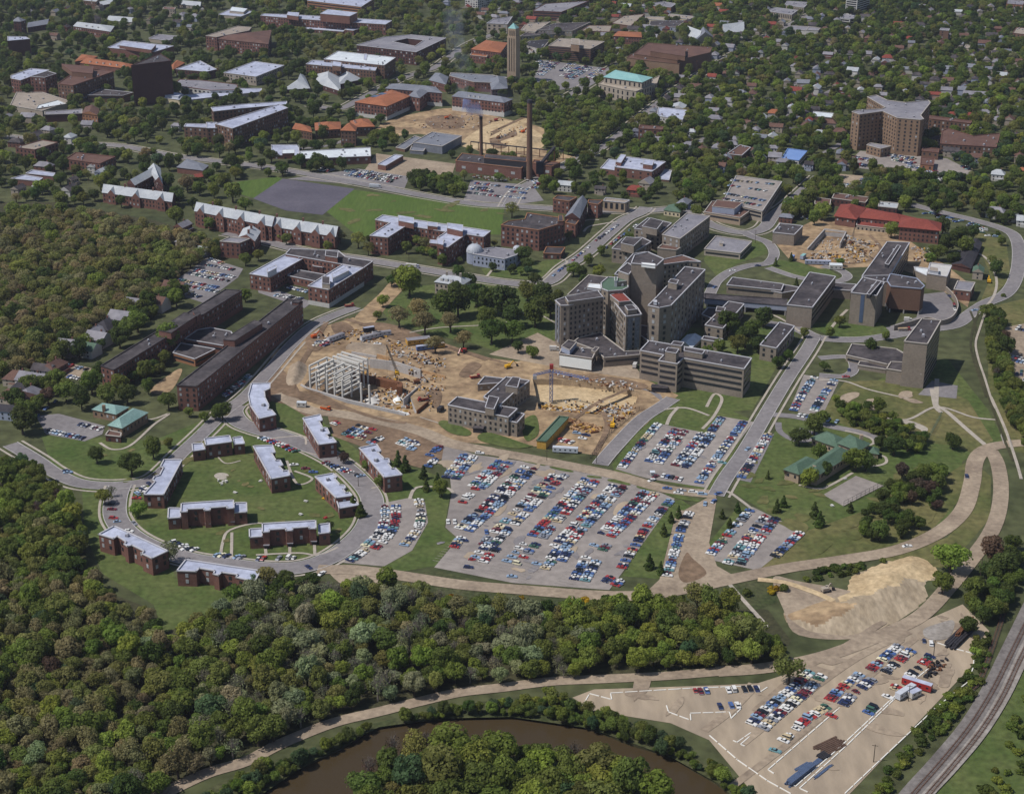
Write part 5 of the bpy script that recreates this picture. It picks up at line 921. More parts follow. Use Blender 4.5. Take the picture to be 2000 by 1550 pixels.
row("m 1160,760 1330,800",'sandy pit yard',False,.8,rel=80); row("m 1300,715 1450,745",'sandy pit yard',True,.75,rel=5); row("n 380,330 520,340",'construction yard',True,.8,rel=60); row("n 1050,320 1200,350",'construction yard',False,.6,rel=20); row("n 1370,320 1450,325",'construction yard',False,.8,rel=80)
for s_ in ("a2 205,480 330,490","a2 150,520 340,535"): row(s_,'far car park',True,.85,rel=80)
for s_ in ("a2 340,490 210,590","a2 260,490 160,540","a2 600,530 440,620","a2 560,520 400,600","a2 700,540 580,620","a2 470,500 400,560"): row(s_,'far car park',True,.9)
for s_ in ("a1 700,1330 1110,1390","a1 720,1360 1080,1420","a1 760,1340 900,1350","a1 500,1320 600,1340"): row(s_,'roadside car park',True,.75)
for s_ in ("k 490,1260 820,1300","k 430,1310 700,1350","k 440,1340 720,1380","k 480,1400 880,1450","k 920,1310 1210,1345","k 920,1370 1210,1400","k 900,1440 1180,1470","k 1270,1210 1360,1280","k 1230,1320 1350,1320"): row(s_,'power station car park',False,.9)
for s_ in ("a3 600,1220 840,1260","a3 650,1280 780,1300","a3 950,1215 1150,1250","a3 960,1240 1140,1280","a3 1090,1300 1280,1320","a3 1100,1350 1200,1370","a3 530,1440 640,1450","a3 720,1430 780,1400","a3 1450,1240 1600,1250","a3 1540,1300 1600,1330","a3 1280,1340 1340,1420"): row(s_,'infirmary car park',True,.85)
row("a3 640,960 590,1100",'infirmary car park',False,.9); row("b3 1240,115 1600,210 1750,300",'curving dirt road',True,.5,rel=70); row("b3 150,110 200,130",'curving dirt road',True,.8); row("b3 270,150 330,160",'curving dirt road',False,.9)
for s_ in ("b3 1950,1010 2060,1030","b3 1900,1250 2050,1280","b3 1880,1350 2040,1370","b3 1870,1420 2060,1440"): row(s_,'right-edge car park',True,.8)
# cars on the roof deck of the parking structure
ps=[o for o in BUILT if o.name.startswith('parking_structure')][0]; hps=hgt(1489,412,22)
ROOFCARS=[]
for (xa,ya,xb,yb) in ((1430,352,1515,360),(1425,362,1505,374),(1418,378,1495,392),(1415,388,1488,402)):
    a=Vector(P(xa,ya,hps)); b_=Vector(P(xb,yb,hps)); L=(b_-a).length; u=(b_-a)/L; k=0
    while k<L:
        if rng.random()<.75: ROOFCARS.append((a.x+u.x*k,a.y+u.y*k,math.atan2(u.y,u.x)+R(80),hps-.4))
        k+=2.9
# moving cars and road parked, label by hand
HAND=[(1460,876,'light blue',58,'driving up the diagonal road'),(1403,963,'blue',35,'first in the queue at the dirt junction'),(1394,978,'blue',60,'waiting just below the junction corner'),(1377,983,'light blue',80,'waiting on the left of the junction'),(1303,953,'blue',-12,'leftmost in the queue before the junction'),(1331,957,'grey',-12,'second in the queue before the junction'),(1325,962,'white',-12,'in the near lane of the junction queue'),(1354,960,'white',-12,'third in the junction queue'),(1372,964,'light blue',-10,'last before the junction corner'),
 (1772,1066,'white',12,'driving on the haul road beside the scrub'),(1888,929,'navy',80,'driving on the haul road near the hairpin'),(131,919,'navy',-15,'parked on the curve left of the lawn, darker of two'),(133,922,'light blue',10,'parked on the curve left of the lawn'),(262,1021,'grey',-55,'driving down the loop road'),(252,1036,'white',-20,'beside the loop road above the leftmost apartments'),(219,994,'maroon',-5,'parked nearest the top of the left kerb'),(216,983,'black',-5,'parked above the red cars on the left kerb'),(222,1011,'red',-10,'parked on the left kerb, lower red one'),(229,1018,'light blue',15,'parked at the bottom of the left kerb'),
 (574,907,'white',10,'standing on the inner loop road'),(597,914,'maroon',-5,'standing on the inner road behind a white car'),(612,921,'blue',-5,'standing on the inner road ahead of a maroon car'),(875,1018,'white',95,'alone at the left edge of the main car park, left of a pair'),(888,1018,'white',95,'alone at the left edge of the main car park, right of a pair'),(950,1038,'blue',95,'alone between two rows in the main car park'),(891,1067,'white',0,'in a pair at the lower left of the main car park'),(915,1107,'navy',-10,'lowest left in the main car park'),(939,1099,'light blue',-10,'lower left of the main car park, right of a red one'),(922,1092,'red',-10,'lower left of the main car park'),(905,1055,'navy',-10,'just outside the left edge of the main car park'),(950,1068,'black',-10,'upper of a loose pair, lower main car park'),(966,1072,'cream',-10,'right of a black car, lower main car park'),(1000,1125,'light blue',-10,'alone at the bottom edge of the main car park'),
 (937,884,'white',-8,'beside the grass island at the top of the main car park'),(603,1107,'navy',-50,'parked at the end of the loop road by the woods'),(629,1119,'white',60,'parked on the dirt verge above the woods'),(275,960,'white',5,'parked left of the lengthwise apartment block'),(267,972,'orange' if 0 else 'red',-3,'parked below a white car by the lengthwise block'),(1273,937,'white',40,'turning out of the upper car park'),(1280,930,'maroon',45,'beside the small hut at the car park exit'),
 (1904,605,'light blue',20,'driving on the curve below the brick cottage'),(1658,722,'navy',80,'on the small drive loop'),(1652,735,'red',10,'at the foot of the small drive loop'),(1396,560,'blue',55,'on the ring drive near the covered walkway'),(1431,528,'white',10,'on the ring drive'),(1480,518,'navy',5,'on the far part of the ring drive')]
for px,py,c,a,wh in HAND: add_car(*P(px,py+2),R(a),wh,c)
# keep only cars that do not collide, nearest 300 become things
grid={}; keep=[]
for c in CARS:
    k=(int(c[0]//2),int(c[1]//2)); bad=False
    for i in(-1,0,1):
        for j in(-1,0,1):
            for o in grid.get((k[0]+i,k[1]+j),()):
                if (o[0]-c[0])**2+(o[1]-c[1])**2<2.3**2: bad=True
    if not bad: grid.setdefault(k,[]).append(c); keep.append(c)
keep=[c for c in keep if -30<proj(c[0],c[1])[0]<2030 and proj(c[0],c[1])[1]<1560]
keep.sort(key=lambda c:(not isinstance(c[6],str), c[0]**2+c[1]**2))
near,far=keep[:300],keep[300:]
cnt={}; side={-1:'left file of the ',1:'right file of the ',0:''}
ORDR={}
for c in near:
    x,y,a,col,kind,c2,wh=c; root=empty('parked_car',(x,y,.13),a)
    kn={'sedan':'car','wagon':'estate car','compact':'small car','van':'van'}[kind]; cn=col+((' with '+c2+' roof') if c2!=col else '')
    base_=f"{cn} {kn}".replace('car with '+c2+' roof','car')
    if c2!=col: base_=f"{c2}-roofed {col} {kn}"
    else: base_=f"{col} {kn}"
    if isinstance(wh,str): lab=f"{base_} {wh}"
    elif wh[1]==0: 
        k=(base_,wh[0]); cnt[k]=cnt.get(k,0)+1; lab=f"{base_} in the {wh[0]}"+(f", {ordinal(cnt[k])} from the left" if cnt[k]>1 or kind else '')
    else:
        k=(base_,)+wh[:3]; cnt[k]=cnt.get(k,0)+1; j=cnt[k]; sdn={-1:'right file of ',1:'left file of ',0:''}[wh[2]]
        lab=f"{'nearest' if j==1 else ordinal(j)+' nearest'} {base_}, {sdn}{ordinal(wh[1])} row, {wh[0]}"
    tag(root,lab,'car','parked cars'); bm,cm=car_meshes(kind,col,c2)
    link('body',bm,root); link('cabin',cm,root); wx=1.3 if kind=='compact' else 1.65; wy=.72 if kind=='compact' else .9
    for sx in(-1,1):
        for sy in(-1,1): link('wheel',WHEEL,root,(sx*wx,sy*wy,.32))
VB=[];FB=[];MBx=[];MS=[]
def stuff_cars():
    cache={}; V=[];Fs=[];mi=[];base=0; names=[]
    for c in far+[(x,y,a,str(rng.choice(CNAMES,p=np.array(PW)/sum(PW))),'sedan',None,z) for x,y,a,z in ROOFCARS]:
        kind,col=c[4],c[3]; c2=c[5] or col; k=(kind,col,c2)
        if k not in cache:
            b=car_body(kind,'paint_'+col.replace(' ','_')); b2=car_cabin(kind,'paint_'+c2.replace(' ','_')); n=len(b.v)
            for q,m in zip(b2.f,b2.m): b.f.append(tuple(i+n for i in q)); b.m.append(b.mi(b2.ms[m]))
            b.v+=b2.v
            for sx in(-1,1): b.box((sx*1.6,0,.05),(.66,1.9,.5),'tyre')
            cache[k]=(np.array(b.v),b.f,[b.ms[m] for m in b.m])
        v,f,m=cache[k]; ca,sa=math.cos(c[2]),math.sin(c[2]); z=c[6] if isinstance(c[6],float) else .13
        V.append(np.stack([c[0]+v[:,0]*ca-v[:,1]*sa,c[1]+v[:,0]*sa+v[:,1]*ca,v[:,2]+z],1)); Fs+=[tuple(i+base for i in q) for q in f]; base+=len(v)
        for q in m:
            if q not in names: names.append(q)
            mi.append(names.index(q))
    me=bpy.data.meshes.new('distant_cars'); me.from_pydata(np.concatenate(V).tolist(),[],Fs)
    for n in names: me.materials.append(MAT[n])
    me.polygons.foreach_set('material_index',mi); me.update(); o=bpy.data.objects.new('distant_cars',me); COL.objects.link(o); tag(o,'mass of smaller parked cars filling the farther car parks and kerbs','cars','parked cars','stuff')
stuff_cars(); print('cars',len(keep),len(ROOFCARS))
# ---------------- construction things ----------------
def truck(px,py,ang,label,cab='red',bed='red',L=7,cat='truck',box=False,name='truck'):
    x,y=P(px,py); root=empty(name,(x,y,.1),R(ang)); tag(root,label,cat); b=MB(); b.box((L/2-.9,0,.6),(1.9,2.3,1.0),cab); b.box((L/2-1.1,0,1.6),(1.3,2.1,.9),'car_glass'); b.box((L/2-1.1,0,2.5),(1.4,2.15,.15),cab); b.build('cab',root)
    b=MB(); b.box((-.9,0,.9),(L-2.2,2.4,2.4 if box else 1.2),bed); 
    if not box: b.box((-.9,0,2.11),(L-2.6,2.0,.05),'dirt')
    b.build('load_bed',root)
    for sx in(-L/2+.9,-L/2+2.2,L/2-.9):
        for sy in(-1,1): link('wheel',WHEEL,root,(sx,sy*1.05,.45),0,(1.35,1.6,1.35))
def trailer(px,py,ang,L,label,body='silver',top='roof_white',name='trailer',cat='trailer',W=2.8,H=2.9):
    x,y=P(px,py); root=empty(name,(x,y,.1),R(ang)); tag(root,label,cat); b=MB(); b.box((0,0,.7),(L,W,H),body,0,top); b.beam((L/2,0,.9),(L/2+1.4,0,.6),.25,.25,'steel_dark'); b.build('body',root)
    n=max(2,int(L/3))
    for i in range(n): b=MB(); b.box(((i+.5)*L/n-L/2,-W/2-.02,1.9),(1.0,.1,.8),'window_glass'); b.build('window',root)
    for sx in(-L*.25,-L*.25-1):
        for sy in(-1,1): link('wheel',WHEEL,root,(sx,sy*W*.42,.4),0,(1.2,1.2,1.2))
def excavator(px,py,ang,label,paint='orange_paint',crane=False,boomL=8,name='excavator',cat='excavator',tip=None):
    x,y=P(px,py); root=empty(name,(x,y,.1),R(ang)); tag(root,label,cat)
    for s in(-1,1): b=MB(); b.box((0,s*1.2,0),(4,.7,.9),'steel_dark'); b.build('track',root)
    b=MB(); b.box((-.5,0,.9),(3.6,2.6,1.6),paint); b.build('body',root); b=MB(); b.box((.9,.8,1.0),(1.3,1.1,2.0),'car_glass',0,paint); b.build('cab',root)
    b=MB()
    if crane:
        q=Vector(tip)-Vector((x,y,0)); q=Matrix.Rotation(-R(ang),3,'Z')@q; a=Vector((1,0,2)); d=(q-a); L=d.length; d/=L; s=d.cross(Vector((0,0,1))).normalized()*.6; u=s.cross(d).normalized()*.6
        for p_,q_ in((s,u),(s,-u),(-s,u),(-s,-u)): b.beam(a+p_+q_,a+d*L+(p_+q_)*.3,.22,.22,'limestone')
        for i in range(int(L/2)):
            t0,t1=i/int(L/2),(i+1)/int(L/2); f=lambda t,vv:a+d*L*t+vv*(1-.7*t)
            b.beam(f(t0,s+u),f(t1,-s+u),.15,.15,'limestone'); b.beam(f(t0,s-u),f(t1,s+u),.15,.15,'limestone'); b.beam(f(t0,-s+u),f(t1,-s-u),.15,.15,'limestone')
        b.build('lattice_boom',root); b=MB(); e=a+d*L; b.beam(e,(e.x,e.y,3),.1,.1,'steel_dark'); b.build('hoist_cable',root)
    else:
        b.beam((1,0,2),(boomL*.5,0,4.4),.5,.6,paint); b.beam((boomL*.5,0,4.4),(boomL*.85,0,1.4),.4,.4,paint); b.build('boom',root); b=MB(); b.box((boomL*.85,0,.3),(1.1,1.3,1.2),'steel_dark'); b.build('bucket',root)
trailer(725,662,38,17,'long silver site trailer on the dirt above the concrete frame','silver','roof_grey',name='site_trailer'); trailer(656,664,50,15,'silver site trailer beside the crowded white cars','silver','roof_grey',name='site_trailer')
def pxt(s): return pts(s)[0]
for s_,a,L,lab,bd,tp in (("n 1200,235",20,13,'grey site office trailer among cars above the pit','silver','roof_grey'),("n 1660,330",18,17,'yellow timber site hut with grey roof, largest in the yard','yellow_wood','roof_grey'),("n 1740,410",18,12,'dark blue container with pale roof below the yellow hut','steel_blue','roof_light'),("n 1900,385",18,10,'yellow container right of the dark blue one','yellow_wood','roof_tan'),("n 1035,180",25,8,'small dark hut with light roof at the top of the yard','steel_dark','roof_light'),("m 1210,875",-8,15,'long silver tanker trailer in front of the green-roofed office','silver','silver'),
  ("n 190,1130",-5,6,'small white caravan on the haul road verge','white_wall','roof_white'),("q 440,440",-5,20,'long blue-grey site shed beside the upper right excavation','blue_grey_wall','roof_light'),("q 600,480",-5,10,'white trailer right of the long blue-grey shed','white_wall','roof_white'),("q 215,400",70,6,'small blue-roofed hut near the upper right excavation','steel_blue','roof_blue'),("q 310,390",60,7,'turquoise-grey hut left of the long shed','blue_grey_wall','roof_aqua')):
    if 'blue-grey shed' in lab or 'largest' in lab: trailer(*pxt(s_),a,L,lab,bd,tp,'site_hut','site hut',W=6,H=3.4)
    else: trailer(*pxt(s_),a,L,lab,bd,tp,'site_hut','site hut' )
trailer(*pxt("d3 1160,715"),-33,13.5,'long red lorry trailer with white roof parked in the gravel car park','paint_red','roof_light',name='lorry_trailer',H=3.2); trailer(*pxt("d3 1070,775"),42,12,'round-nosed silver bus-like trailer in the gravel car park','silver','silver',name='lorry_trailer',H=3); trailer(*pxt("d3 1140,785"),35,6,'short white box trailer in the gravel car park','white_wall','roof_light',name='box_trailer',H=2.6)
truck(*pxt("n 490,1165"),-25,'orange tipper lorry driving on the dirt road below the pit','orange_paint','orange_paint'); truck(*pxt("n 1720,1050"),-160,'red tipper lorry at the right end of the pit','paint_red','paint_red'); truck(*pxt("n 1940,1180"),70,'dark lorry beside the T-shaped office','steel_dark','steel_dark',box=True)
truck(*pxt("b3 1060,1030"),5,'red lorry with flat load beside the curved wall','paint_red','roof_tan',9); truck(*pxt("m 370,185"),20,'red tipper lorry left of the T-shaped office','paint_red','paint_red'); truck(*pxt("b3 1090,960"),-10,'white and orange van in the auditorium forecourt','white_wall','white_wall',6,'van',True,'delivery_van'); truck(*pxt("b2 960,1315"),75,'white box lorry at the hospital loading dock','white_wall','white_wall',7,'truck',True); truck(*pxt("b2 330,1185"),-5,'white lorry beside the white mural wall','white_wall','white_wall',7,'truck',True); truck(*pxt("b1 1220,540"),-10,'blue and white bus on the street above the dirt track','roof_light','white_wall',11,'bus',True,'bus'); truck(*pxt("a1 930,1465"),-8,'grey bus on the street above the playing field','silver','silver',11,'bus',True,'bus'); truck(*pxt("b1 730,845"),20,'red lorry parked below the brick institute','paint_red','paint_red')
excavator(*pxt("n 350,260"),35,'orange excavator working beside the construction road'); excavator(*pxt("b1 1620,1200"),-120,'red excavator at the right of the site yard','paint_red'); excavator(*pxt("m 680,90"),30,'yellow excavator above the T-shaped office','yellow_paint'); excavator(*pxt("k 800,640"),60,'dark red excavator on the sand behind the power station','steel_rust'); excavator(*pxt("k 90,370"),20,'orange-and-dark digger in the brown cut left of the smoke','orange_paint'); excavator(*pxt("k 770,400"),10,'red crane truck in front of the white-based hall','paint_red'); excavator(*pxt("k 1140,560"),40,'orange digger at the edge of the elm grove','orange_paint'); excavator(*pxt("m 1650,640"),80,'yellow digger on the verge of the sandy pit','yellow_paint'); excavator(*pxt("c3 450,1515"),20,'small pale bulldozer on the sand slope','limestone',boomL=5,name='bulldozer',cat='bulldozer'); excavator(*pxt("q 1960,600"),80,'yellow digger beside the square brick building','yellow_paint'); excavator(*pxt("n 1645,830"),10,'rust-red loader on the pit floor','steel_rust')
tp=pts("n 1255,340")[0]; bs=pts("n 1390,720")[0]; g_=P(*bs); d_=ray(*tp); Tz=26; tx=P(tp[0],tp[1],Tz); excavator(*bs,100,'yellow crawler crane with long grey lattice boom in the pit','yellow_paint',True,name='crawler_crane',cat='crane',tip=(tx[0],tx[1],Tz))
tp=pts("q 770,110")[0]; bs=pts("q 735,260")[0]; tx=P(tp[0],tp[1],28); excavator(*bs,60,'crawler crane with thin boom in the upper right excavation','steel_rust',True,name='crawler_crane',cat='crane',tip=(tx[0],tx[1],28))
def tower_crane():
    x,y=P(1076.5,784,-4); root=empty('tower_crane',(x,y,-4)); tag(root,'blue tower crane with red top standing in the sandy pit','crane'); H=hgt(1076.5,722,62)+4
    b=MB(); s=.95
    for sx in(-s,s):
        for sy in(-s,s): b.beam((sx,sy,0),(sx,sy,H-3),.34,.34,'steel_blue')
    for k in range(int(H/3)-1):
        z=k*3
        for a,c in(((-s,-s),(s,-s)),((s,-s),(s,s)),((s,s),(-s,s)),((-s,s),(-s,-s))): b.beam((*a,z),(*c,z+3),.2,.2,'steel_blue'); b.beam((*a,z),(*c,z),.2,.2,'steel_blue')
    b.build('mast',root); hj=H-5; e1=Vector(P(1042,733,hj-4)); e2=Vector(P(1150,741,hj-4)); 
    e1=Vector((e1.x-x,e1.y-y,hj)); e2=Vector((e2.x-x,e2.y-y,hj))
    for nm,e in (('counter_jib',e1),('jib',e2)):
        b=MB(); n=Vector((-e.y,e.x,0)).normalized()*.6; o_=Vector((0,0,hj)); L=(e-o_).length
        for q in (n,-n,Vector((0,0,1.5))): b.beam(o_+q,e+q*.6,.24,.24,'steel_blue')
        m_=int(L/2.2)
        for i in range(m_):
            t0,t1=i/m_,(i+.5)/m_; t2=(i+1)/m_; b.beam(o_.lerp(e,t0)+n,o_.lerp(e,t1)+Vector((0,0,1.5)),.16,.16,'steel_blue'); b.beam(o_.lerp(e,t1)+Vector((0,0,1.5)),o_.lerp(e,t2)-n,.16,.16,'steel_blue'); b.beam(o_.lerp(e,t0)+n,o_.lerp(e,t2)-n,.14,.14,'steel_blue')
        b.build(nm,root)
    b=MB(); b.box((0,0,H-3),(2.4,2.0,3),'paint_red'); b.build('slewing_cab',root); b=MB(); b.box((e1.x*.93,e1.y*.93,hj-2.6),(2.4,2,2.6),'concrete'); b.build('counterweight',root)
tower_crane()
def frame_building():
    A=Vector(P(*pts("n 300,895")[0])); B=Vector(P(*pts("n 705,1000")[0])); u=(B-A); L=u.length; u/=L; v=Vector((-u.y,u.x)); 
    root=empty('concrete_frame',(A.x,A.y,0)); tag(root,'open precast concrete frame of posts and stacked beams in the pit','building frame'); H=hgt(*pts("n 285,610")[0],285/6.452)
    D=18; nl=5; ro=math.atan2(u.y,u.x); cols=[0,.2,.53,.76,1.0]; dz=-3
    for i,t in enumerate(cols):
        for j,dd in enumerate((0,D*.5,D)):
            p=u*L*t+v*dd; b=MB(); hh=H*(1,.85,.83,.78,.76)[i] if j==0 else H*(.96-.04*i); b.box((p.x,p.y,dz),(.9,.9,hh-dz),'precast',ro); b.build('column',root)
    for k in range(nl):
        for i in range(len(cols)):
            z=H*(k+1)/nl-.6*i
            for off in (0,):
                b=MB(); p=u*(L*cols[i]+off); q=p+v*D; b.beam((p.x,p.y,z),(q.x,q.y,z),1.0,.95,'precast'); b.build('beam',root)
        b=MB(); p=v*D; q=p+u*L; b.beam((p.x,p.y,H*(k+1)/nl),(q.x,q.y,H*(k+1)/nl-2),.7,.8,'precast'); b.build('beam',root)
    # rear bays with cross beams
    for j in range(3):
        for k in range(3,6):
            p=v*(D+4+j*4.5)+u*(2+0*j); q=p+u*L*.8; z=H*k/5; b=MB(); b.beam((p.x,p.y,z),(q.x,q.y,z-1),1.3,.9,'precast'); b.build('beam',root)
        for t in (0,.8):
            p=v*(D+4+j*4.5)+u*(2+L*t); b=MB(); b.box((p.x,p.y,dz),(.9,.9,H-dz),'precast',ro); b.build('column',root)
    for kx in (1.55,1.8):
        p=u*L*kx*.98+v*2; b=MB(); b.box((p.x,p.y,dz),(1,1,12-dz),'precast',ro); b.build('column',root)
frame_building()
def wall_line(s,h,m,label,w_=.6,z=-4,name='foundation_wall'):
    q=[P(*t) for t in pts(s)]; b=MB()
    for i in range(len(q)-1): b.beam((*q[i],z+(h-z)/2),(*q[i+1],z+(h-z)/2),w_,h-z,m)
    tag(b.build(name),label,'wall')
wall_line("n 180,860 250,900 760,1050 1150,1140 1420,1205 1500,1235",1.2,'concrete','long concrete foundation wall along the lower edge of the frame pit',1.0)
wall_line("n 1640,1215 1785,1095",2.5,'steel_rust','dark shuttering wall closing the right end of the frame pit'); wall_line("n 820,460 1130,520",2.0,'concrete','concrete retaining wall panel behind the frame, left part',.8); wall_line("n 1050,560 1380,600 1690,700",2.5,'concrete','long bare concrete retaining wall behind the crawler crane',.8); wall_line("n 1140,505 1290,545",2.8,'timber','timber shuttering between the two retaining wall panels'); wall_line("n 1700,690 2000,770",2.0,'timber','timber shuttering at the right end of the retaining wall'); wall_line("n 1470,1050 1650,900",1.5,'concrete','short concrete wall crossing the right part of the pit'); wall_line("n 830,720 1120,770",1.2,'steel_rust','rust-brown formwork wall left of centre in the pit',2); wall_line("n 1140,780 1430,850 1420,900",1.6,'steel_rust','rust-brown formwork box in the middle of the pit',3.5)
wall_line("q 350,310 500,140",1.5,'concrete','left foundation wall of the upper right excavation',.8,-3.5); wall_line("q 500,135 695,160",1.5,'concrete','far foundation wall of the upper right excavation',.8,-3.5); wall_line("q 690,165 640,260",1.5,'concrete','short right foundation wall of the upper right excavation',.8,-3.5)
def clutter(s,n,mats,label,smin=.6,smax=3,z=.1,name='material_pile',long=False):
    pl=[P(*t) for t in pts(s)]; xs=[p[0] for p in pl]; ys=[p[1] for p in pl]; b=MB(); k=0; t=0
    while k<n and t<n*30:
        t+=1; x=rng.uniform(min(xs),max(xs)); y=rng.uniform(min(ys),max(ys))
        if inpoly(x,y,pl):
            L=rng.uniform(smin,smax)*(2 if long else 1); b.box((x,y,z),(L,rng.uniform(.3,1.2),rng.uniform(.3,1.4)),str(rng.choice(mats)),rng.choice([R(20),R(110),rng.random()*3])); k+=1
    tag(b.build(name),label,'debris',kind='stuff')
WD=['timber','steel_rust','precast','concrete','steel_dark','yellow_wood']
clutter("n 900,900 1400,800 1600,900 1560,1150 1250,1180 950,1050",150,WD,'scattered formwork, timber and rubble in the right half of the frame pit',z=-4,smax=4)
clutter("n 820,600 1650,720 1850,850 1450,800 850,680",60,WD,'scattered site material on the pit floor by the retaining wall',z=-4)
clutter("n 1280,420 1560,450 1540,500 1300,490",50,['precast','timber','roof_tan'],'stacked boards on the yard above the retaining wall')
clutter("n 1560,440 2000,520 2000,640 1600,560",50,WD,'scattered material on the yard right of the containers')
clutter("n 850,150 1100,180 1300,260 1100,300 900,250",40,WD,'scattered material beside the site trailers')
clutter("m 960,380 1300,420 1500,480 1280,530 960,450",140,WD,'formwork and rubble along the near side of the sandy pit',z=-4,smax=4)
clutter("m 1300,380 1700,430 1550,500 1350,450",40,WD,'scattered formwork in the right of the sandy pit',z=-4,smax=4)
clutter("m 1240,560 1560,640 1480,700 1250,660",90,['timber','yellow_wood','timber','steel_rust'],'stacked lumber in the yard beside the green-roofed office',long=True)
clutter("m 1560,480 1880,420 1840,520 1620,640",70,WD,'building material piled along the right verge of the sandy pit')
clutter("m 1080,150 1600,190 1900,260 1850,300 1300,220",70,['concrete','timber','precast','steel_rust'],'rubble and boards along the far rim of the sandy pit')
clutter("q 370,340 850,370 880,420 700,430 380,390",110,WD,'building material along the near side of the upper right excavation')
clutter("q 650,180 1000,260 900,370 700,370",110,WD,'formwork and debris right of the upper right excavation')
clutter("q 430,180 680,190 600,340 420,330",70,['precast','concrete','precast','timber'],'pale column forms on the floor of the upper right excavation',z=-3.5,smax=1.4)
clutter("q 1270,270 1450,300 1440,430 1280,400",45,WD,'debris on the dirt behind the mechanical hall')
clutter("k 1080,480 1180,480 1180,600 1090,580",20,WD,'debris beside the orange digger'); clutter("k 380,1150 1180,1180 1240,1230 700,1230 400,1180",60,['steel_dark','steel_rust','concrete'],'scrap and material in front of the power station')
clutter("c0 1700,650 1780,650 1770,685 1700,685",10,['precast'],'benches and play slabs below the round sand patch',smax=2); clutter("d3 1290,500 1400,500 1350,590 1230,660 1220,610",60,['steel_dark','steel_rust','tyre'],'heap of dark scrap beside the last cars of the river car park',smax=2.2)
clutter("n 300,250 900,150 1900,500 2000,900 1800,1200 1650,900 1250,300 600,350",260,WD,'loose material and rubbish scattered over the whole dirt yard',smin=.4,smax=1.8)
clutter("m 1000,350 1900,330 1850,480 1500,560 1200,540 960,470",120,WD,'loose rubbish over the sandy pit floor',smin=.4,smax=1.6,z=-4)
clutter("k 620,560 1150,400 1180,560 1450,650 900,760 700,700",60,['steel_rust','steel_dark','timber','concrete'],'scattered site material on the far excavation')
clutter("a1 1150,950 1700,880 1900,960 1700,1000 1250,1010",60,['steel_rust','steel_dark','timber','concrete'],'scattered site material beside the orange-roofed hall')
# white crumpled sheeting in the pit
def heap(s,h,m,label,n=8,z=0,name='earth_pile',cat='pile',rough=.25,step=1.6,plateau=.45,kind=None,zones=(),tilt=0):
    pl=smooth([P(*t) for t in pts(s)],4,True); xs=[p[0] for p in pl]; ys=[p[1] for p in pl]; x0,x1,y0,y1=min(xs)-step,max(xs)+step,min(ys)-step,max(ys)+step
    nx=int((x1-x0)/step)+2; ny=int((y1-y0)/step)+2; A=np.array(pl); B_=np.roll(A,-1,0); V=[];ins=np.zeros((ny,nx),bool)
    R0=max(2,min(x1-x0,y1-y0)*plateau); ph=rng.random(8)*6
    for j in range(ny):
        for i in range(nx):
            x=x0+i*step; y=y0+j*step; d=np.min(np.linalg.norm(np.array([x,y])-(A+np.clip((((x-A[:,0])*(B_-A)[:,0]+(y-A[:,1])*(B_-A)[:,1])/np.maximum(1e-6,((B_-A)**2).sum(1))),0,1)[:,None]*(B_-A)),axis=1)); i_=inpoly(x,y,pl); ins[j,i]=i_
            t=min(1,d/R0) if i_ else 0; t=t*t*(3-2*t)
            if tilt: t*=.45+.55*min(1,max(0,(y-y0)/(y1-y0)*1.5))
            nz=math.sin(x*.31+ph[0])*math.sin(y*.27+ph[1])+.6*math.sin(x*.83+ph[2]+y*.3)*math.sin(y*.71+ph[3])+.35*math.sin(x*1.7+ph[4])*math.sin(y*1.9+x*.4+ph[5])+(.9*abs(math.sin((x+.45*y)*.42+.6*math.sin(y*.13)))*(1-t) if tilt else 0)
            V.append((x,y,z+(h*t*(1+rough*nz) if i_ else -.15)))
    Fs=[(j*nx+i,j*nx+i+1,(j+1)*nx+i+1,(j+1)*nx+i) for j in range(ny-1) for i in range(nx-1) if ins[j,i] or ins[j,i+1] or ins[j+1,i] or ins[j+1,i+1]]
    me=bpy.data.meshes.new(name); me.from_pydata(V,[],Fs); me.materials.append(MAT[m])
    if zones:
        zp=[[P(*t) for t in pts(z_)] for z_,_ in zones]; mi=[]
        for _,z_ in zones: me.materials.append(MAT[z_])
        for f in Fs:
            cx=sum(V[q][0] for q in f)/4+1.5*math.sin(V[f[0]][1]*.35); cy=sum(V[q][1] for q in f)/4+1.5*math.sin(V[f[0]][0]*.4); k=0
            for n_,zz in enumerate(zp):
                if inpoly(cx,cy,zz): k=n_+1
            mi.append(k)
        me.polygons.foreach_set('material_index',mi)
    me.polygons.foreach_set('use_smooth',[True]*len(Fs)); me.update(); o=bpy.data.objects.new(name,me); COL.objects.link(o); block(pl)
    tag(o,label,cat) if not kind else tag(o,kind=kind); return o
heap("n -20,800 40,600 200,560 270,640 200,800 60,870",4.5,'gravel','grey gravel heap left of the concrete frame'); heap("n 970,960 1100,920 1180,980 1100,1030 980,1010",2.5,'precast','pale rubble heap on the floor of the frame pit',z=-4); heap("n 1290,1150 1400,1090 1560,1130 1620,1200 1500,1215",2.2,'mural_white','crumpled white sheeting at the lower right corner of the frame pit',z=-4,rough=.6,step=1.1); heap("n 1330,960 1420,920 1460,980 1380,1020",1.8,'mural_white','small white sheeting heap right of the rubble heap',z=-4,rough=.6,step=1)
heap("n 900,300 1250,330 1280,470 1100,520 850,440 700,400 780,300",2.5,'gravel','broad graded bank of grey earth above the retaining wall',plateau=.5)
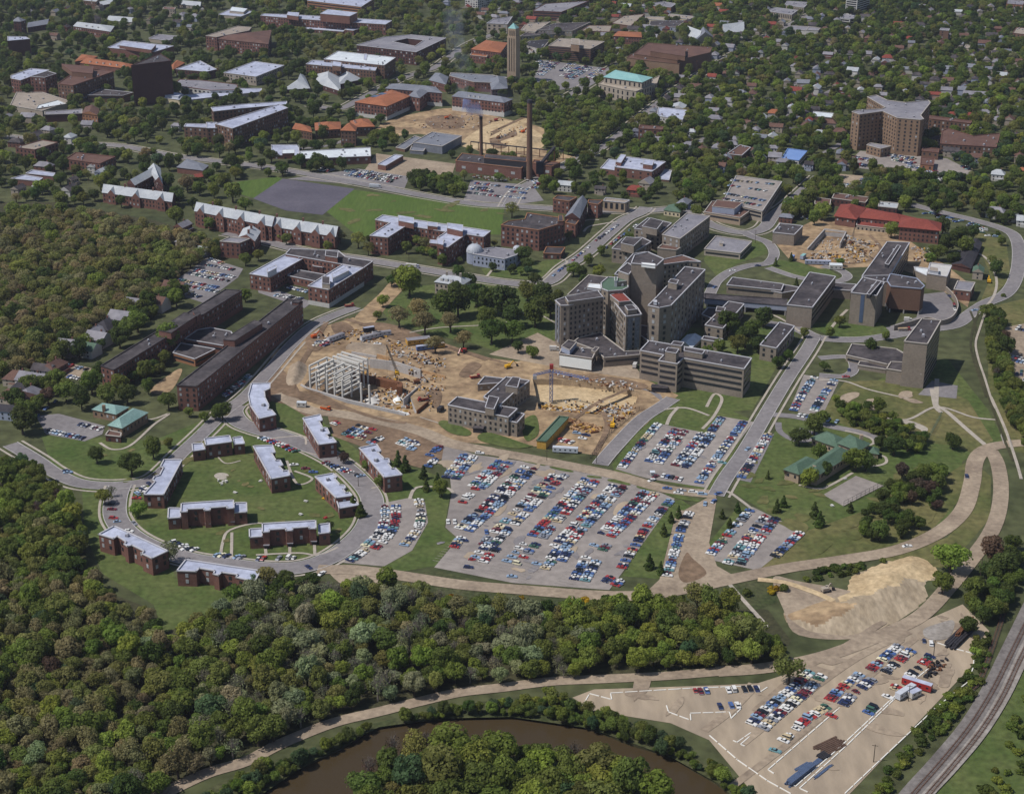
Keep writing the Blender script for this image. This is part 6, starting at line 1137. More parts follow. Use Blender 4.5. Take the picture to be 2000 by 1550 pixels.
heap("c3 640,1400 850,1300 1050,1235 1130,1225 1250,1260 1320,1330 1340,1420 1240,1440 1250,1560 1120,1680 950,1780 700,1880 480,1880 250,1830 100,1700 200,1640 420,1560 600,1500",6,'slope','',step=1.8,name='sand_slope_terrain',kind='structure',rough=.19,plateau=.36,zones=[("c3 620,1400 850,1290 1050,1225 1140,1215 1280,1250 1340,1330 1310,1400 1200,1440 1080,1430 980,1500 800,1560 560,1600 560,1470",'sand'),("c3 100,1700 280,1600 500,1580 660,1640 600,1740 350,1780 200,1740",'dirt')],tilt=1)
heap("k 900,640 1180,560 1300,600 1460,640 1380,720 1100,770 800,700",4,'sand','yellow sand heap behind the power-station trestle'); heap("k 620,640 820,520 1000,420 1180,340 1180,440 900,600",3,'sand','',kind='structure',name='sand_bank_terrain')
heap("b1 1560,870 1700,800 1720,1000 1600,1010",1.5,'dirt_brown','low brown earth bank above the dirt track') if 0 else None
# steel stacks, timber in river car park
def stack(s,ang,L,W,H,m,label,n=6,name='beam_stack'):
    x,y=P(*pts(s)[0]); b=MB()
    for i in range(n):
        for j in range(max(1,int(H/.5))): b.box(((rng.random()-.5)*L*.12,(i-(n-1)/2)*W/n,j*.5),(L*rng.uniform(.85,1),W/n*.8,.42),m)
    o=b.build(name,None,(x,y,.1),R(ang)); tag(o,label,'stack')
stack("d3 250,1405",47,19,3.0,2,'steel_slate','long stack of blue steel beams nearest the camera in the gravel car park'); stack("d3 350,1320",47,14,2.4,.8,'steel_slate','thinner stack of blue-grey steel just behind the blue one'); stack("d3 430,1370",47,13,1.3,.5,'steel_slate','narrow row of loose blue-grey bars right of the stacks'); stack("d3 490,1170",35,14,8,.6,'plate_rust','wide pile of brown steel plates behind the blue steel',8); stack("d3 270,1330",40,9,2.0,.6,'steel_slate','short pale blue rails left of the blue stack'); stack("d3 430,1250",40,5,4,1.2,'steel_dark','small dark pile between blue steel and brown plates')
stack("d3 1500,320",52,26,6,2,'steel_dark','long heap of old dark timbers and bars beside the railway',5,'timber_heap'); stack("d3 1530,270",56,20,2,3.5,'steel_rust','upper layer of rusty girders on the heap by the railway',3,'timber_heap')

# trestle conveyor behind power station
def trestle():
    a=Vector((*P(*pts("k 420,790")[0]),0)); c=Vector((*P(*pts("k 1690,930")[0]),0)); root=empty('trestle',tuple(a)); tag(root,'long dark coal trestle on posts behind the power station','trestle'); d=c-a; b=MB(); b.beam((0,0,8),(d.x,d.y,8),1.6,.9,'steel_dark'); b.build('deck',root)
    for i in range(13):
        p=d*(i/12); b=MB(); b.box((p.x,p.y,0),(.8,.8,8),'steel_rust'); b.build('post',root)
    a=Vector((*P(*pts("k 1370,960")[0],16),16)); e=Vector((*P(*pts("k 1570,790")[0],20),20)); root=empty('conveyor',(a.x,a.y,0)); tag(root,'inclined black conveyor gantry above the right end of the power station','conveyor'); q=e-a; b=MB(); b.beam((0,0,13),(q.x,q.y,22),2.4,2.4,'steel_dark'); b.build('gallery',root); b=MB(); b.box((0,0,5),(7,6,11),'roof_black'); b.build('transfer_house',root)
    for t in(.5,1): b=MB(); b.box((q.x*t,q.y*t,0),(1,1,13+9*t),'steel_rust'); b.build('leg',root)
trestle()
# ---------------- railway ----------------
def track(s,lab):
    c=smooth([P(*t) for t in pts(s)],8); root=empty('railway_track',(c[0][0],c[0][1],0)); tag(root,lab,'railway'); ox,oy=c[0]; b=MB(); pl=Vector(c[0]); acc=0
    for i in range(len(c)-1):
        a=Vector(c[i]); e=Vector(c[i+1]); L=(e-a).length; d=(e-a)/L; k=0
        while k<L:
            p=a+d*k; b.box((p.x-ox,p.y-oy,.62),(.28,2.6,.14),'sleeper',math.atan2(d.y,d.x)); k+=.85
    b.build('sleepers',root)
    for sg in(-1,1):
        A,_=ribbon_pts(c,sg*1.5); b=MB()
        for i in range(len(c)-1): b.beam((A[i][0]-ox,A[i][1]-oy,.83),(A[i+1][0]-ox,A[i+1][1]-oy,.83),.14,.16,'steel_rust')
        b.build('rail',root)
c=ribbon('railway_ballast',"o 1735,1640 1790,1560 1850,1495 1905,1430 1950,1360 1985,1290 2040,1180",9.5,'ballast_pale',.4); ribbon('railway_ballast',"o 1715,1640 1770,1560 1832,1490 1890,1420 1932,1352 1966,1282 2020,1170",7.5,'ballast',.42)
track("o 1722,1640 1778,1560 1836,1493 1892,1424 1936,1355 1972,1284 2026,1174",'left-hand railway track running along the embankment, lower right'); track("o 1752,1640 1806,1562 1862,1496 1915,1430 1958,1362 1992,1290 2046,1180",'right-hand railway track beside the pale ballast strip, lower right')
track("o 1898,1348 1918,1320 1950,1230 1972,1160",'single old siding curving up the bank towards the upper right')
for s_ in ("o 1895,608 1905,640 1905,700 1925,760 1950,830 1978,900","b3 1640,900 1600,1010 1580,1130 1600,1250 1650,1400 1700,1550"):
    ribbon('ditch',s_,1.6,'forest_floor',.2,blk=False)
ribbon('path',"b3 1690,900 1650,1020 1620,1130 1640,1250 1690,1400 1740,1560 1775,1640",1.5,'path',.2); ribbon('path',"c3 1740,0 1850,250 1935,500 1975,640",1.8,'path',.2)
# ---------------- poles, fences, benches ----------------
def pole(px,py,pyt,label,arms=True,m='bark'):
    x,y=P(px,py); H=max(7,min(14,hgt(px,pyt,py-pyt))); root=empty('utility_pole',(x,y,0)); tag(root,label,'utility pole','utility poles'); b=MB(); b.tube((0,0,0),(0,0,H),.2,.14,m,6); b.build('pole',root)
    if arms: b=MB(); b.beam((-1.2,.3,H-.6),(1.2,-.3,H-.6),.15,.18,m); b.build('crossarm',root)
for px,py,pt,lab in ((1823,1283,1250,'brown pole with dark lamp head among the last cars of the river car park'),(1774,1369,1337,'pole between the silver and the red trailers'),(1706,1488,1453,'lone brown pole near the edge line of the gravel car park'),(1914,1130,1090,'tall pole on the bank above the timber heap'),(172,745,722,'leaning pole beside the small left gravel car park'),(1172,545,512,'thin pole on the kerb of the hospital street'),(1195,480,462,'second pole on the hospital street, farther up'),(1602,672,655,'pole at the wide road junction left of the slope tower'),(799,518,495,'pole on the street in front of the brick institute'),(1475,475,450,'pole at the ring drive entrance'),(1165,905,888,'small lamp pole on the corner of the pit access road'),(1068,900,880,'pole in front of the green-roofed site office'),(700,950,925,'lamp pole beside the conifers of the inner road')): pole(px,py,pt,lab)
def fence(s,label,h=2.2,m='steel_dark',gap=4):
    q=[P(*t) for t in pts(s)]; root=empty('fence',(*q[0],0)); tag(root,label,'fence'); ox,oy=q[0]
    for z in (h,h*.5,.3):
        b=MB()
        for i in range(len(q)-1): b.beam((q[i][0]-ox,q[i][1]-oy,z),(q[i+1][0]-ox,q[i+1][1]-oy,z),.12,.12,m)
        b.build('rail',root)
    n=0
    for i in range(len(q)-1):
        a=Vector(q[i]); e=Vector(q[i+1]); L=(e-a).length; k=0
        while k<L and n<90: p=a.lerp(e,k/L); b=MB(); b.box((p.x-ox,p.y-oy,0),(.15,.15,h),m); b.build('post',root); k+=gap; n+=1
fence("c3 590,850 900,690",'tall mesh fence along the near side of the tennis court',3.2); fence("c3 1350,150 1240,350",'green ball-stop fence beside the infield',3.5,'roof_green'); fence("m 1440,930 1640,690 1900,480",'wire fence between the sandy pit and the access road')
fence("c3 1815,300 1840,370",'short pale bridge parapet, left one, by the path',1.4,'coping'); fence("c3 1875,310 1900,380",'short pale bridge parapet, right one, by the path',1.4,'coping')
def hut(s,label,m,rf,sx,sy,h,ang=0,name='hut',cat='hut'):
    x,y=P(*pts(s)[0]); root=empty(name,(x,y,0),R(ang)); tag(root,label,cat); b=MB(); b.box((0,0,0),(sx,sy,h),m); b.build('wall',root); b=MB(); b.box((0,0,h),(sx+.8,sy+.8,.35),rf); b.build('roof',root)
hut("c2 1095,610",'tiny white parking attendant hut at the exit of the square car park','white_wall','roof_white',2,2,2.4)
for s_,lab in (("c0 1450,1010",'left'),("c0 1628,1005",'middle'),("c0 1815,990",'right')): hut(s_,f'{lab} entrance canopy of the winged apartment block','steel_dark','roof_grey',2.4,2.4,2.2,name='entrance_canopy',cat='canopy')
for s_,lab in (("c1 85,1175",'left'),("c1 270,1160",'middle'),("c1 455,1145",'right')): hut(s_,f'{lab} entrance canopy of the lowest block in the loop','steel_dark','roof_grey',2.4,2.4,2.2,name='entrance_canopy',cat='canopy')
hut("c1 1735,270",'dark entrance porch of the T-shaped office','steel_dark','roof_dark',6,3,3,-12,'entrance_canopy','canopy'); hut("b2 1150,1500",'dark entrance porch at the left end of the research slab','steel_dark','roof_dark',10,5,3.2,-10,'entrance_canopy','canopy')
# lone scraps of laundry / play things on the apartment lawn
for s_,lab,m in (("c1 390,812",'pale picnic table on the open lawn, alone','white_wall'),("c1 350,915",'white play table above the front apartment block','white_wall'),("c1 540,942",'red play box right of the white play table','paint_red'),("c1 530,790",'yellow playhouse beside the low-ended block','yellow_paint'),("c1 35,655",'white bench left on the lawn beside the middle block','white_wall'),("c0 1835,745",'small pale stone block on the lawn below the sand patch','precast'),("c3 500,847",'small white bench below the tennis court','white_wall'),("c3 598,637",'white bench above the tennis court','white_wall')):
    x,y=P(*pts(s_)[0]); b=MB(); b.box((0,0,.6),(2.4,1.0,.15),m); b.box((-.9,0,0),(.2,.8,.6),m); b.box((.9,0,0),(.2,.8,.6),m); b.box((0,.8,.35),(2.2,.35,.1),m); b.box((0,-.8,.35),(2.2,.35,.1),m); tag(b.build('picnic_table',None,(x,y,.05),rng.random()*3),lab,'outdoor furniture')
# ---------------- smoke ----------------
def smoke(label,p,dens,col,r0,r1,r2,n=9):
    """lumpy tube through the points p (world), radius r0 at the mouth swelling to r1"""
    V=[];Fs=[];N=14; c=smooth(p,4) if len(p[0])==2 else p
    K=len(p)
    for i in range(K):
        a=Vector(p[max(0,i-1)]); b_=Vector(p[min(K-1,i+1)]); d=(b_-a).normalized(); x=d.cross(Vector((0,1,0))).normalized(); y=d.cross(x); t=i/(K-1); r=r0+(r1-r0)*min(1,t*1.6) if t<.62 else r1+(r2-r1)*(t-.62)/.38
        for j in range(N):
            q=j/N*2*math.pi; rr=r*(1+.22*math.sin(q*3+i*1.3)+.12*math.sin(q*5-i)); v=Vector(p[i])+x*math.cos(q)*rr+y*math.sin(q)*rr; V.append(tuple(v))
    for i in range(K-1):
        for j in range(N): k=(j+1)%N; Fs.append((i*N+j,i*N+k,(i+1)*N+k,(i+1)*N+j))
    Fs.append(tuple(range(N))[::-1]); Fs.append(tuple((K-1)*N+j for j in range(N)))
    me=bpy.data.meshes.new('chimney_smoke'); me.from_pydata(V,[],Fs); m=bpy.data.materials.new('smoke_'+str(len(MAT))); m.use_nodes=True; nn=m.node_tree; nn.nodes.remove(nn.nodes['Principled BSDF']); v=nn.nodes.new('ShaderNodeVolumePrincipled'); v.inputs['Color'].default_value=(*col,1); v.inputs['Anisotropy'].default_value=.2
    g_=nn.nodes.new("ShaderNodeNewGeometry"); t=nn.nodes.new("ShaderNodeTexNoise"); t.inputs['Scale'].default_value=.12; t.inputs['Detail'].default_value=3; nn.links.new(g_.outputs['Position'],t.inputs['Vector']); mr=nn.nodes.new('ShaderNodeMapRange'); mr.inputs[1].default_value=.38; mr.inputs[2].default_value=.68; mr.inputs[3].default_value=0; mr.inputs[4].default_value=dens*2.2; nn.links.new(t.outputs['Fac'],mr.inputs[0]); nn.links.new(mr.outputs[0],v.inputs['Density'])
    nn.links.new(v.outputs[0],nn.nodes['Material Output'].inputs['Volume']); me.materials.append(m); me.update(); o=bpy.data.objects.new('chimney_smoke',me); COL.objects.link(o); tag(o,label,'smoke',kind='stuff')
def at_d(px,py,D):
    d=ray(px,py); t=D/d[1]; return (d[0]*t,D,CH+d[2]*t)
x2,y2,h2=CH2; smoke('blue-violet smoke drifting left and up from the shorter chimney',[(x2,y2,h2-.5)]+[at_d(px,py,y2+dy) for px,py,dy in ((937,222,1),(930,216,3),(920,210,6),(910,203,10),(903,192,15),(902,178,20),(905,160,26),(905,140,30),(900,118,36),(893,95,40),(888,70,48),(885,45,55),(884,20,60))],.009,(.8,.86,1.0),1.5,8,12)
smoke('dense blue-violet puff at the mouth of the shorter chimney',[(x2,y2,h2-.4)]+[at_d(px,py,y2-1) for px,py in ((939,222),(934,217),(927,214),(919,212),(911,210),(903,209))],.09,(.5,.57,1.0),1.6,8,9)
x1,y1,h1=CH1; smoke('thin dark smoke trailing left from the taller chimney',[(x1,y1,h1-.5)]+[at_d(px,py,y1+dy) for px,py,dy in ((1028,193,1),(1015,190,3),(1000,191,5),(985,190,8),(965,186,10),(950,182,12),(935,176,14))],.012,(.6,.62,.85),1.8,3,5)
# ---------------- trees ----------------
def leaf_cloud(seed,R_,H,z0,blobs,per,leaf,kind='round'):
    r=np.random.default_rng(seed); V=[];var=[]
    cs=[]
    for i in range(blobs):
        if kind=='cone':
            t=(i+.5)/blobs; rad=R_*(1-t)*.55; a=r.random()*6.28; cs.append((math.cos(a)*rad*.9,math.sin(a)*rad*.9,z0+t*H,R_*(1-t)*.55+.5,H/blobs*1.2))
        else:
            while True:
                p=r.uniform(-1,1,3)
                if .25<np.linalg.norm(p)<1: break
            p=p/np.linalg.norm(p)*r.uniform(.45,.72); s=r.uniform(.32,.52)
            cs.append((p[0]*R_,p[1]*R_,z0+H/2+p[2]*H/2,s*R_,s*H/2*1.05))
    C=np.array(cs); tot=blobs*per; w_=C[:,3]**2; w_/=w_.sum(); idx=r.choice(blobs,tot,p=w_)
    n=r.normal(size=(tot,3)); n/=np.linalg.norm(n,axis=1)[:,None]; n[:,2]=np.where(r.random(tot)<.6,np.abs(n[:,2]),n[:,2])
    rad=r.uniform(.8,1.04,tot)[:,None]; c=C[idx]
    P0=np.stack([c[:,0]+n[:,0]*c[:,3]*rad[:,0],c[:,1]+n[:,1]*c[:,3]*rad[:,0],c[:,2]+n[:,2]*c[:,4]*rad[:,0]],1)
    nn=n+r.normal(size=(tot,3))*.33; nn/=np.linalg.norm(nn,axis=1)[:,None]
    t=np.cross(nn,r.normal(size=(tot,3))); t/=np.linalg.norm(t,axis=1)[:,None]; b_=np.cross(nn,t); s=leaf*r.uniform(.55,1.25,tot)[:,None]
    q=np.stack([P0-t*s-b_*s*.7,P0+t*s*.8-b_*s,P0+t*s+b_*s*.8,P0-t*s*.7+b_*s],1).reshape(-1,3)
    lv=np.repeat((r.uniform(.82,1.18,tot)*(r.uniform(.85,1.15,blobs)[idx])),4)
    return q,lv
def np_quads(name,q,lv,m):
    n=len(q); me=bpy.data.meshes.new(name); me.vertices.add(n); me.vertices.foreach_set('co',q.astype(np.float32).ravel()); me.loops.add(n); me.loops.foreach_set('vertex_index',np.arange(n,dtype=np.int32)); me.polygons.add(n//4)
    me.polygons.foreach_set('loop_start',np.arange(0,n,4,dtype=np.int32)); me.update(calc_edges=True); a=me.attributes.new('leafvar','FLOAT_COLOR','POINT'); a.data.foreach_set('color',np.stack([lv,lv,lv*.95,np.ones(n)],1).astype(np.float32).ravel()); me.materials.append(MAT[m]); return me
def trunk_mesh(seed,R_,H,z0,bare=False,m='bark'):
    r=np.random.default_rng(seed); b=MB(); b.tube((0,0,0),(.1,.1,z0+H*.35),R_*.075+.08,R_*.04+.04,m,6)
    for i in range(7 if not bare else 20):
        a=r.random()*6.28; t=r.uniform(.4,.95); s=Vector((0,0,(z0+H*.3)*t+.2)); ro=r.uniform(.2,.75) if bare else .65; e=Vector((math.cos(a)*R_*ro,math.sin(a)*R_*ro,z0+H*((1.05-ro*.6) if bare else r.uniform(.35,.8)))); mid=s.lerp(e,.5)+Vector((0,0,H*.06)); b.tube(s,mid,R_*.028+.04,R_*.02+.03,m,4,False); b.tube(mid,e,R_*.02+.03,.04,m,4,False)
        if bare:
            for k in range(9):
                f=mid.lerp(e,r.random()); g2=f+Vector((r.normal()*R_*.14,r.normal()*R_*.14,R_*.12+abs(r.normal())*R_*.22)); b.tube(f,g2,.045,.015,m,3,False)
    return b.mesh('trunk')
PR=[]   # crown mesh, trunk mesh, radius, height, kind
def proto(seed,R_,H,z0,bl,per,leaf,kind='round',bare=False,m='bark'):
    if bare: q,lv=leaf_cloud(seed,R_,H,z0,bl,per,leaf); cm=np_quads('crown',q,lv,'leaves')
    else: q,lv=leaf_cloud(seed,R_,H,z0,bl,per,leaf,kind); cm=np_quads('crown',q,lv,'leaves')
    PR.append((cm,trunk_mesh(seed,R_,H,z0,bare,m),R_,z0+H,kind))
for s in range(5): proto(100+s,5,7.6+s*.5,2.4,16+s*3,105,.34)          # 0-4 full round
for s in range(2): proto(200+s,5,9.5,1.5,22,95,.34)             # 5-6 tall
for s in range(2): proto(300+s,5,7.5,2.6,18,70,.27,m='bark')   # 7-8 thin spring foliage
proto(400,2.6,7.5,.5,16,50,.4,'cone')                          # 9 conifer
proto(500,5,7.5,2.6,18,14,.26,bare=True,m='bark_pale')          # 10 nearly bare
for s in range(2): proto(600+s,3,3.2,.2,12,44,.36)             # 11-12 shrub
TINT={'dark green':(.06,.09,.024),'green':(.112,.15,.036),'bright green':(.165,.21,.045),'olive green':(.155,.172,.056),'tan':(.19,.182,.098),'pale grey-green':(.2,.23,.14),'blue-green':(.058,.1,.05),'purple-brown':(.085,.06,.05),'yellow':(.34,.24,.02),'pale green':(.1,.145,.05)}
TR=[]  # x,y,scale,proto,tintname,tint
def add_tree(x,y,r_,pi,tn,hf=1.0):
    c=np.array(TINT[tn])*np.array((1.42,1.34,1.2))*rng.uniform(.8,1.22)*(1+rng.normal(0,.06,3)); TR.append([x,y,r_/PR[pi][2],pi,tn,tuple(np.clip(c,.004,1)),rng.random()*6.28,hf])
def pick(w_): k=list(w_); p=np.array([w_[i] for i in k],float); return k[int(rng.choice(len(k),p=p/p.sum()))]
WMIX={'dark green':.1,'green':.36,'olive green':.32,'bright green':.2,'tan':.08,'blue-green':.04,'purple-brown':.015,'pale grey-green':.01}
OAK={'tan':.42,'olive green':.36,'green':.12,'dark green':.1,'bright green':.05}
TMIX={'dark green':.34,'green':.34,'olive green':.13,'bright green':.11,'blue-green':.05,'tan':.03}
cells={}
def far_enough(x,y,d):
    k=(int(x//6),int(y//6))
    for i in(-2,-1,0,1,2):
        for j in(-2,-1,0,1,2):
            for q in cells.get((k[0]+i,k[1]+j),()):
                if (q[0]-x)**2+(q[1]-y)**2<(d*.5+q[2]*.5)**2: return False
    return True
def reg_cell(x,y,d): cells.setdefault((int(x//6),int(y//6)),[]).append((x,y,d))
# hand-placed trees: px,py of the foot, crown radius m, kind
HT="""o 258,930,6,d 300,895,5,g 150,840,0,t 45,848,7,d 435,822,5,d 205,985,4,g 218,970,3,p 271,1010,4,b 330,875,3,g
o 190,905,4,d 1860,878,4.5,d 1855,1118,7,b 1935,1098,6,v 1540,1338,7,o 640,1040,3,d 690,1000,2.8,c 705,1010,2.6,c 778,910,2.8,c 792,920,2.8,c 828,935,2.4,c 855,945,2,c 832,958,2.2,c 862,970,4,g 672,905,3,v 745,955,4,g 716,920,3,g
o 800,580,8,b 785,560,6,g 780,640,6,t 830,655,7,t 820,630,7,t 870,625,7,d 895,620,8,d 950,615,8,d 985,620,8,d 930,600,7,d 1000,640,6,d 960,672,7,d 1000,668,6,g 1045,640,7,d 1075,620,7,d 1060,600,6,d 880,650,6,t 905,680,5,t 850,690,5,t 950,640,6,g 1030,590,6,g 890,585,5,d 915,565,5,d 930,572,3,k
o 1045,560,5,d 1030,530,5,d 1022,515,6,d 1120,540,5,g 1135,545,4,d 1150,520,4,g 1175,500,4,g 1170,545,5,b 1210,560,5,b 1040,700,4,g 1012,690,4,d 895,545,5,d 765,560,4,d 1090,590,4,g 1140,560,4,d 748,600,4,b 738,625,3,g
o 1110,470,4,o 1230,470,3,g 865,520,4,g 1000,425,6,o 945,470,3,t 905,490,4,t 870,495,4,p 830,490,5,t 815,480,4,g 590,470,5,g 700,485,6,o 665,475,5,t 720,500,5,o 640,492,4,g 550,470,4,b 560,478,4,g 480,520,4,g 505,510,4,g
o 1420,655,7,d 1455,680,7,d 1470,660,6,d 1490,640,6,d 1440,690,6,g 1480,690,5,d 1405,690,4,g 1520,720,4,d 1380,700,4,g 1530,680,3,b
o 1605,830,4,g 1560,870,5,d 1590,850,5,g 1600,900,4,g 1580,950,5,b 1670,920,6,g 1690,920,5,d 1610,935,4,d 1540,935,3,v 1745,890,5,d 1720,880,4,d 1530,990,2,c 1590,1010,2.6,c 1600,1028,2.6,c 1517,1000,2.2,c 1500,935,1.5,c 1660,1000,1.8,c 1440,1000,1.8,c 1425,1030,1.6,c 1410,1012,1.6,c
o 1325,1010,2,c 1310,1020,1.8,c 1296,1045,2,c 1268,1110,2.4,c 1290,1120,2,c 1640,640,4,g 1700,690,4,d 1610,725,3,d 1540,705,3,d 1730,665,3,g 1620,660,3,g 1570,660,3,g 1880,580,3,g 1960,580,2,g
o 1605,430,7,b 1590,440,5,g 1740,465,6,b 1945,540,6,d 1955,480,3,g 1935,520,4,o 1850,495,7,d 1870,480,7,d 1830,510,6,g 1840,460,6,d 1885,500,6,g 1900,470,6,d 1860,520,5,d 1815,520,5,g
o 1900,1170,5,g 1890,1240,4,d 1840,1160,5,g 1960,1130,6,d 1970,1110,5,d 1640,520,3,g 1555,560,2,c 1515,520,2,c 1545,510,2,c
o 480,590,4,b 440,600,3,g 330,690,8,g 270,650,7,g 250,660,6,g 235,680,6,d 300,620,4,g 345,600,6,b 360,580,4,d 180,770,6,g 130,785,6,g 110,760,6,g 200,745,5,d 235,770,6,g 290,770,4,g 160,800,6,d 60,770,6,g 50,820,6,g 95,790,5,v 30,800,6,d 210,790,6,g 330,800,5,g 250,790,5,d 370,815,3,g 400,825,3,g 420,820,3,g
o 455,395,8,g 440,375,8,g 480,415,6,g 350,400,6,d 500,440,4,g 345,440,6,g 410,450,5,g 420,420,6,b 1010,480,5,d 1350,445,4,g 1360,425,5,g 1385,400,6,d 1370,405,6,g 1330,420,5,d"""
KM={'d':(None,'dark green'),'g':(None,'green'),'b':(None,'bright green'),'o':(7,'olive green'),'t':(8,'tan'),'c':(9,'dark green'),'v':(None,'purple-brown'),'p':(10,'pale green'),'k':(5,'dark green')}
for ln in HT.split('\n'):
    t=ln.split(); k=REG[t[0]]
    for e in t[1:]:
        a=e.split(','); rr=float(a[2])*(1.3 if ln.startswith('o 800,580') else 1.12)
        if rr<.5: continue
        pi,tn=KM[a[3]]; x,y=P(float(a[0]),float(a[1]))
        if a[3]=='k': add_tree(x,y,2.2,5,tn,1.0); reg_cell(x,y,3); continue
        if pi is None: pi=int(rng.integers(0,7)) if rr>3.2 else int(rng.integers(11,13))
        add_tree(x,y,rr,pi,tn); reg_cell(x,y,rr*1.4)
HANDN=len(TR)
def scatter(s,n,rmin,rmax,mix,space=1.5,avoid=True,protos=None,imgav=.9,big=None):
    pl=[P(*t) for t in pts(s)]; xs=[p[0] for p in pl]; ys=[p[1] for p in pl]; k=0;tt=0; hot=[(rng.uniform(min(xs),max(xs)),rng.uniform(min(ys),max(ys))) for _ in range(8)]; htn=[pick(mix) for _ in hot]
    while k<n and tt<n*14:
        tt+=1; x=rng.uniform(min(xs),max(xs)); y=rng.uniform(min(ys),max(ys))
        if not inpoly(x,y,pl): continue
        if avoid:
            i=int((x-GX0)/GS); j=int((y-GY0)/GS)
            if 0<=i<NX and 0<=j<NY and occ[j,i]: continue
        r_=rmin+(rmax-rmin)*rng.random()**1.5*1.15
        if imgav:
            u,v=proj(x,y,r_*1.3); a,b_=int(u/2),int(v/2)
            if 0<=a<1000 and 0<=b_<776 and img[b_,a] and rng.random()<imgav: continue
            u,v=proj(x,y,2); 
        if not far_enough(x,y,r_*space): continue
        d=[(x-h[0])**2+(y-h[1])**2 for h in hot]; tn=htn[int(np.argmin(d))] if rng.random()<.38 else pick(mix)
        pi=protos[int(rng.integers(len(protos)))] if protos else (int(rng.integers(7,9)) if tn in('tan',) and rng.random()<.6 else (10 if tn in('pale grey-green','purple-brown') and rng.random()<.5 else int(rng.integers(0,7))))
        if tn in('tan','olive green') and rng.random()<.5: pi=7+int(rng.integers(2))
        add_tree(x,y,r_,pi,tn,rng.uniform(.85,1.2)); reg_cell(x,y,r_*space); k+=1
    return k
SH=[11,12]
print('woods',
 scatter("o -60,930 60,915 95,965 140,1010 165,1050 160,1110 215,1190 290,1215 320,1270 420,1215 500,1150 560,1140 640,1165 760,1155 900,1190 1050,1206 1180,1200 1350,1190 1430,1205 1490,1255 1540,1275 1530,1296 1400,1304 1180,1318 1000,1335 900,1345 800,1362 700,1385 560,1440 440,1490 300,1560 200,1640 -80,1660",1500,3.4,6.2,WMIX,1.15,False,imgav=0),
 scatter("o -60,440 120,425 200,435 300,455 370,470 425,490 400,520 330,580 250,620 170,690 100,730 -70,760",900,3.6,7,OAK,1.12,True,imgav=.95),
 scatter("o 170,610 250,600 330,560 400,510 430,490 420,520 330,600 250,660 200,690 130,720 60,740",160,4,6.5,{'dark green':.6,'green':.4},1.0,True,imgav=.9),
 scatter("o 1060,1352 1130,1378 1200,1404 1320,1455 1400,1505 1470,1570 1430,1560 1360,1506 1230,1452 1060,1402",85,1.4,3.6,{'green':.5,'bright green':.15,'dark green':.2,'blue-green':.15},1.2,False,imgav=0),
 scatter("o 330,1600 430,1545 560,1492 700,1432 850,1396 1000,1378 1060,1376 1060,1402 930,1396 740,1420 600,1492 520,1540 480,1575 440,1640",340,1.5,3.4,{'green':.4,'bright green':.25,'dark green':.2,'blue-green':.15},1.0,False,imgav=0),
 scatter("o 640,1740 680,1640 705,1572 735,1528 785,1496 850,1484 900,1490 980,1484 1040,1482 1110,1504 1200,1532 1270,1560 1320,1600 1360,1740",260,4.5,8,{'green':.4,'bright green':.25,'olive green':.2,'blue-green':.15},1.1,False,imgav=0))
scatter("o 1690,1570 1760,1460 1850,1370 1890,1310 1910,1240 1935,1235 1920,1330 1870,1400 1780,1490 1730,1560 1700,1600",120,1.6,3.2,{'green':.5,'dark green':.3,'bright green':.2},1.0,False,SH,0)
scatter("o 1880,1600 1960,1450 2020,1330 2080,1200 2060,1400 1980,1560 1920,1640",45,1.8,3.4,{'green':.5,'dark green':.3,'bright green':.2},1.4,False,SH,0)
scatter("o 1880,1170 1920,1130 1990,1060 1990,1140 1960,1210 1905,1240",40,3,5,{'dark green':.6,'green':.4},1.2,True,None,0)
scatter("o 1680,1060 1690,1010 1715,960 1745,930 1800,930 1850,925 1840,960 1835,1000 1790,1040 1740,1060",46,3,4.6,{'dark green':.7,'green':.22,'purple-brown':.08},1.0,True,[0,1,2,3,4],0)
scatter("o 1625,780 1680,790 1740,820 1800,860 1810,890 1760,880 1700,850 1640,815",55,2.6,4.5,{'dark green':.4,'green':.4,'bright green':.2},1.0,True,[0,1,11,12],.6)
scatter("o 1640,1085 1700,1075 1780,1080 1700,1110 1640,1130 1570,1135",26,1.8,3,{'green':.6,'dark green':.4},1.2,True,SH,0); scatter("o 1540,1290 1600,1275 1740,1235 1860,1160 1900,1180 1850,1100 1880,1120 1780,1230 1600,1290",14,1.5,3,{'green':.6,'dark green':.4},1.2,True,SH,0)
scatter("o 1925,620 1990,640 2010,720 2040,900 1990,880 1960,800 1930,700",80,3.5,6,{'dark green':.5,'green':.3,'purple-brown':.1,'olive green':.1},1.1,True,None,0)
scatter("o 1815,1150 1050,1180 900,1165 1050,1195 1350,1180 1480,1150",18,2,3.5,{'yellow':.25,'green':.75},1.1,True,SH,0)
for px,py in ((880,1172),(895,1176),(1120,1182),(1165,1186),(1180,1180)): add_tree(*P(px,py),2.6,11,'yellow')
for px,py in ((722,1498),(770,1458),(830,1452),(945,1462),(1120,1474)): add_tree(*P(px,py+25),4.5,10,'purple-brown',1.25)
for px,py,tn in ((1140,1265,'pale grey-green'),(1440,1250,'tan'),(70,1500,'pale grey-green'),(620,1320,'pale grey-green'),(330,1100,'pale grey-green')): add_tree(*P(px,py),6,7,tn)
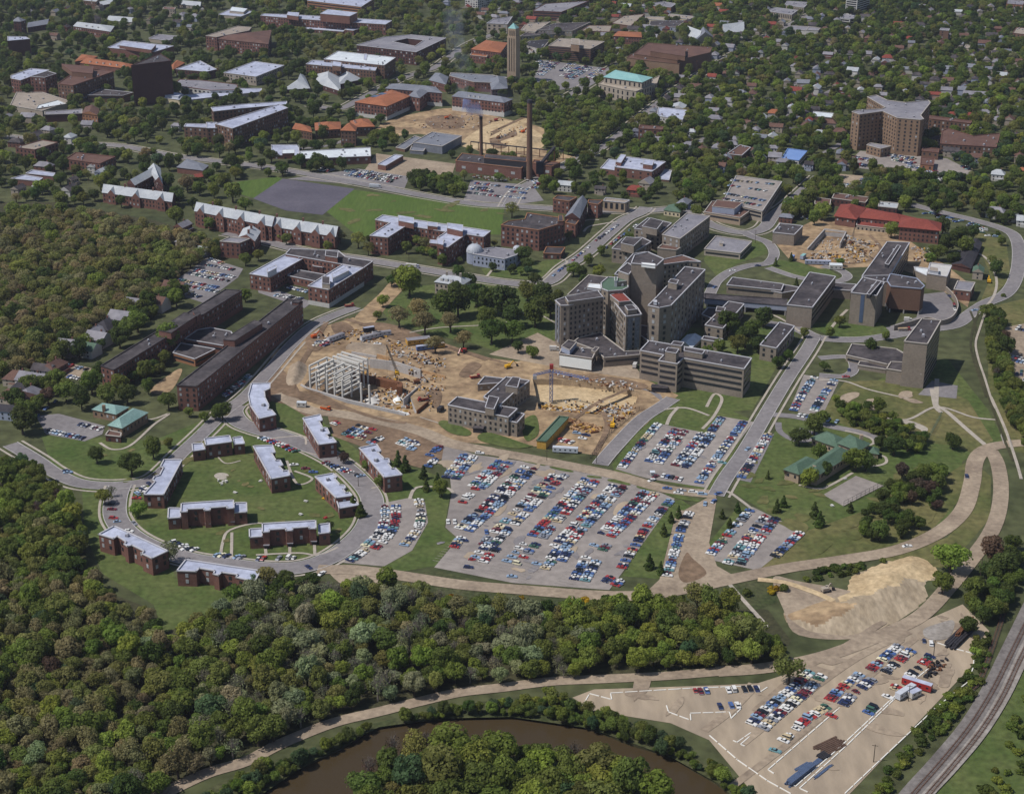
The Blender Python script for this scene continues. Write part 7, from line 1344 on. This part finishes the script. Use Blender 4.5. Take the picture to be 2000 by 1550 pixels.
# town and campus
EX=[pts(s) for s in ("o 636,412 690,371 985,405 978,445 900,435 700,462","o 494,388 552,349 693,369 630,420","o 760,268 770,245 830,225 900,218 985,236 1050,255 1040,285 900,286","o 780,300 890,310 890,350 760,345","o 1040,160 1060,120 1188,134 1140,168","o 1510,470 1600,425 1760,460 1850,520 1740,520 1540,505","o 1640,330 1680,300 1850,310 1900,338 1850,350","o 1375,445 1500,450 1500,480 1380,490","o 905,355 1040,365 1060,392 905,390")]
EXW=[[P(*q) for q in e] for e in EX]
for e in EXW: raster(occ,e,GX0,GY0,GS)
a=scatter("o -80,-60 2080,-60 2080,330 1950,430 1620,420 1520,380 1340,400 1210,400 1080,385 1000,380 930,375 620,330 420,390 380,410 -60,400",5200,4.2,6.6,TMIX,1.42,True,None,.88)
a2_=scatter("o 1100,20 2080,-60 2080,330 1900,400 1620,400 1520,340 1350,400 1210,260 1200,180",1900,3.6,6.3,TMIX,1.28,True,None,.7)
scatter("o 1010,240 1100,225 1220,235 1200,290 1100,330 1040,300",90,4,5.5,{'green':.45,'olive green':.35,'dark green':.2},1.05,True,None,.6)
scatter("o 560,330 620,325 800,345 950,372 930,400 620,345",34,4.5,6,{'dark green':.6,'green':.4},1.25,True,None,.2)
scatter("o 1500,440 1600,330 1680,345 1750,380 1820,400 1990,420 2080,300 2080,460 1960,440 1900,425 1800,400 1620,420",150,4,6.2,TMIX,1.1,True,None,.7)
scatter("o 660,470 760,490 1000,540 1060,545 1010,500 960,480 720,470",16,3,4.5,TMIX,1.5,True,None,.9)
scatter("o 100,780 250,750 340,740 330,690 300,700 200,760 60,740 20,860 60,840",34,4,6,{'green':.7,'dark green':.3},1.2,True,None,.85)
for s_ in ("b3 1700,300 1800,250 1850,420 1760,480",): scatter(s_,8,1.5,2.5,TMIX,1.2,True,SH,0)
print('trees',len(TR),a,a2_)
TR=[t for t in TR if -60<proj(t[0],t[1])[0]<2060 and proj(t[0],t[1],12)[1]<1640]
hand=TR[:HANDN] if HANDN<=len(TR) else TR
rest=[t for t in TR[HANDN:]]; rest.sort(key=lambda t:math.hypot(t[0],t[1]))
ok=[t for t in rest if proj(t[0],t[1],8)[1]<1560 and 20<proj(t[0],t[1],8)[0]<1980]
hand.sort(key=lambda t:math.hypot(t[0],t[1]))
NH=min(len(hand),230); indiv=hand[:NH]+ok[:300-NH]; ids=set(id(t) for t in indiv); mass=[t for t in TR if id(t) not in ids]
LM.update({'river bend':P(820,1430),'hairpin of the haul road':P(1920,885),'sand slope':P(1680,1180),'tennis court':P(1665,950),'gravel river car park':P(1640,1420),'gravel path by the river':P(700,1395),'infield':P(1780,830),'concrete frame':P(650,750),'island woods':P(1000,1560),'timber heap':P(1880,1240),'square upper car park':P(1330,880),'lone round sand patch':P(430,930),'left lawn':P(150,880),'near bank of the river':P(560,1520)})
tc={}
first={}
for t in sorted(indiv,key=lambda t:math.hypot(t[0],t[1])):
    x,y,s,pi,tn,tint,rz,hf=t; lm=nearest_lm(x,y); shrub=pi in SH; nm='shrub' if shrub else ('conifer' if pi==9 else 'deciduous_tree'); cat='shrub' if shrub else 'tree'
    what='shrub' if shrub else ('small conifer' if pi==9 else ('nearly bare tree' if pi==10 else ('thinly leaved tree' if pi in(7,8) else 'full round tree')))
    k=(tn,what,lm); tc.setdefault(k,[]).append(t)
for k,l in tc.items():
    l.sort(key=lambda t:(t[0]-LM[k[2]][0])**2+(t[1]-LM[k[2]][1])**2)
    for i,t in enumerate(l):
        x,y,s,pi,tn,tint,rz,hf=t; nm={'shrub':'shrub','small conifer':'conifer'}.get(k[1],'deciduous_tree'); root=empty(nm,(x,y,0),rz); uu=rng.uniform(.86,1.16); root.scale=(s*uu,s/uu,s*hf)
        tag(root,f"{k[0]} {k[1]}, "+("nearest" if i==0 else ordinal(i+1)+" nearest" if i<99 else "far from")+f" the {k[2]}",'shrub' if nm=='shrub' else 'tree',{'shrub':'shrubs on the grass','conifer':'young conifers','deciduous_tree':'trees standing in the open and along the woods'}[nm])
        o=link('crown',PR[pi][0],root); o['tint']=[float(v) for v in tint]; link('trunk',PR[pi][1],root); first.setdefault(pi,o)
# the woods and the town canopy: instances of the crowns above
ng_cache={}
def mass_tree(name,label,L):
    by=sorted(set(t[3] for t in L)); 
    for p_ in by:
        if p_ not in first: 
            for t in L: t[3]=t[3] if t[3]!=p_ else min(first)
    by=sorted(set(t[3] for t in L))
    me=bpy.data.meshes.new(name); me.from_pydata([(t[0],t[1],0) for t in L],[],[])
    a=me.attributes.new('tint','FLOAT_COLOR','POINT'); a.data.foreach_set('color',np.array([(*t[5],1) for t in L],np.float32).ravel())
    a=me.attributes.new('scl','FLOAT_VECTOR','POINT'); a.data.foreach_set('vector',np.array([(t[2]*q,t[2]/q,t[2]*t[7]) for t,q in zip(L,rng.uniform(.82,1.2,len(L)))],np.float32).ravel())
    a=me.attributes.new('rotv','FLOAT_VECTOR','POINT'); a.data.foreach_set('vector',np.array([(0,0,t[6]) for t in L],np.float32).ravel())
    a=me.attributes.new('pid','INT','POINT'); a.data.foreach_set('value',np.array([t[3] for t in L],np.int32))
    o=bpy.data.objects.new(name,me); COL.objects.link(o); ng=bpy.data.node_groups.new(name,'GeometryNodeTree'); ng.interface.new_socket('Geometry',in_out='INPUT',socket_type='NodeSocketGeometry'); ng.interface.new_socket('Geometry',in_out='OUTPUT',socket_type='NodeSocketGeometry')
    N=ng.nodes.new; K=ng.links.new; gi=N('NodeGroupInput'); go=N('NodeGroupOutput'); jn=N('GeometryNodeJoinGeometry')
    def na(n,t): q=N('GeometryNodeInputNamedAttribute'); q.data_type=t; q.inputs[0].default_value=n; return q
    sc=na('scl','FLOAT_VECTOR'); rv=na('rotv','FLOAT_VECTOR'); pid=na('pid','INT')
    for p_ in by:
        cmp_=N('FunctionNodeCompare'); cmp_.data_type='INT'; cmp_.operation='EQUAL'; K([s for s in pid.outputs if s.enabled and s.type=='INT'][0],[s for s in cmp_.inputs if s.enabled][0]); [s for s in cmp_.inputs if s.enabled][1].default_value=p_
        for src in (first[p_],[c for c in first[p_].parent.children if c.name.startswith('trunk')][0]):
            oi=N('GeometryNodeObjectInfo'); oi.transform_space='ORIGINAL'; oi.inputs[0].default_value=src; oi.inputs[1].default_value=True
            ip=N('GeometryNodeInstanceOnPoints'); K(gi.outputs[0],ip.inputs['Points']); K(cmp_.outputs[0],ip.inputs['Selection']); K(oi.outputs['Geometry'],ip.inputs['Instance'])
            r2=N('FunctionNodeEulerToRotation'); K([s for s in rv.outputs if s.enabled and s.type=='VECTOR'][0],r2.inputs[0]); K(r2.outputs[0],ip.inputs['Rotation']); K([s for s in sc.outputs if s.enabled and s.type=='VECTOR'][0],ip.inputs['Scale']); K(ip.outputs[0],jn.inputs[0])
    K(jn.outputs[0],go.inputs[0]); m=o.modifiers.new('scatter','NODES'); m.node_group=ng; tag(o,label,'trees',kind='stuff'); return o
wood=[t for t in mass if proj(t[0],t[1])[1]>1060 or (proj(t[0],t[1])[0]<440 and proj(t[0],t[1])[1]>420) ]; w2=set(id(t) for t in wood); town=[t for t in mass if id(t) not in w2]
mass_tree('woodland','mixed spring woods covering the valley side and the left edge',wood); mass_tree('town_trees','mass of leafy street and garden trees among the far buildings',town)
print('indiv',len(indiv),'wood',len(wood),'town',len(town),'objs',len(bpy.data.objects))
# ---------------- haze ----------------
def haze():
    b=MB(); b.prism([(-4900,-700),(4900,-700),(4900,8900),(-4900,8900)],-7,430,'roof_white',bottom=True); b.face([(-4900,-700,-7),(-4900,8900,-7),(4900,8900,-7),(4900,-700,-7)],'roof_white')
    me=b.mesh('haze'); me.materials.clear(); m=bpy.data.materials.new('haze_air'); m.use_nodes=True; n=m.node_tree; n.nodes.remove(n.nodes['Principled BSDF']); v=n.nodes.new('ShaderNodeVolumePrincipled'); v.inputs['Color'].default_value=(.8,.82,1,1); v.inputs['Density'].default_value=.00004; v.inputs['Anisotropy'].default_value=.3
    n.links.new(v.outputs[0],n.nodes['Material Output'].inputs['Volume']); me.materials.append(m); me.update()
    o=bpy.data.objects.new('haze',me); COL.objects.link(o); tag(o,'thin even haze over the whole city',kind='stuff')
haze()
